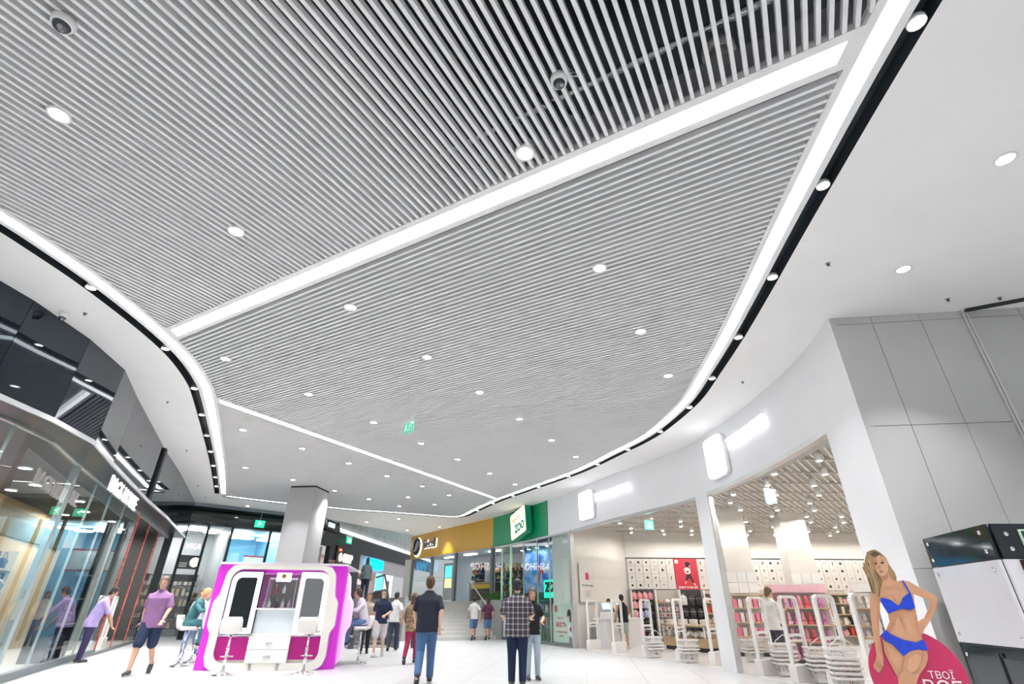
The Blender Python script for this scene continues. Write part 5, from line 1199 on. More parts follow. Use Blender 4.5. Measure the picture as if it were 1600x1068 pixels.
def rpoly(x0, z0, x1, z1, rs, n=6):     # rounded box, radii for bl, br, tr, tl
    out = []
    for (cx, cz, sx, sz, r, a0) in ((x0, z0, 1, 1, rs[0], PI), (x1, z0, -1, 1, rs[1], 1.5 * PI), (x1, z1, -1, -1, rs[2], 0), (x0, z1, 1, -1, rs[3], .5 * PI)):
        if r < 1e-3: out.append((cx, cz)); continue
        for k in range(n): a = a0 + PI / 2 * k / (n - 1); out.append((cx + sx * r + r * math.cos(a), cz + sz * r + r * math.sin(a)))
    return out
inner_o = rpoly(.30, .14, KW - .30, 2.06, (.22, .22, .25, .25))
hole_plate(kout(0, 2.16), inner_o, 0, .22).build('front_frame', cream, K)
hole_plate([(-.08, 0), (KW + .06, 0), (KW + .06, 2.17), (-.08, 2.17)], rpoly(.4, .2, KW - .4, 2.0, (.1,) * 4), .16, .42).build('magenta_edge', mag, K)
hole_plate(kout(.26, 2.14), rpoly(.4, .2, KW - .4, 2.0, (.1,) * 4), .42, 1.0).build('rear_frame', pinkglow, K)
MB().box(-.05, .1, 2.17, KW + .05, 2.6, 2.22).build('top_slab', M('pale_lilac_slab', (.70, .66, .72), .35), K)
MB().box(.25, 2.0, .0, KW - .25, 2.5, 2.17).build('rear_body', cream, K)
MB().box(.2, 1.0, 0, .4, 2.0, 2.17).box(KW - .4, 1.0, 0, KW - .2, 2.0, 2.17).build('side_body', cream, K)
# lit mirrors
mirror = M('dark_mirror', (.35, .35, .36), .02, 1.0, var=0); cy = ME('cool_white_frame', (.80, .97, 1), 1.35)
for side in (0, 1):
    x0, x1 = (.34, 1.0) if side == 0 else (1.9, 2.55); rs = (0, 0, 0, .2) if side == 0 else (0, 0, .2, 0)
    m = MB().plate(rpoly(x0 - .015, .69, x1 + .015, 2.02, tuple(r + .01 if r else 0 for r in rs)), .03, .09).build('mirror_back', black_pl if side == 0 else white_pl, K)
    c_, n_ = CEN, None; CEN = np.array([(x0 + x1) / 2, 1.35])
    hole_plate(rpoly(x0, .71, x1, 2.0, rs), rpoly(x0 + .1, .83, x1 - .1, 1.88, tuple(r * .6 if r else 0 for r in rs)), .0, .03).build('light_frame', cy, m)
    CEN = c_
    MB().plate(rpoly(x0 + .1, .83, x1 - .1, 1.88, tuple(r * .6 if r else 0 for r in rs)), .015, .028).build('mirror_glass', M('black_screen', (.008, .012, .014), .05) if side == 0 else mirror, m)
    text('letter', 'M', .15, ME('pink_letter', (.9, .5, .9), 1.0), m, (x0 + .19, .008, .95), ext=.003)
# centre bay: counter front, shelf, drawers, glass case
MB().box(.3, .06, .66, KW - .3, .4, .72).build('shelf', white_pl, K)
MB().box(1.02, .1, .72, 1.88, .5, 1.2).build('counter_front', M('cool_white_front', (.68, .74, .80), .3), K); MB().box(1.0, .02, 1.2, 1.9, .7, 1.235).build('counter_top', white_pl, K)
MB().plate(rpoly(.24, .2, 1.0, .64, (.14, 0, 0, 0)), .06, .1).build('magenta_panel', magd, K); MB().plate(rpoly(1.9, .2, KW - .24, .64, (0, .14, 0, 0)), .06, .1).build('magenta_panel', magd, K)
MB().box(.2, .1, .1, KW - .2, .9, .2).build('plinth', cream, K)
for z in (.14, .40):
    d = MB().box(1.0, -.02, z, 1.9, .3, z + .255).build('drawer', white_pl, K, bevel=.008); MB().box(1.38, -.045, z + .11, 1.53, -.02, z + .15).build('handle', alu, d)
for x in (1.14, 1.72): MB().box(x - .035, .0, 0, x + .035, .08, .14).build('leg', cream, K)
# glass case on the counter with little bottles (separate things)
def onK(x, y, z): return (kx + math.cos(KA) * x - math.sin(KA) * y, ky + math.sin(KA) * x + math.cos(KA) * y, z)
gc = thing('glass_case', 'small glass display case standing on the kiosk counter', 'display case', onK(1.45, .35, 1.235), KA)
fr_ = MB()
for x in (-.32, .32):
    for y in (-.15, .15): fr_.bar((x, y, 0), (x, y, .62), .018, .018)
fr_.build('frame', alu, gc); MB().box(-.33, -.16, .3, .33, .16, .315).build('shelf', glass_m, gc); MB().box(-.33, -.16, .62, .33, .16, .65).build('top', white_pl, gc)
MB().box(-.32, -.155, .02, .32, -.15, .61).build('pane', glass_m, gc); MB().box(-.32, .15, .02, .32, .155, .61).build('back_board', M('taupe_board', (.24, .20, .19), .4), gc)
sb = thing('info_plate', 'small white lit plate with a gold emblem above the kiosk counter', 'sign', onK(1.47, .1, 1.9), KA); MB().box(-.17, 0, -.1, .17, .03, .1).build('plate', ME('white_plate', (.95, .96, 1), .7), sb)
mb = MB(); mb.lathe([(.035, -.004), (.05, -.004), (.05, .004), (.035, .004), (.035, -.004)], 16); mb.xf(Matrix.Rotation(PI / 2, 4, 'X')); mb.build('emblem', M('gold_print', (.5, .33, .12), .4), sb, (0, -.006, .02)); MB().box(-.07, -.006, -.06, .07, 0, -.05).build('line', MATS['gold_print'], sb)
bt = None
for k, (x, y, z, c, lab) in enumerate(((1.08, .3, 1.235, 'white', 'white lotion bottle at the counter end of the kiosk'), (1.2, .28, 1.237, 'cream', 'cream pump bottle beside the glass case'), (1.5, .33, 1.237, 'white2', 'white round bottle inside the glass case'), (1.36, .35, 1.237, 'dark', 'dark small bottle inside the glass case'), (1.65, .35, 1.237, 'silver', 'silver jar inside the glass case'), (1.48, .35, 1.552, 'white3', 'white figurine bottle on the glass case shelf'), (1.28, .37, 1.552, 'red', 'red slim bottle on the glass case shelf'))):
    t = thing('bottle', lab, 'bottle', onK(x, y, z), 0)
    col = {'white': (.8, .8, .8), 'cream': (.75, .7, .6), 'white2': (.8, .78, .78), 'dark': (.04, .03, .04), 'silver': (.6, .6, .62), 'white3': (.8, .79, .76), 'red': (.5, .05, .05)}[c]
    MB().lathe([(.0005, 0), (.04, 0), (.042, .01), (.042, .11), (.02, .14), (.016, .15)], 12).build('body', M('bottle_' + c, col, .3), t); MB().lathe([(.018, .15), (.018, .18), (.008, .185), (.008, .21), (.0005, .21)], 10).build('cap', alu, t)
pot = thing('potted_plant', 'tiny brown plant pot on the kiosk roof', 'plant pot', onK(2.35, 1.2, 2.22)); MB().lathe([(.0005, 0), (.06, 0), (.085, .16), (.075, .16), (.07, .14), (.0005, .14)], 14).build('pot', M('brown_pot', (.10, .045, .03), .5), pot); MB().lathe([(.0005, .12), (.072, .12)], 14).build('soil', M('soil', (.03, .02, .015), .9), pot)
# bar stools
def make_stool():
    t = thing('bar_stool', '', 'bar stool'); seat = M('white_leatherette', (.78, .75, .72), .35, var=.01)
    MB().lathe([(.0005, 0), (.225, 0), (.225, .012), (.12, .035), (.05, .06), (.035, .09)], 28).build('base', chrome, t); MB().tube([(0, 0, .05), (0, 0, .5)], .03, 14).tube([(0, 0, .48), (0, 0, .80)], .02, 14).build('pole', chrome, t)
    pts = [(.13 * math.sin(a), -.02 - .13 * math.cos(a) , .33) for a in np.linspace(-1.3, 1.3, 9)]
    MB().tube([(0, .0, .33)] + [pts[0]] + pts[1:] + [(0, 0, .33)], .011, 8).build('footrest', chrome, t)
    # curved seat and back in one padded shell
    mb = MB(); n, m = 15, 11; top = []; bot = []
    for i in range(m):
        v = i / (m - 1); 
        for k in range(n):
            u = -1 + 2 * k / (n - 1)
            if v < .55: y = -.2 + .36 * (v / .55); z = .80 + .03 * u * u; nrm = (0, 0, 1)
            else: q = (v - .55) / .45; y = .16 + .06 * math.sin(q * 1.5) ; z = .80 + .27 * q + .03 * u * u * (1 - q); 
            hw = .21 * (1 - .18 * max(0, (v - .8) / .2) ** 2) * (1 - .12 * max(0, (.15 - v) / .15))
            top.append((u * hw, y - (.05 * u * u * (1 if v > .5 else .0)), z)); bot.append((u * hw * .97, y + (.055 if v > .55 else .02 * v), z - (.06 if v < .55 else .06 * (1 - (v - .55) / .45))))
    vs = top + bot; N = n * m; fs = []
    for i in range(m - 1):
        for k in range(n - 1): a = i * n + k; fs += [(a, a + 1, a + n + 1, a + n), (N + a, N + a + n, N + a + n + 1, N + a + 1)]
    ring = [k for k in range(n)] + [i * n + n - 1 for i in range(1, m)] + [(m - 1) * n + k for k in range(n - 2, -1, -1)] + [i * n for i in range(m - 2, 0, -1)]
    for a, b in zip(ring, ring[1:] + ring[:1]): fs.append((b, a, N + a, N + b))
    mb.add(vs, fs, True); mb.build('seat_shell', seat, t); MB().lathe([(.0005, .72), (.1, .735), (.1, .75), (.0005, .76)], 12).build('mount', black_pl, t); MB().tube([(.05, 0, .74), (.2, -.02, .70)], .008, 6).build('lever', chrome, t)
    return t
stool0 = make_stool()
for i, (x, y, rz, lab) in enumerate(((-5.98, 12.42, KA + PI + .1, 'white bar stool standing before the black lit mirror'), (-4.42, 12.75, KA + PI - .15, 'white bar stool standing before the second lit mirror'), (-3.85, 14.95, KA - PI / 2 + .2, 'white bar stool at the magenta end of the kiosk'), (-7.85, 14.05, KA + PI / 2 + .2, 'white bar stool under the woman in teal'), (-8.05, 14.9, KA + PI / 2 + .1, 'empty white bar stool behind the woman in teal'))):
    if i == 0: stool0.location = (x, y, 0); stool0.rotation_euler.z = rz; stool0['label'] = lab; stool0['group'] = 'bar stools round the kiosk'
    else: dup(stool0, (x, y, 0), rz, lab)
# ------------------------------------------------------------------ lingerie advertising standee
SD_ = thing('advertising_standee', 'flat cardboard standee of a model in blue lingerie on a crimson disc', 'standee', (3.72, 5.25, 0), -.496)
crim = M('crimson_print', (.46, .025, .095), .45, var=.02); skin_s = M('tan_skin_print', (.54, .29, .17), .45, var=.10, scale=7); hair_s = M('blonde_hair_print', (.33, .21, .10), .5, var=.35, scale=18, stretch=(3, 1, .6)); blue_s = M('royal_blue_print', (.012, .05, .50), .4, var=.12, scale=20); shade_s = M('deep_skin_print', (.45, .22, .12), .5)
disc = [(-.104 + .36 * math.cos(t), .76 + .37 * math.sin(t)) for t in np.linspace(-.5, PI + .5, 40)] + [(-.45, .0), (.24, .0)]
MB().plate(disc, .0, .012).build('disc_board', crim, SD_)
def lay(name, poly, mat, y): MB().plate(poly, y - .003, y).build(name, mat, SD_)
hairback = [(-.206, 1.787), (-.168, 1.804), (-.129, 1.808), (-.098, 1.783), (-.074, 1.753), (-.059, 1.723), (-.054, 1.676), (-.042, 1.635), (-.029, 1.601), (-.027, 1.561), (-.037, 1.525), (-.068, 1.519), (-.078, 1.573), (-.145, 1.506), (-.173, 1.427), (-.208, 1.361), (-.236, 1.317), (-.254, 1.344), (-.267, 1.394), (-.265, 1.456), (-.265, 1.513), (-.265, 1.565), (-.274, 1.618), (-.283, 1.647), (-.255, 1.682), (-.235, 1.729)]
MB().plate(hairback, .0, .012).build('hair_board', hair_s, SD_)
torso = [(-.181, 1.472), (-.1, 1.517), (-.035, 1.525), (.013, 1.532), (.066, 1.52), (.063, 1.426), (.041, 1.307), (.033, 1.233), (.017, 1.138), (.019, 1.077), (.016, 1.036), (-.055, .993), (-.17, .969), (-.261, .996), (-.291, 1.053), (-.278, 1.079), (-.243, 1.112), (-.191, 1.187), (-.185, 1.241), (-.198, 1.306), (-.22, 1.372)]
MB().plate(torso, -.005, .010).build('torso_board', skin_s, SD_)
larm = [(-.276, 1.417), (-.231, 1.428), (-.215, 1.372), (-.24, 1.284), (-.276, 1.175), (-.302, 1.068), (-.319, .963), (-.325, .892), (-.339, .84), (-.362, .804), (-.39, .776), (-.404, .782), (-.409, .797), (-.419, .806), (-.418, .832), (-.386, .879), (-.371, .92), (-.358, 1.014), (-.344, 1.131), (-.32, 1.261), (-.301, 1.361)]
MB().plate(larm, -.006, .010).build('arm_board', skin_s, SD_)
rarm = [(.013, 1.532), (.065, 1.517), (.121, 1.47), (.195, 1.42), (.228, 1.388), (.223, 1.35), (.159, 1.245), (.091, 1.166), (.051, 1.124), (.03, 1.087), (.021, 1.089), (.0, 1.118), (.0, 1.159), (.03, 1.191), (.086, 1.223), (.148, 1.308), (.166, 1.366), (.107, 1.393), (.052, 1.424), (.027, 1.459)]
MB().plate(rarm, -.006, .010).build('arm_board', skin_s, SD_)
MB().plate([(-.289, 1.042), (-.2, 1.0), (-.15, .913), (-.155, .868), (-.161, .77), (-.17, .65), (-.18, .4), (-.2, .1), (-.26, .1), (-.27, .4), (-.265, .65), (-.26, .764), (-.29, .863), (-.302, .944)], -.007, .008).build('leg_board', skin_s, SD_)
MB().plate([(-.18, .93), (-.106, .97), (-.042, .98), (.021, .963), (.012, .905), (-.024, .845), (-.093, .773), (-.15, .68), (-.2, .4), (-.24, .1), (-.31, .1), (-.29, .4), (-.275, .68), (-.242, .765), (-.202, .827)], -.010, .008).build('leg_board', skin_s, SD_)
lay('neck_print', [(-.158, 1.592), (-.081, 1.602), (-.08, 1.55), (-.036, 1.521), (.008, 1.532), (-.02, 1.471), (-.116, 1.461), (-.176, 1.472), (-.149, 1.529)], skin_s, -.005)
lay('face_print', [(-.173, 1.715), (-.152, 1.744), (-.111, 1.754), (-.078, 1.741), (-.059, 1.711), (-.062, 1.665), (-.079, 1.619), (-.107, 1.585), (-.138, 1.568), (-.161, 1.58), (-.178, 1.615), (-.182, 1.668)], M('face_skin_print', (.60, .35, .225), .45, var=.06), -.008)
lay('fringe_print', [(-.178, 1.786), (-.126, 1.796), (-.092, 1.765), (-.117, 1.754), (-.149, 1.738), (-.172, 1.703), (-.186, 1.645), (-.186, 1.587), (-.187, 1.507), (-.193, 1.45), (-.23, 1.394), (-.242, 1.462), (-.24, 1.565), (-.231, 1.658), (-.208, 1.74)], hair_s, -.012)
lay('roots_print', [(-.19, 1.765), (-.14, 1.79), (-.1, 1.77), (-.12, 1.755), (-.155, 1.745)], M('dark_root_print', (.10, .06, .035), .5), -.014)
for x, z in ((-.163, 1.682), (-.105, 1.688)):
    lay('eye_print', [(x - .018, z), (x, z + .008), (x + .018, z + .002), (x, z - .007)], blkp, -.013); lay('brow_print', [(x - .022, z + .02), (x, z + .028), (x + .022, z + .022), (x, z + .022)], shade_s, -.013)
lay('nose_print', [(-.14, 1.675), (-.132, 1.64), (-.146, 1.636), (-.15, 1.645)], shade_s, -.012)
lay('lip_print', [(-.155, 1.611), (-.14, 1.619), (-.132, 1.616), (-.118, 1.612), (-.136, 1.600)], M('lip_print', (.42, .10, .09), .4), -.013)
lay('jaw_shadow_print', [(-.165, 1.575), (-.138, 1.566), (-.1, 1.583), (-.085, 1.60), (-.09, 1.57), (-.13, 1.545), (-.155, 1.555)], shade_s, -.0095)
lay('bra_print', [(-.213, 1.378), (-.18, 1.385), (-.125, 1.361), (-.088, 1.317), (-.06, 1.339), (-.031, 1.385), (.021, 1.421), (.042, 1.41), (.04, 1.302), (-.006, 1.283), (-.073, 1.294), (-.177, 1.252), (-.195, 1.279), (-.21, 1.333)], blue_s, -.010)
lay('strap_print', [(.005, 1.529), (.017, 1.529), (.045, 1.412), (.030, 1.412)], blue_s, -.010)
lay('briefs_print', [(-.29, 1.079), (-.242, 1.117), (-.206, 1.081), (-.128, 1.042), (-.036, 1.024), (.021, 1.051), (.029, 1.016), (.031, .976), (.017, .96), (-.042, .971), (-.106, .953), (-.167, .913), (-.193, .956), (-.224, 1.003), (-.276, 1.032)], blue_s, -.013)
lay('navel_print', [(-.096, 1.128), (-.09, 1.128), (-.089, 1.112), (-.095, 1.112)], shade_s, -.008)
lay('inner_leg_print', [(-.168, .905), (-.158, .905), (-.195, .828), (-.238, .762), (-.244, .764), (-.203, .83)], shade_s, -.0135)
mid_s = M('mid_skin_print', (.465, .235, .135), .45, var=.08, scale=9); lt_s = M('light_skin_print', (.585, .325, .195), .45, var=.05)
lay('torso_shade_print', [(-.185, 1.25), (-.16, 1.24), (-.155, 1.19), (-.2, 1.12), (-.24, 1.07), (-.285, 1.05), (-.278, 1.079), (-.243, 1.112), (-.191, 1.187)], mid_s, -.0062)
lay('waist_shade_print', [(.033, 1.24), (.01, 1.24), (-.005, 1.15), (.0, 1.06), (.018, 1.07), (.017, 1.138)], mid_s, -.0062)
lay('rib_shade_print', [(-.177, 1.25), (-.073, 1.29), (.03, 1.28), (.03, 1.262), (-.07, 1.27), (-.165, 1.225)], mid_s, -.0065)
lay('midline_print', [(-.098, 1.26), (-.09, 1.26), (-.09, 1.13), (-.096, 1.13)], mid_s, -.0065)
lay('belly_light_print', [(-.14, 1.2), (-.11, 1.22), (-.11, 1.1), (-.15, 1.08), (-.17, 1.12)], lt_s, -.0062); lay('belly_light_print', [(-.075, 1.22), (-.04, 1.2), (-.03, 1.1), (-.075, 1.09)], lt_s, -.0062)
lay('cleavage_print', [(-.1, 1.40), (-.093, 1.40), (-.085, 1.325), (-.092, 1.325)], mid_s, -.0065); lay('collar_print', [(-.15, 1.475), (-.05, 1.49), (-.05, 1.484), (-.15, 1.468)], mid_s, -.0065)
lay('arm_shade_print', [(-.215, 1.372), (-.232, 1.37), (-.262, 1.28), (-.297, 1.17), (-.322, 1.06), (-.345, .93), (-.32, .93), (-.302, 1.068), (-.276, 1.175), (-.24, 1.284)], mid_s, -.0075)
lay('arm_shade_print', [(.107, 1.393), (.166, 1.366), (.148, 1.308), (.086, 1.223), (.1, 1.218), (.17, 1.3), (.187, 1.37), (.12, 1.41)], mid_s, -.0075)
lay('thigh_shade_print', [(-.302, .944), (-.29, .863), (-.265, .765), (-.235, .78), (-.262, .87), (-.275, .95), (-.27, 1.02), (-.289, 1.035)], mid_s, -.0105); lay('thigh_shade_print', [(.021, .963), (.012, .905), (-.024, .845), (-.093, .773), (-.11, .79), (-.05, .855), (-.02, .91), (-.01, .965)], mid_s, -.0125)
lay('thigh_light_print', [(-.13, .9), (-.06, .94), (-.04, .9), (-.09, .82), (-.15, .78), (-.17, .82)], lt_s, -.0115)
for k in range(6): lay('hair_strand_print', [(-.215 - .008 * k, 1.72 - .03 * k), (-.207 - .008 * k, 1.72 - .03 * k), (-.215 - .006 * k, 1.52 - .02 * k), (-.228 - .004 * k, 1.42), (-.232 - .004 * k, 1.43)], M('dark_root_print') if k % 2 else M('pale_hair_print', (.55, .40, .22), .5), -.0145)
for k in range(4): lay('finger_print', [(-.412 + k * .017, .80 - .006 * k), (-.409 + k * .017, .80 - .006 * k), (-.392 + k * .012, .86), (-.395 + k * .012, .86)], shade_s, -.010)
text('words', 'ТВОЇ', .075, whtp, SD_, (.068, -.006, .778), ext=.002); text('words', 'ВСЕ', .15, whtp, SD_, (.055, -.006, .68), ext=.002)
MB().box(-.4, -.05, 0, .2, .25, .03).build('foot', white_pl, SD_); MB().bar((-.1, .2, .02), (-.1, .015, .9), .05, .01, (0, 1, 0)).build('strut', white_pl, SD_)

# ------------------------------------------------------------------ currency exchange booth
EX = thing('exchange_booth', 'black and white glass exchange booth with red digits beside the grey wall', 'booth')
c0, c1, c2 = np.array([5.2, 6.68]), np.array([4.9, 5.40]), np.array([7.6, 5.32])
blk_g = M('black_gloss_panel', (.006, .009, .013), .06, var=0, ior=1.6); wht_g = M('frosted_white_glass', (.66, .66, .69), .12, var=.01, coat=.5); drk_g = M('graphite_glass', (.03, .035, .042), .1, var=0)
core = MB().prism([tuple(c0 + (.05, 0)), tuple(c1 + (.05, .05)), tuple(c2 + (0, .05)), (7.6, 6.4)], 0, 2.05); core.build('core', black_pl, EX)
d1 = (c1 - c0) / np.linalg.norm(c1 - c0); L1 = np.linalg.norm(c1 - c0); a1 = math.atan2(d1[1], d1[0]); d2 = (c2 - c1) / np.linalg.norm(c2 - c1); L2 = np.linalg.norm(c2 - c1); a2_ = math.atan2(d2[1], d2[0])
def face(A, a, L, tag_):
    out = []
    for z0, z1, m, nm in ((1.745, 2.07, blk_g, 'top_panel'), (.965, 1.735, wht_g, 'white_panel'), (.02, .955, blk_g, 'lower_panel')):
        out.append(MB().box(.004, -.03, z0, L - .004, .0, z1).build(nm, m, EX, (A[0], A[1], 0), a, bevel=.003))
    for x in (.1, L - .12) if tag_ == 0 else (.12, 1.2):
        for z in (1.82, 2.0, 1.05, 1.66, .85) if tag_ == 0 else (1.83, 1.97):
            mb = MB(); mb.lathe([(.0005, -.012), (.018, -.010), (.022, 0)], 14); mb.xf(Matrix.Rotation(PI / 2, 4, 'X')); mb.xf(Matrix.Scale(-1, 4, (0, 1, 0)))
            mb2 = MB(); mb2.lathe([(.022, 0), (.022, .008), (.016, .014), (.0005, .015)], 14); mb2.xf(Matrix.Translation((x, -.03, z)) @ Matrix.Rotation(PI / 2, 4, 'X')); mb2.build('stud', chrome, out[0] if z > 1.74 else (out[1] if z > .96 else out[2]))
    return out
fa = face(c0, a1, L1, 0); fbx = face(c1, a2_, L2, 1)
MB().box(.18, -.045, .02, L1 - .1, -.031, .86).build('window', drk_g, fa[2]); MB().box(L1 * .55, -.06, .0, L1 * .55 + .03, -.046, .9).build('window_bar', black_pl, fa[2])
led = thing('led_board', 'red digit exchange rate board on the booth front', 'led board', (c1[0] + d2[0] * .14, c1[1] + d2[1] * .14 - .035, 0), a2_)
MB().box(0, -.02, .98, .9, 0, 1.73).build('board', M('led_black', (.03, .004, .004), .2), led)
redled = ME('red_led', (1, .12, .03), 4.0)
SEG = {'0': 'abcdef', '2': 'abged', '7': 'abc', '3': 'abgcd', '4': 'fgbc'}
def digit(ch, x, z, h_=.1, w=.06):
    mb = MB(); t = .012
    S = {'a': ((0, h_), (w, h_)), 'd': ((0, 0), (w, 0)), 'g': ((0, h_ / 2), (w, h_ / 2)), 'f': ((0, h_ / 2), (0, h_)), 'b': ((w, h_ / 2), (w, h_)), 'e': ((0, 0), (0, h_ / 2)), 'c': ((w, 0), (w, h_ / 2))}
    for s in SEG[ch]: (x0, z0), (x1, z1) = S[s]; mb.bar((x + x0, -.024, z + z0), (x + x1, -.024, z + z1), .006, t, (0, 0, 1)) if z0 == z1 else mb.bar((x + x0, -.024, z + z0), (x + x1, -.024, z + z1), t, .006, (0, 1, 0))
    return mb
for r_, (row, z) in enumerate((('274', 1.6), ('3', 1.44), ('2', 1.28))):
    for k, ch in enumerate(row): digit(ch, .03 + k * .085 + r_ * .0, z).build('digit', redled, led)
for z in (1.55, 1.39): MB().box(.02, -.024, z, .1, -.02, z + .012).build('dash', redled, led)
gs = thing('lit_sign', 'green neon round sign on top of the exchange booth front', 'sign', (c1[0] + d2[0] * .36, c1[1] - .05, 1.93), a2_)
MB().box(-.1, 0, -.07, .3, .03, .07).build('panel', M('dark_green_sign', (.0, .04, .015), .3), gs); MB().box(-.112, -.01, -.082, .312, .028, -.07).box(-.112, -.01, .07, .312, .028, .082).box(-.112, -.01, -.07, -.1, .028, .07).build('frame', M('green_white_frame', (.6, .75, .66), .4), gs)
text('letter', 'О', .12, ME('green_neon', (.1, 1, .55), 3.5), gs, (-.02, -.008, 0), ext=.004)

# ------------------------------------------------------------------ small things on the ceiling
def dome(lab, x, y, z, grp=None, r=.085):
    t = thing('dome_camera', lab, 'camera', (x, y, z), 0, grp)
    MB().lathe([(.0005, .05), (r, .05), (r, .0), (r * .9, -.03), (r * .82, -.035), (.0005, -.035)], 22).build('housing', white_pl, t); MB().ell((0, 0, -.03), (r * .75, r * .75, r * .7), 18, 10).build('dome', M('smoked_dome', (.03, .035, .045), .06, coat=.6), t); MB().ell((.02, -.02, -.075), (.02, .02, .02), 8, 6).build('lens', M('lens_grey', (.25, .25, .28), .1), t)
    return t
dome('white dome camera under the slats in the upper corner', -3.62, 2.35, ZC - .03)
t = dome('white dome camera with a looped cable by the dark slat gap', .4, 2.82, ZC - .03, None, .075)
MB().tube([(.02, .03, .04), (.1, .03, .1)] + [(.16 + .07 * math.cos(a), .03 + .03 * math.sin(a), .14 + .07 * math.sin(a)) for a in np.linspace(PI, 3.6 * PI, 26)] + [(.06, .1, .4), (-.02, .16, .9)], .006, 6).build('cable', white_pl, t)
dome('white dome camera on the plaster above the mirror fascia', -7.22, 6.92, ZC - .05, None, .07)
t = thing('ceiling_speaker', 'round pale speaker in the dark void above the slats', 'speaker', (1.93, 2.87, 5.85)); MB().lathe([(.0005, .0), (.13, .0), (.15, -.01), (.15, .1), (.0005, .12)], 24).build('body', M('cream_plastic', (.5, .48, .44), .5), t); MB().lathe([(.0005, -.006), (.12, -.004)], 24).build('grille', M('grille', (.3, .3, .28), .6), t); MB().tube([(0, 0, .1), (.05, .1, .75)], .008, 6).build('hanger', steel_dark, t)
t = thing('flexible_duct', 'ribbed silver conduit running above the open slats', 'conduit', (0, 0, 0)); A, B = np.array([-1.3, 4.5, 6.1]), np.array([2.9, 2.15, 6.1]); L = np.linalg.norm(B - A); n = 150
MB().tube([tuple(A + (B - A) * k / n) for k in range(n + 1)], [.045 if k % 3 else .03 for k in range(n + 1)], 10).build('pipe', M('foil', (.5, .52, .52), .25, .9), t)
for k in (.1, .4, .7): q = A + (B - A) * k; MB().tube([tuple(q), (q[0], q[1], 6.6)], .006, 6).build('hanger', steel_dark, t)
for x in np.linspace(-2.5, 2.0, 4):
    t = thing('ceiling_bearer', 'dark steel bearer in the ceiling void', 'bearer', (0, 0, 0), 0, 'bearers in the ceiling void'); MB().bar((x - 3.5, 2 + x * .2, ZC + .55), (x + 3.5, 6.0 + x * .2, ZC + .55), .05, .06).build('channel', M('void_steel', (.02, .03, .04), .5, .5), t); MB().tube([(x, 4 + x * .2, ZC + .55), (x, 4 + x * .2, ZC + 1.19)], .008, 6).build('rod', M('void_steel'), t)
sn = None
for x, y, lab in ((4.28, 5.47, 'small dark sprinkler in the white ceiling beside the grey wall top'), (6.57, 6.33, 'small dark sprinkler above the grey panelled wall'), (7.31, 6.28, 'small dark sprinkler past the black ceiling track'), (4.77, 9.48, 'small dark sprinkler above the second lit sign'), (-6.89, 6.92, 'silver ceiling sensor beside the dome camera'), (-7.94, 10.85, 'small sprinkler above the mirror fascia bend'), (-9.84, 14.94, 'small sprinkler near the black fascia post'), (-12.26, 19.96, 'small sprinkler near the far end of the mirror fascia'), (-13.24, 22.31, 'last small sprinkler before the far blue shop'), (3.1, 19.5, 'small sprinkler over the first lit shop sign'), (-.3, 25.6, 'small sprinkler over the green fascia'), (-3.2, 30.0, 'small sprinkler over the gold fascia'), (-6.9, 29.3, 'small sprinkler over the stairs'), (-9.2, 26.6, 'small sprinkler behind the column')):
    if sn is None:
        sn = thing('sprinkler', lab, 'sprinkler', (x, y, ZC), 0, 'sprinklers in the plaster ceiling'); MB().lathe([(.0005, -.005), (.032, -.005), (.034, 0)], 14).build('rose', M('sprinkler_grey', (.35, .34, .33), .4, .5), sn); MB().tube([(0, 0, 0), (0, 0, -.03)], .01, 8).lathe([(.0005, -.03), (.02, -.03), (.02, -.036), (.0005, -.036)], 12).build('head', steel_dark, sn)
    else: dup(sn, (x, y, ZC), label=lab)
xt = thing('exit_sign', 'clear green exit sign hanging on two rods below the slats', 'exit sign', (-2.07, 9.73, 4.5), -.82)
MB().box(-.19, -.03, .1, .19, .03, .16).build('housing', white_pl, xt)
for x in (-.16, .16): MB().tube([(x, 0, .15), (x, 0, ZC - 4.5)], .005, 6).build('rod', white_pl, xt)
MB().box(-.19, -.004, -.14, .19, .004, .1).build('plate', MG('green_acrylic', (.72, .93, .85)), xt)
eg = ME('etched_green', (.15, .75, .5), .8)
MB().plate([(-.17, -.1), (-.13, -.1), (-.1, -.03), (-.05, -.1), (-.02, -.1), (-.07, .0), (-.06, .06), (-.11, .07), (-.16, .02)], -.008, -.004).build('running_figure', eg, xt); MB().plate([(-.03, .0), (.02, .07), (.07, .0), (.035, 0), (.035, -.1), (.005, -.1), (.005, 0)], -.008, -.004).build('arrow', eg, xt)
fr2 = MB(); 
for p, q in (((.1, -.11), (.1, .08)), ((.17, -.11), (.17, .08)), ((.1, .08), (.17, .08)), ((-.185, -.135), (.185, -.135))): fr2.bar((p[0], -.006, p[1]), (q[0], -.006, q[1]), .006, .012, (0, 1, 0))
fr2.build('door_outline', eg, xt)
hx = MB().box(-.3, -.3, 0, .3, .3, .012).build('access_hatch', M('hatch_white', (.74, .73, .72), .7), None, (7.75, 5.35, ZC - .012), -.13); tag(hx, 'square white access hatch in the plaster ceiling', 'hatch')
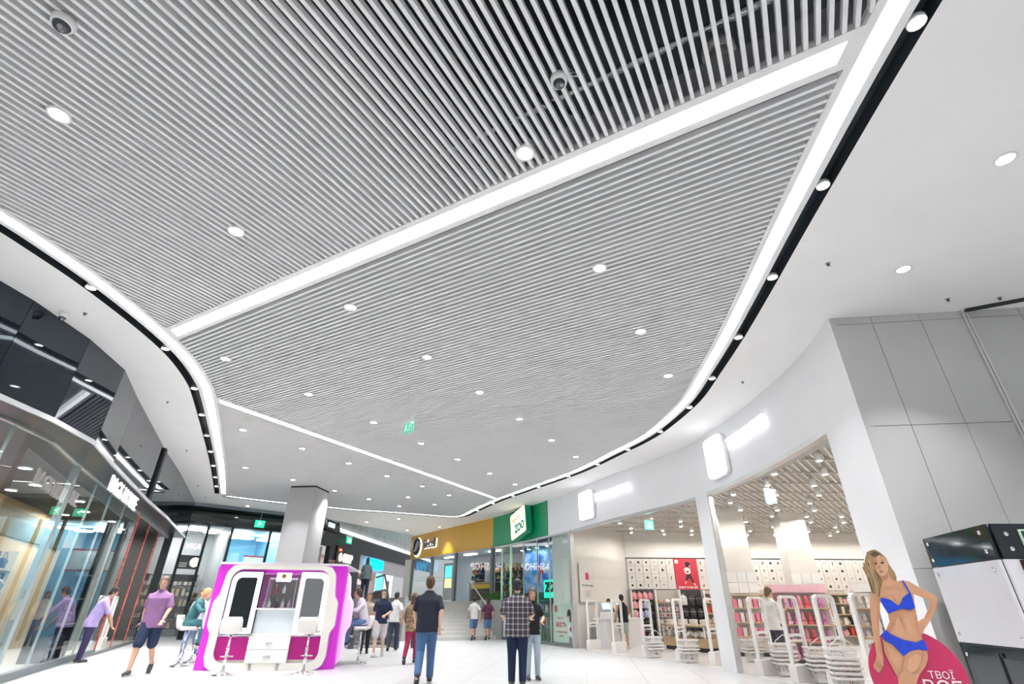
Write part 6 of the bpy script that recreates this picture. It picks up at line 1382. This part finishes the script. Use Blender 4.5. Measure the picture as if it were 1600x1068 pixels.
# ------------------------------------------------------------------ people
TMP = bpy.data.scenes.new('remesh_bench')
def remesh(mb, voxel, smooth=4, name='tmp'):
    me = bpy.data.meshes.new(name); me.from_pydata(mb.v, [], mb.f); me.update()
    o = bpy.data.objects.new(name, me); TMP.collection.objects.link(o)
    r = o.modifiers.new('r', 'REMESH'); r.mode = 'VOXEL'; r.voxel_size = voxel; r.use_smooth_shade = True
    if smooth: sm = o.modifiers.new('s', 'SMOOTH'); sm.factor = .5; sm.iterations = smooth
    vl = TMP.view_layers[0]; vl.update(); dg = vl.depsgraph; ev = o.evaluated_get(dg)
    out = bpy.data.meshes.new_from_object(ev); bpy.data.objects.remove(o); bpy.data.meshes.remove(me)
    out.polygons.foreach_set('use_smooth', [True] * len(out.polygons)); out.materials.clear(); return out
V = Vector
def chain(mb, pts, rs, n=10):
    """tapered limb with rounded ends through several joints"""
    P = [V(p) for p in pts]; pp = []; rr = []
    for i in range(len(P) - 1):
        for k in range(4): t = k / 4; pp.append(P[i].lerp(P[i + 1], t)); rr.append(rs[i] + (rs[i + 1] - rs[i]) * t)
    pp.append(P[-1]); rr.append(rs[-1]); mb.tube(pp, rr, n)
    for p, r in zip(P, rs): mb.ell(p, (r, r, r), n, 8)
def loft(mb, secs, n=16):
    """secs: (centre, rx, ry, side axis, front axis)"""
    vs = []
    for c, rx, ry, sx, fy in secs:
        for k in range(n):
            a = 2 * PI * k / n; cs, sn = math.cos(a), math.sin(a); vs.append(c + sx * rx * math.copysign(abs(cs) ** .8, cs) + fy * ry * math.copysign(abs(sn) ** .8, sn))
    m = len(secs); fs = [(i * n + k, i * n + (k + 1) % n, (i + 1) * n + (k + 1) % n, (i + 1) * n + k) for i in range(m - 1) for k in range(n)]
    fs += [list(range(n))[::-1], list(range((m - 1) * n, m * n))]; mb.add(vs, fs, True)
def hand(mb, wrist, direc, side, curl=.5, s=1.0, inward=V((0, -1, 0))):
    d = V(direc).normalized(); up = inward - d * inward.dot(d); up = up.normalized() if up.length > 1e-3 else V((1, 0, 0)); sd = d.cross(up) * side
    w = V(wrist); pc = w + d * .05 * s
    vs0 = len(mb.v); mb.ell((0, 0, 0), (.038 * s, .016 * s, .052 * s), 10, 8); R = Matrix((sd, up, d)).transposed().to_4x4(); R.translation = pc; mb.xf(R, vs0)
    for k, (off, ln) in enumerate(((-.029, .075), (-.0095, .085), (.0105, .08), (.03, .062))):
        b = pc + sd * off * s + d * .042 * s; c1 = b + (d * math.cos(curl * .7) + up * math.sin(curl * .7)) * ln * .45 * s; c2 = c1 + (d * math.cos(curl * 1.6) + up * math.sin(curl * 1.6)) * ln * .33 * s; c3 = c2 + (d * math.cos(curl * 2.4) + up * math.sin(curl * 2.4)) * ln * .25 * s
        mb.tube([b, c1, c2, c3], [.0088 * s, .0085 * s, .0078 * s, .0062 * s], 7)
    b = w + d * .03 * s + sd * -.03 * s; mb.tube([b, b + (sd * -.7 + d * .7 + up * .3) * .035 * s, b + (sd * -.75 + d * 1.2 + up * .8) * .052 * s], [.012 * s, .010 * s, .0075 * s], 7)
SKIN = {'light': (.62, .40, .30), 'tan': (.50, .29, .20), 'pale': (.68, .47, .38)}
def plaid():
    if 'plaid_shirt' in MATS: return MATS['plaid_shirt']
    m = M('plaid_shirt', (.06, .055, .065), .8, var=0); nt = m.node_tree; b = nt.nodes['Principled BSDF']; tc = nt.nodes.new('ShaderNodeTexCoord'); sp = nt.nodes.new('ShaderNodeSeparateXYZ'); nt.links.new(tc.outputs['Object'], sp.inputs[0])
    def line(out, freq, th):
        a = nt.nodes.new('ShaderNodeMath'); a.operation = 'MULTIPLY'; a.inputs[1].default_value = freq; nt.links.new(out, a.inputs[0])
        f = nt.nodes.new('ShaderNodeMath'); f.operation = 'FRACT'; nt.links.new(a.outputs[0], f.inputs[0]); r = nt.nodes.new('ShaderNodeValToRGB'); r.color_ramp.elements[0].position = th - .10; r.color_ramp.elements[1].position = th; r.color_ramp.elements[0].color = (0, 0, 0, 1); r.color_ramp.elements[1].color = (1, 1, 1, 1)
        e = r.color_ramp.elements.new(.99); e.color = (.15, .15, .15, 1); nt.links.new(f.outputs[0], r.inputs[0]); return r.outputs[0]
    l1, l2 = line(sp.outputs['X'], 11, .76), line(sp.outputs['Z'], 11, .80); ad = nt.nodes.new('ShaderNodeMath'); ad.operation = 'ADD'; nt.links.new(l1, ad.inputs[0]); nt.links.new(l2, ad.inputs[1])
    r = nt.nodes.new('ShaderNodeValToRGB'); r.color_ramp.elements[0].color = (.035, .03, .04, 1); r.color_ramp.elements[1].color = (.62, .6, .62, 1); e = r.color_ramp.elements.new(.5); e.color = (.22, .21, .23, 1)
    h = nt.nodes.new('ShaderNodeMath'); h.operation = 'MULTIPLY'; h.inputs[1].default_value = .5; nt.links.new(ad.outputs[0], h.inputs[0]); nt.links.new(h.outputs[0], r.inputs[0]); nt.links.new(r.outputs[0], b.inputs['Base Color']); return m
def camo():
    m = M('camo_cloth', (.2, .13, .07), .8, var=.75, scale=16); return m
def cloth(name, c): return M('cloth_' + name, c, .85, var=.10, scale=5, bump=.25, bscale=22)
def person(label, loc, rz, H=1.75, pose='stand', skin='tan', hair=(.03, .02, .015), hair_len=0, top=('grey', (.4, .4, .4)), sleeve=.5, bottom=('jeans', (.05, .08, .16)), legs='long', shoe=(.03, .03, .035), build=1.0, voxel=.016, P=None, female=False, top_len=0.0, tank=False, seat_z=None, face=True):
    P = P or {}
    t = thing('person', label, 'person', loc, rz, 'people in the mall')
    g = lambda k, d: V(P.get(k, d))
    lean = P.get('lean', 0.0); cr, srn = math.cos(lean), math.sin(lean)
    pz = P.get('pz', .93)
    def tl(x, y, z):       # torso point, leaning forward (towards -y) about the pelvis
        dz = z - pz; return V((x, y * cr - dz * srn, pz + dz * cr + y * srn))
    sh = .185 * (0.92 if female else 1) * (.5 + .5 * build)
    hd = P.get('head', (0, -.02, 1.615)); HC = tl(*hd)
    yaw = P.get('head_yaw', 0)
    J = {}
    for s, n in ((-1, 'L'), (1, 'R')):
        J['sh' + n] = tl(s * (sh - .012), .005, 1.365); J['hip' + n] = V((s * .088, 0, pz - .02))
        J['el' + n] = g('el' + n, tl(s * (sh + .05), .03, 1.14)); J['wr' + n] = g('wr' + n, tl(s * (sh + .06), -.04, .89))
        J['kn' + n] = g('kn' + n, (s * .10, -.01, .50)); J['an' + n] = g('an' + n, (s * .105, .02, .085)); J['ft' + n] = g('ft' + n, V(J['an' + n]) + V((s * .02, -1, 0)).normalized() * .1)
    X, Y = V((1, 0, 0)), V((0, cr, srn)); Y0 = V((0, 1, 0))
    W = build
    body = MB()
    loft(body, [(V((0, 0, pz - .11)), .10, .08, X, Y0), (V((0, .01, pz - .06)), .155 * W, .105 * W, X, Y0), (tl(0, .01, pz + .02), .165 * W, .115 * W, X, Y), (tl(0, 0, pz + .14), .14 * W, .10 * W, X, Y), (tl(0, 0, pz + .28), .15 * W, .105 * W, X, Y), (tl(0, -.005, pz + .40), .165 * W, .11 * W, X, Y), (tl(0, .0, pz + .475), .135, .078, X, Y), (tl(0, 0, pz + .53), .06, .055, X, Y)])
    neck_top = HC + V((0, .012, -.07)); chain(body, [tl(0, .01, 1.44), neck_top], [.058, .052])
    # head with jaw, nose and ears
    h0 = len(body.v); body.ell((0, .01, .025), (.078, .098, .105), 16, 12); body.ell((0, -.022, -.055), (.058, .066, .062), 14, 10); body.ell((0, -.098, -.012), (.013, .02, .022), 8, 6); body.ell((0, -.088, .012), (.009, .012, .025), 8, 6)
    for s in (-1, 1): body.ell((s * .08, .012, .0), (.012, .02, .03), 8, 6); body.ell((s * .034, -.078, .0), (.018, .012, .014), 6, 6)
    body.ell((0, -.085, -.058), (.024, .012, .010), 8, 6)
    HM = Matrix.Translation(HC) @ Matrix.Rotation(yaw, 4, 'Z') @ Matrix.Rotation(P.get('nod', 0) + lean * .4, 4, 'X'); body.xf(HM, h0)
    for n, s in (('L', -1), ('R', 1)):
        chain(body, [J['sh' + n], J['el' + n]], [.048 * (.5 + .5 * W), .04]); mid = J['el' + n].lerp(J['wr' + n], .3); chain(body, [J['el' + n], mid, J['wr' + n]], [.039, .041, .027])
        chain(body, [J['hip' + n], J['kn' + n]], [.088 * W, .057]); mid = J['kn' + n].lerp(J['an' + n], .3) + V((0, .012, 0)); chain(body, [J['kn' + n], mid, J['an' + n]], [.054, .057, .036])
        a = J['an' + n]; f = J['ft' + n]; chain(body, [a + V((0, .02, -.03)), V((f.x, f.y, f.z - .045))], [.04, .034])
    me = remesh(body, voxel, 3, 'body')
    hb = MB()
    for n, s in (('L', -1), ('R', 1)): hand(hb, J['wr' + n], J['wr' + n] - J['el' + n], s, P.get('curl', .5), 1.0, V(P.get('inward', (0, -1, 0))))
    bm = bmesh.new(); bm.from_mesh(me); hm = hb.mesh('h', []); bm.from_mesh(hm); bm.to_mesh(me); bm.free(); bpy.data.meshes.remove(hm)
    me.materials.append(M('skin_' + skin, SKIN[skin], .5, var=.04)); bo = put('body', me, t)
    # hair
    hm = MB(); hm.ell((0, .014, .045), (.089, .110, .098), 18, 12)
    hm.ell((0, .052, -.02), (.074, .06, .075), 14, 10)
    if hair_len > 0: loft(hm, [(V((0, .06, .06)), .085, .06, X, Y0), (V((0, .075, -.06)), .088, .045, X, Y0), (V((0, .08, -.06 - hair_len * .6)), .09, .035, X, Y0), (V((0, .075, -.06 - hair_len)), .07, .02, X, Y0)], 12)
    for s in (-1, 1): hm.ell((s * .07, .02, .02), (.02, .05, .06), 8, 6)
    vs2 = []
    hm.xf(HM); hme = remesh(hm, .012, 2, 'hair')
    bm = bmesh.new(); bm.from_mesh(hme); inv = HM.inverted()        # open the hair cap over the face
    dl = [f for f in bm.faces if (lambda c: c.y < -.035 and c.z < .072)(inv @ f.calc_center_median())]
    bmesh.ops.delete(bm, geom=dl, context='FACES'); bm.to_mesh(hme); bm.free()
    hme.materials.append(M('hair_%d_%d' % (int(hair[0] * 1000), int(hair[1] * 1000)), hair, .6, var=.3, scale=30, bump=.4, bscale=90)); put('hair', hme, t)
    if face:
        for s in (-1, 1): e = MB(); e.ell((s * .033, -.084, .006), (.012, .006, .006), 8, 6); e.xf(HM); e.build('eye', M('eye_dark', (.03, .02, .02), .2), t); e = MB(); e.ell((s * .033, -.088, .024), (.018, .006, .004), 8, 6); e.xf(HM); e.build('eyebrow', M('brow_dark', (.05, .03, .02), .6), t)
        e = MB(); e.ell((0, -.094, -.058), (.022, .006, .006), 8, 6); e.xf(HM); e.build('mouth', M('lip_rose', (.35, .12, .11), .5), t)
    # top
    tm = MB(); o_ = .017; hemz = pz - .10 - top_len
    secs = [(V((0, .005, hemz)), .172 * W + o_, .122 * W + o_, X, Y0), (V((0, .008, pz - .02)), .168 * W + o_, .118 * W + o_, X, Y0), (tl(0, .005, pz + .10), .158 * W + o_, .112 * W + o_, X, Y), (tl(0, 0, pz + .28), .162 * W + o_, .114 * W + o_, X, Y), (tl(0, -.005, pz + .40), .172 * W + o_, .116 * W + o_, X, Y), (tl(0, .0, pz + .475), (.16 if not tank else .12) * (.4 + .6 * W) + o_, .088 + o_, X, Y), (tl(0, .006, pz + .52), (.115 if not tank else .1), .078, X, Y), (tl(0, .01, pz + (.57 if not tank else .55)), .066 if not tank else .085, .064, X, Y)]
    loft(tm, secs, 18)
    if not tank:
        for n in ('L', 'R'):
            e1 = J['sh' + n].lerp(J['el' + n], min(1, sleeve * 1.6) if sleeve <= .6 else 1)
            chain(tm, [J['sh' + n], e1], [.054 * (.6 + .4 * W), (.06 if sleeve <= .6 else .05) * (.6 + .4 * W)])
            if sleeve > .6: chain(tm, [J['el' + n], J['wr' + n].lerp(J['el' + n], .08)], [.05, .038])
    else:
        for s in (-1, 1): chain(tm, [tl(s * .075, .0, pz + .44), tl(s * .075, .0, pz + .525)], [.05, .04])
    tme = remesh(tm, voxel, 3, 'top')
    mt = plaid() if top[0] == 'plaid' else camo() if top[0] == 'camo' else cloth(top[0], top[1]); tme.materials.append(mt); put('top', tme, t)
    # trousers, shorts or leggings
    pm = MB(); k = .02 if legs != 'slim' else .013
    loft(pm, [(V((0, .0, pz - .15)), .12 * W, .095 * W, X, Y0), (V((0, .01, pz - .06)), .158 * W + k * .6, .112 * W + k * .6, X, Y0), (tl(0, .01, pz + .03), .155 * W + k * .5, .108 * W + k * .5, X, Y), (tl(0, .005, pz + .09), .14 * W + k * .5, .10 * W + k * .4, X, Y)])
    for n in ('L', 'R'):
        hp, kn, an = J['hip' + n], J['kn' + n], J['an' + n]
        if legs == 'shorts': e = hp.lerp(kn, .92); chain(pm, [hp, e], [.092 * W + k, .078 + k])
        else: chain(pm, [hp, kn], [.09 * W + k, .062 + k]); chain(pm, [kn, an + (kn - an).normalized() * .02], [.062 + k, .045 + k])
    pme = remesh(pm, voxel, 3, 'bottom'); pme.materials.append(cloth(bottom[0], bottom[1])); put('shorts' if legs == 'shorts' else 'trousers', pme, t)
    # shoes
    for n in ('L', 'R'):
        a, f = J['an' + n], J['ft' + n]; d = V((f.x - a.x, f.y - a.y, f.z - a.z)); d = d.normalized(); sm = MB()
        c = a + V((0, 0, -.045)); chain(sm, [c - d * .045 + V((0, 0, .01)), c + d * .05, c + d * .165 + V((0, 0, -.006))], [.047, .05, .038], 10); z0 = min(v[2] for v in sm.v)
        fl_ = a.z - .083 if a.z < .12 else -1.0; sm.v = [(x, y, max(z, fl_)) for x, y, z in sm.v]
        so = sm.build('shoe', M('shoe_%d%d' % (int(shoe[0] * 100), int(shoe[2] * 100)), shoe, .5), t)
        up_ = V((0, 0, fl_ - c.z + .008)) if fl_ > -.5 else V((0, 0, -.04)); ss = MB(); ss.bar(tuple(c - d * .085 + up_), tuple(c + d * .185 + up_), .075, .016); ss.build('sole', M('sole_pale', (.6, .6, .58), .5), so)
    s = H / 1.75; t.scale = (s, s, s)
    return t
def walk(st=.28, sw=.16):      # mid stride: left leg forward (towards -y), right leg back
    return dict(knL=(-.095, -.17, .50), anL=(-.10, -.25 * st / .28, .095), knR=(.095, .02, .49), anR=(.10, .30 * st / .28, .16), ftR=(.11, .24 * st / .28, .10), elL=(-.25, .13, 1.16), wrL=(-.24, .12, .91), elR=(.25, -.04, 1.15), wrR=(.23, -.2, .95))
back = PI
person('man in a dark checked shirt and navy trousers standing with his back turned', (.14, 11.0, 0), back - .05, 1.79, hair=(.012, .011, .012), top=('plaid', None), sleeve=.5, bottom=('navy', (.008, .018, .055)), build=1.28, voxel=.010, top_len=.06, skin='light', face=False,
       P=dict(elL=(-.29, -.02, 1.14), wrL=(-.25, -.22, 1.08), elR=(.29, -.02, 1.14), wrR=(.25, -.22, 1.08), knL=(-.10, 0, .5), knR=(.10, 0, .5), anL=(-.095, .02, .085), anR=(.10, .02, .085), nod=.25, curl=.9))
person('slim person in pale jeans half hidden by the man in the checked shirt', (.47, 12.0, 0), .15, 1.66, skin='tan', hair=(.06, .035, .025), hair_len=.12, top=('black', (.012, .012, .014)), sleeve=.4, bottom=('pale_jeans', (.36, .45, .52)), legs='slim', build=.92, female=True, P=dict(elR=(.25, .0, 1.15), wrR=(.17, -.2, 1.08), elL=(-.25, 0, 1.15), wrL=(-.17, -.2, 1.08)))
person('man in a black T-shirt and blue jeans walking away from the camera', (-1.62, 11.25, 0), back + .1, 1.84, hair=(.07, .035, .015), top=('black_tee', (.010, .014, .028)), sleeve=.5, bottom=('blue_jeans', (.06, .13, .27)), build=1.15, voxel=.010, top_len=.02, skin='light', face=False, P=walk(.2))
person('woman in a camouflage jacket and crimson trousers walking towards the stairs', (-2.55, 15.0, 0), back - .1, 1.62, hair=(.08, .045, .03), hair_len=.16, top=('camo', None), sleeve=.9, bottom=('crimson', (.30, .02, .07)), legs='slim', build=1.02, female=True, top_len=.06, face=False, P=walk(.18))
person('man in a navy T-shirt and light grey shorts walking this way', (-3.85, 17.1, 0), .1, 1.76, hair=(.06, .04, .03), top=('navy_tee', (.012, .018, .05)), sleeve=.5, bottom=('light_grey', (.50, .47, .50)), legs='shorts', shoe=(.5, .5, .5), build=1.08, skin='light', P=dict(walk(.2), elR=(.27, -.02, 1.15), wrR=(.12, -.22, 1.05)))
person('person in a beige top with a long scarf beside the man in grey shorts', (-4.5, 18.0, 0), .25, 1.68, hair=(.10, .05, .03), hair_len=.1, top=('beige', (.45, .36, .30)), sleeve=.9, bottom=('black_trs', (.015, .015, .02)), build=1.0, female=True, P=walk(.2))
person('man in a white T-shirt standing behind the man in grey shorts', (-3.9, 19.3, 0), back, 1.74, hair=(.04, .03, .025), top=('white_tee', (.70, .70, .71)), bottom=('dark_jeans', (.03, .04, .07)), face=False, P=walk(.15))
person('woman in a bright blue top by the slim pale pier', (-3.35, 20.6, 0), .5, 1.70, hair=(.30, .20, .08), hair_len=.14, top=('cobalt', (.02, .05, .32)), bottom=('dark_jeans', (.03, .04, .07)), female=True)
person('person in a white shirt and blue shorts going up the stairs', (-1.62, 25.6, 0), back + .3, 1.72, hair=(.05, .03, .02), top=('white_shirt', (.68, .67, .66)), bottom=('denim_shorts', (.10, .18, .35)), legs='shorts', skin='tan', face=False, P=walk(.2))
person('person in a plum top beside the white shirt at the stairs', (-1.0, 25.75, 0), back + .2, 1.70, hair=(.06, .03, .02), hair_len=.1, top=('plum', (.09, .025, .055)), bottom=('denim_shorts', (.10, .18, .35)), legs='shorts', female=True, face=False, P=walk(.2))
person('person in a grey top riding up the escalator', (-6.6, 25.2, ZR + .02), back + .2, 1.72, hair=(.10, .06, .03), hair_len=.12, top=('teal_grey', (.14, .20, .22)), bottom=('dark_jeans', (.03, .04, .07)), female=True, face=False)
person('man in a purple T-shirt and navy shorts striding past the kiosk', (-7.75, 12.45, 0), .25, 1.86, hair=(.09, .06, .04), top=('mauve', (.20, .10, .22)), sleeve=.5, bottom=('navy_shorts', (.01, .02, .06)), legs='shorts', shoe=(.04, .04, .04), build=1.15, voxel=.010, skin='tan', top_len=.03, P=walk(.27))
person('person in a lavender shirt stooping at the bag shop glass', (-10.75, 14.75, 0), back - .9, 1.74, hair=(.02, .015, .015), top=('lavender', (.38, .30, .58)), sleeve=.5, bottom=('violet_trs', (.035, .025, .09)), build=1.15, voxel=.011, top_len=.05, face=False, P=dict(lean=.3, head=(0, -.05, 1.62), nod=.4, elL=(-.26, -.32, 1.05), wrL=(-.2, -.42, .84), elR=(.26, -.32, 1.05), wrR=(.2, -.42, .84)))
person('woman in a pale blue top and jeans behind the man in purple', (-8.55, 15.6, 0), .2, 1.70, hair=(.07, .035, .025), hair_len=.18, top=('pale_blue', (.45, .50, .58)), sleeve=.5, bottom=('mid_jeans', (.09, .16, .30)), legs='slim', shoe=(.6, .6, .6), female=True, P=walk(.2))
person('person in a bright red top leaning by the bar stools', (-8.9, 17.0, 0), .9, 1.70, hair=(.35, .26, .2), top=('red', (.50, .05, .04)), sleeve=.9, bottom=('grey_blue', (.30, .34, .45)), build=1.15, P=dict(lean=.3, elL=(-.3, -.2, 1.2), wrL=(-.3, -.42, 1.15), elR=(.3, -.2, 1.2), wrR=(.3, -.42, 1.15)))
sit = dict(pz=.98, knL=(-.12, -.40, .94), anL=(-.11, -.36, .52), ftL=(-.11, -.46, .50), knR=(.10, -.42, .92), anR=(.10, -.40, .50), ftR=(.10, -.50, .48), lean=.28, head=(0, -.06, 1.67), elL=(-.26, -.24, 1.22), wrL=(-.16, -.46, 1.26), elR=(.26, -.24, 1.22), wrR=(.16, -.46, 1.26))
person('fair haired woman in a teal top sitting on a bar stool at the kiosk', (-7.87, 14.08, 0), KA + PI / 2 + .15, 1.66, pose='sit', hair=(.42, .28, .12), hair_len=.2, top=('teal', (.03, .12, .13)), sleeve=.9, bottom=('teal_trs', (.04, .15, .16)), legs='slim', female=True, skin='light', voxel=.011, P=sit)
person('person in a pale grey top sitting at the magenta end of the kiosk', (-3.83, 14.97, 0), KA - PI / 2 + .2, 1.70, pose='sit', hair=(.05, .03, .02), top=('pale_grey', (.52, .50, .55)), sleeve=.9, bottom=('mid_jeans', (.09, .16, .30)), P=sit)
person('man in a dark suit standing in the far shop doorway', (-13.6, 24.2, 0), back, 1.78, hair=(.08, .05, .035), top=('charcoal', (.04, .045, .05)), sleeve=.9, bottom=('charcoal_trs', (.02, .025, .035)), face=False, top_len=.08)
person('person in a white top with brown hair before the blue shop', (-11.6, 22.6, 0), .3, 1.70, hair=(.14, .07, .04), hair_len=.14, top=('off_white', (.62, .60, .58)), sleeve=.9, bottom=('mid_jeans', (.09, .16, .30)), female=True, P=walk(.15))
person('man in a black tank top and mint shorts at the checkout', (4.17, 21.05, 0), back + .25, 1.75, hair=(.015, .013, .012), top=('tank_black', (.008, .010, .016)), tank=True, bottom=('mint', (.36, .44, .38)), legs='shorts', shoe=(.62, .55, .5), build=1.05, voxel=.011, skin='tan', face=False, P=dict(elL=(-.27, -.03, 1.14), wrL=(-.24, -.2, .98), elR=(.26, .02, 1.14), wrR=(.24, -.12, .92)))
person('cashier with dark hair behind the checkout counter', (3.95, 22.55, 0), -.6, 1.62, hair=(.03, .018, .015), hair_len=.1, top=('black_tee2', (.02, .02, .022)), bottom=('dark_jeans', (.03, .04, .07)), female=True, P=dict(nod=.3))
person('man in a white polo shirt looking at his phone among the shelves', (6.72, 14.55, 0), PI / 2 + .35, 1.80, hair=(.16, .10, .05), top=('white_polo', (.70, .68, .65)), bottom=('slate', (.06, .065, .085)), build=1.1, voxel=.011, skin='light', top_len=.03, P=dict(elL=(-.25, -.05, 1.13), wrL=(-.12, -.27, 1.22), elR=(.25, -.05, 1.13), wrR=(.12, -.27, 1.22), nod=.3))
person('person in a white top reaching over the low wooden table', (9.25, 13.2, 0), PI - .3, 1.72, hair=(.05, .03, .02), top=('white_top2', (.68, .64, .60)), bottom=('dark_jeans', (.03, .04, .07)), face=False, P=dict(lean=.2, elL=(-.27, -.2, 1.15), wrL=(-.22, -.38, 1.0)))

bpy.data.scenes.remove(TMP)
# finish goods labels: shelf and place along it
for pn, L in GOODS.items():
    zs_u = []
    for z in sorted(set(round(g[2], 2) for g in L)):
        if not zs_u or z - zs_u[-1] > .12: zs_u.append(z)
    rows_g = {}
    for g in L: rows_g.setdefault(min(range(len(zs_u)), key=lambda i: abs(zs_u[i] - g[2])), []).append(g)
    for r_i, gs_ in rows_g.items():
        for c_i, g in enumerate(sorted(gs_, key=lambda q: q[3])):
            g[0]['label'] = '%s %s, %s shelf up, %s' % (ORD[min(c_i, 15)], g[4], ORD[min(r_i, 15)], g[5])
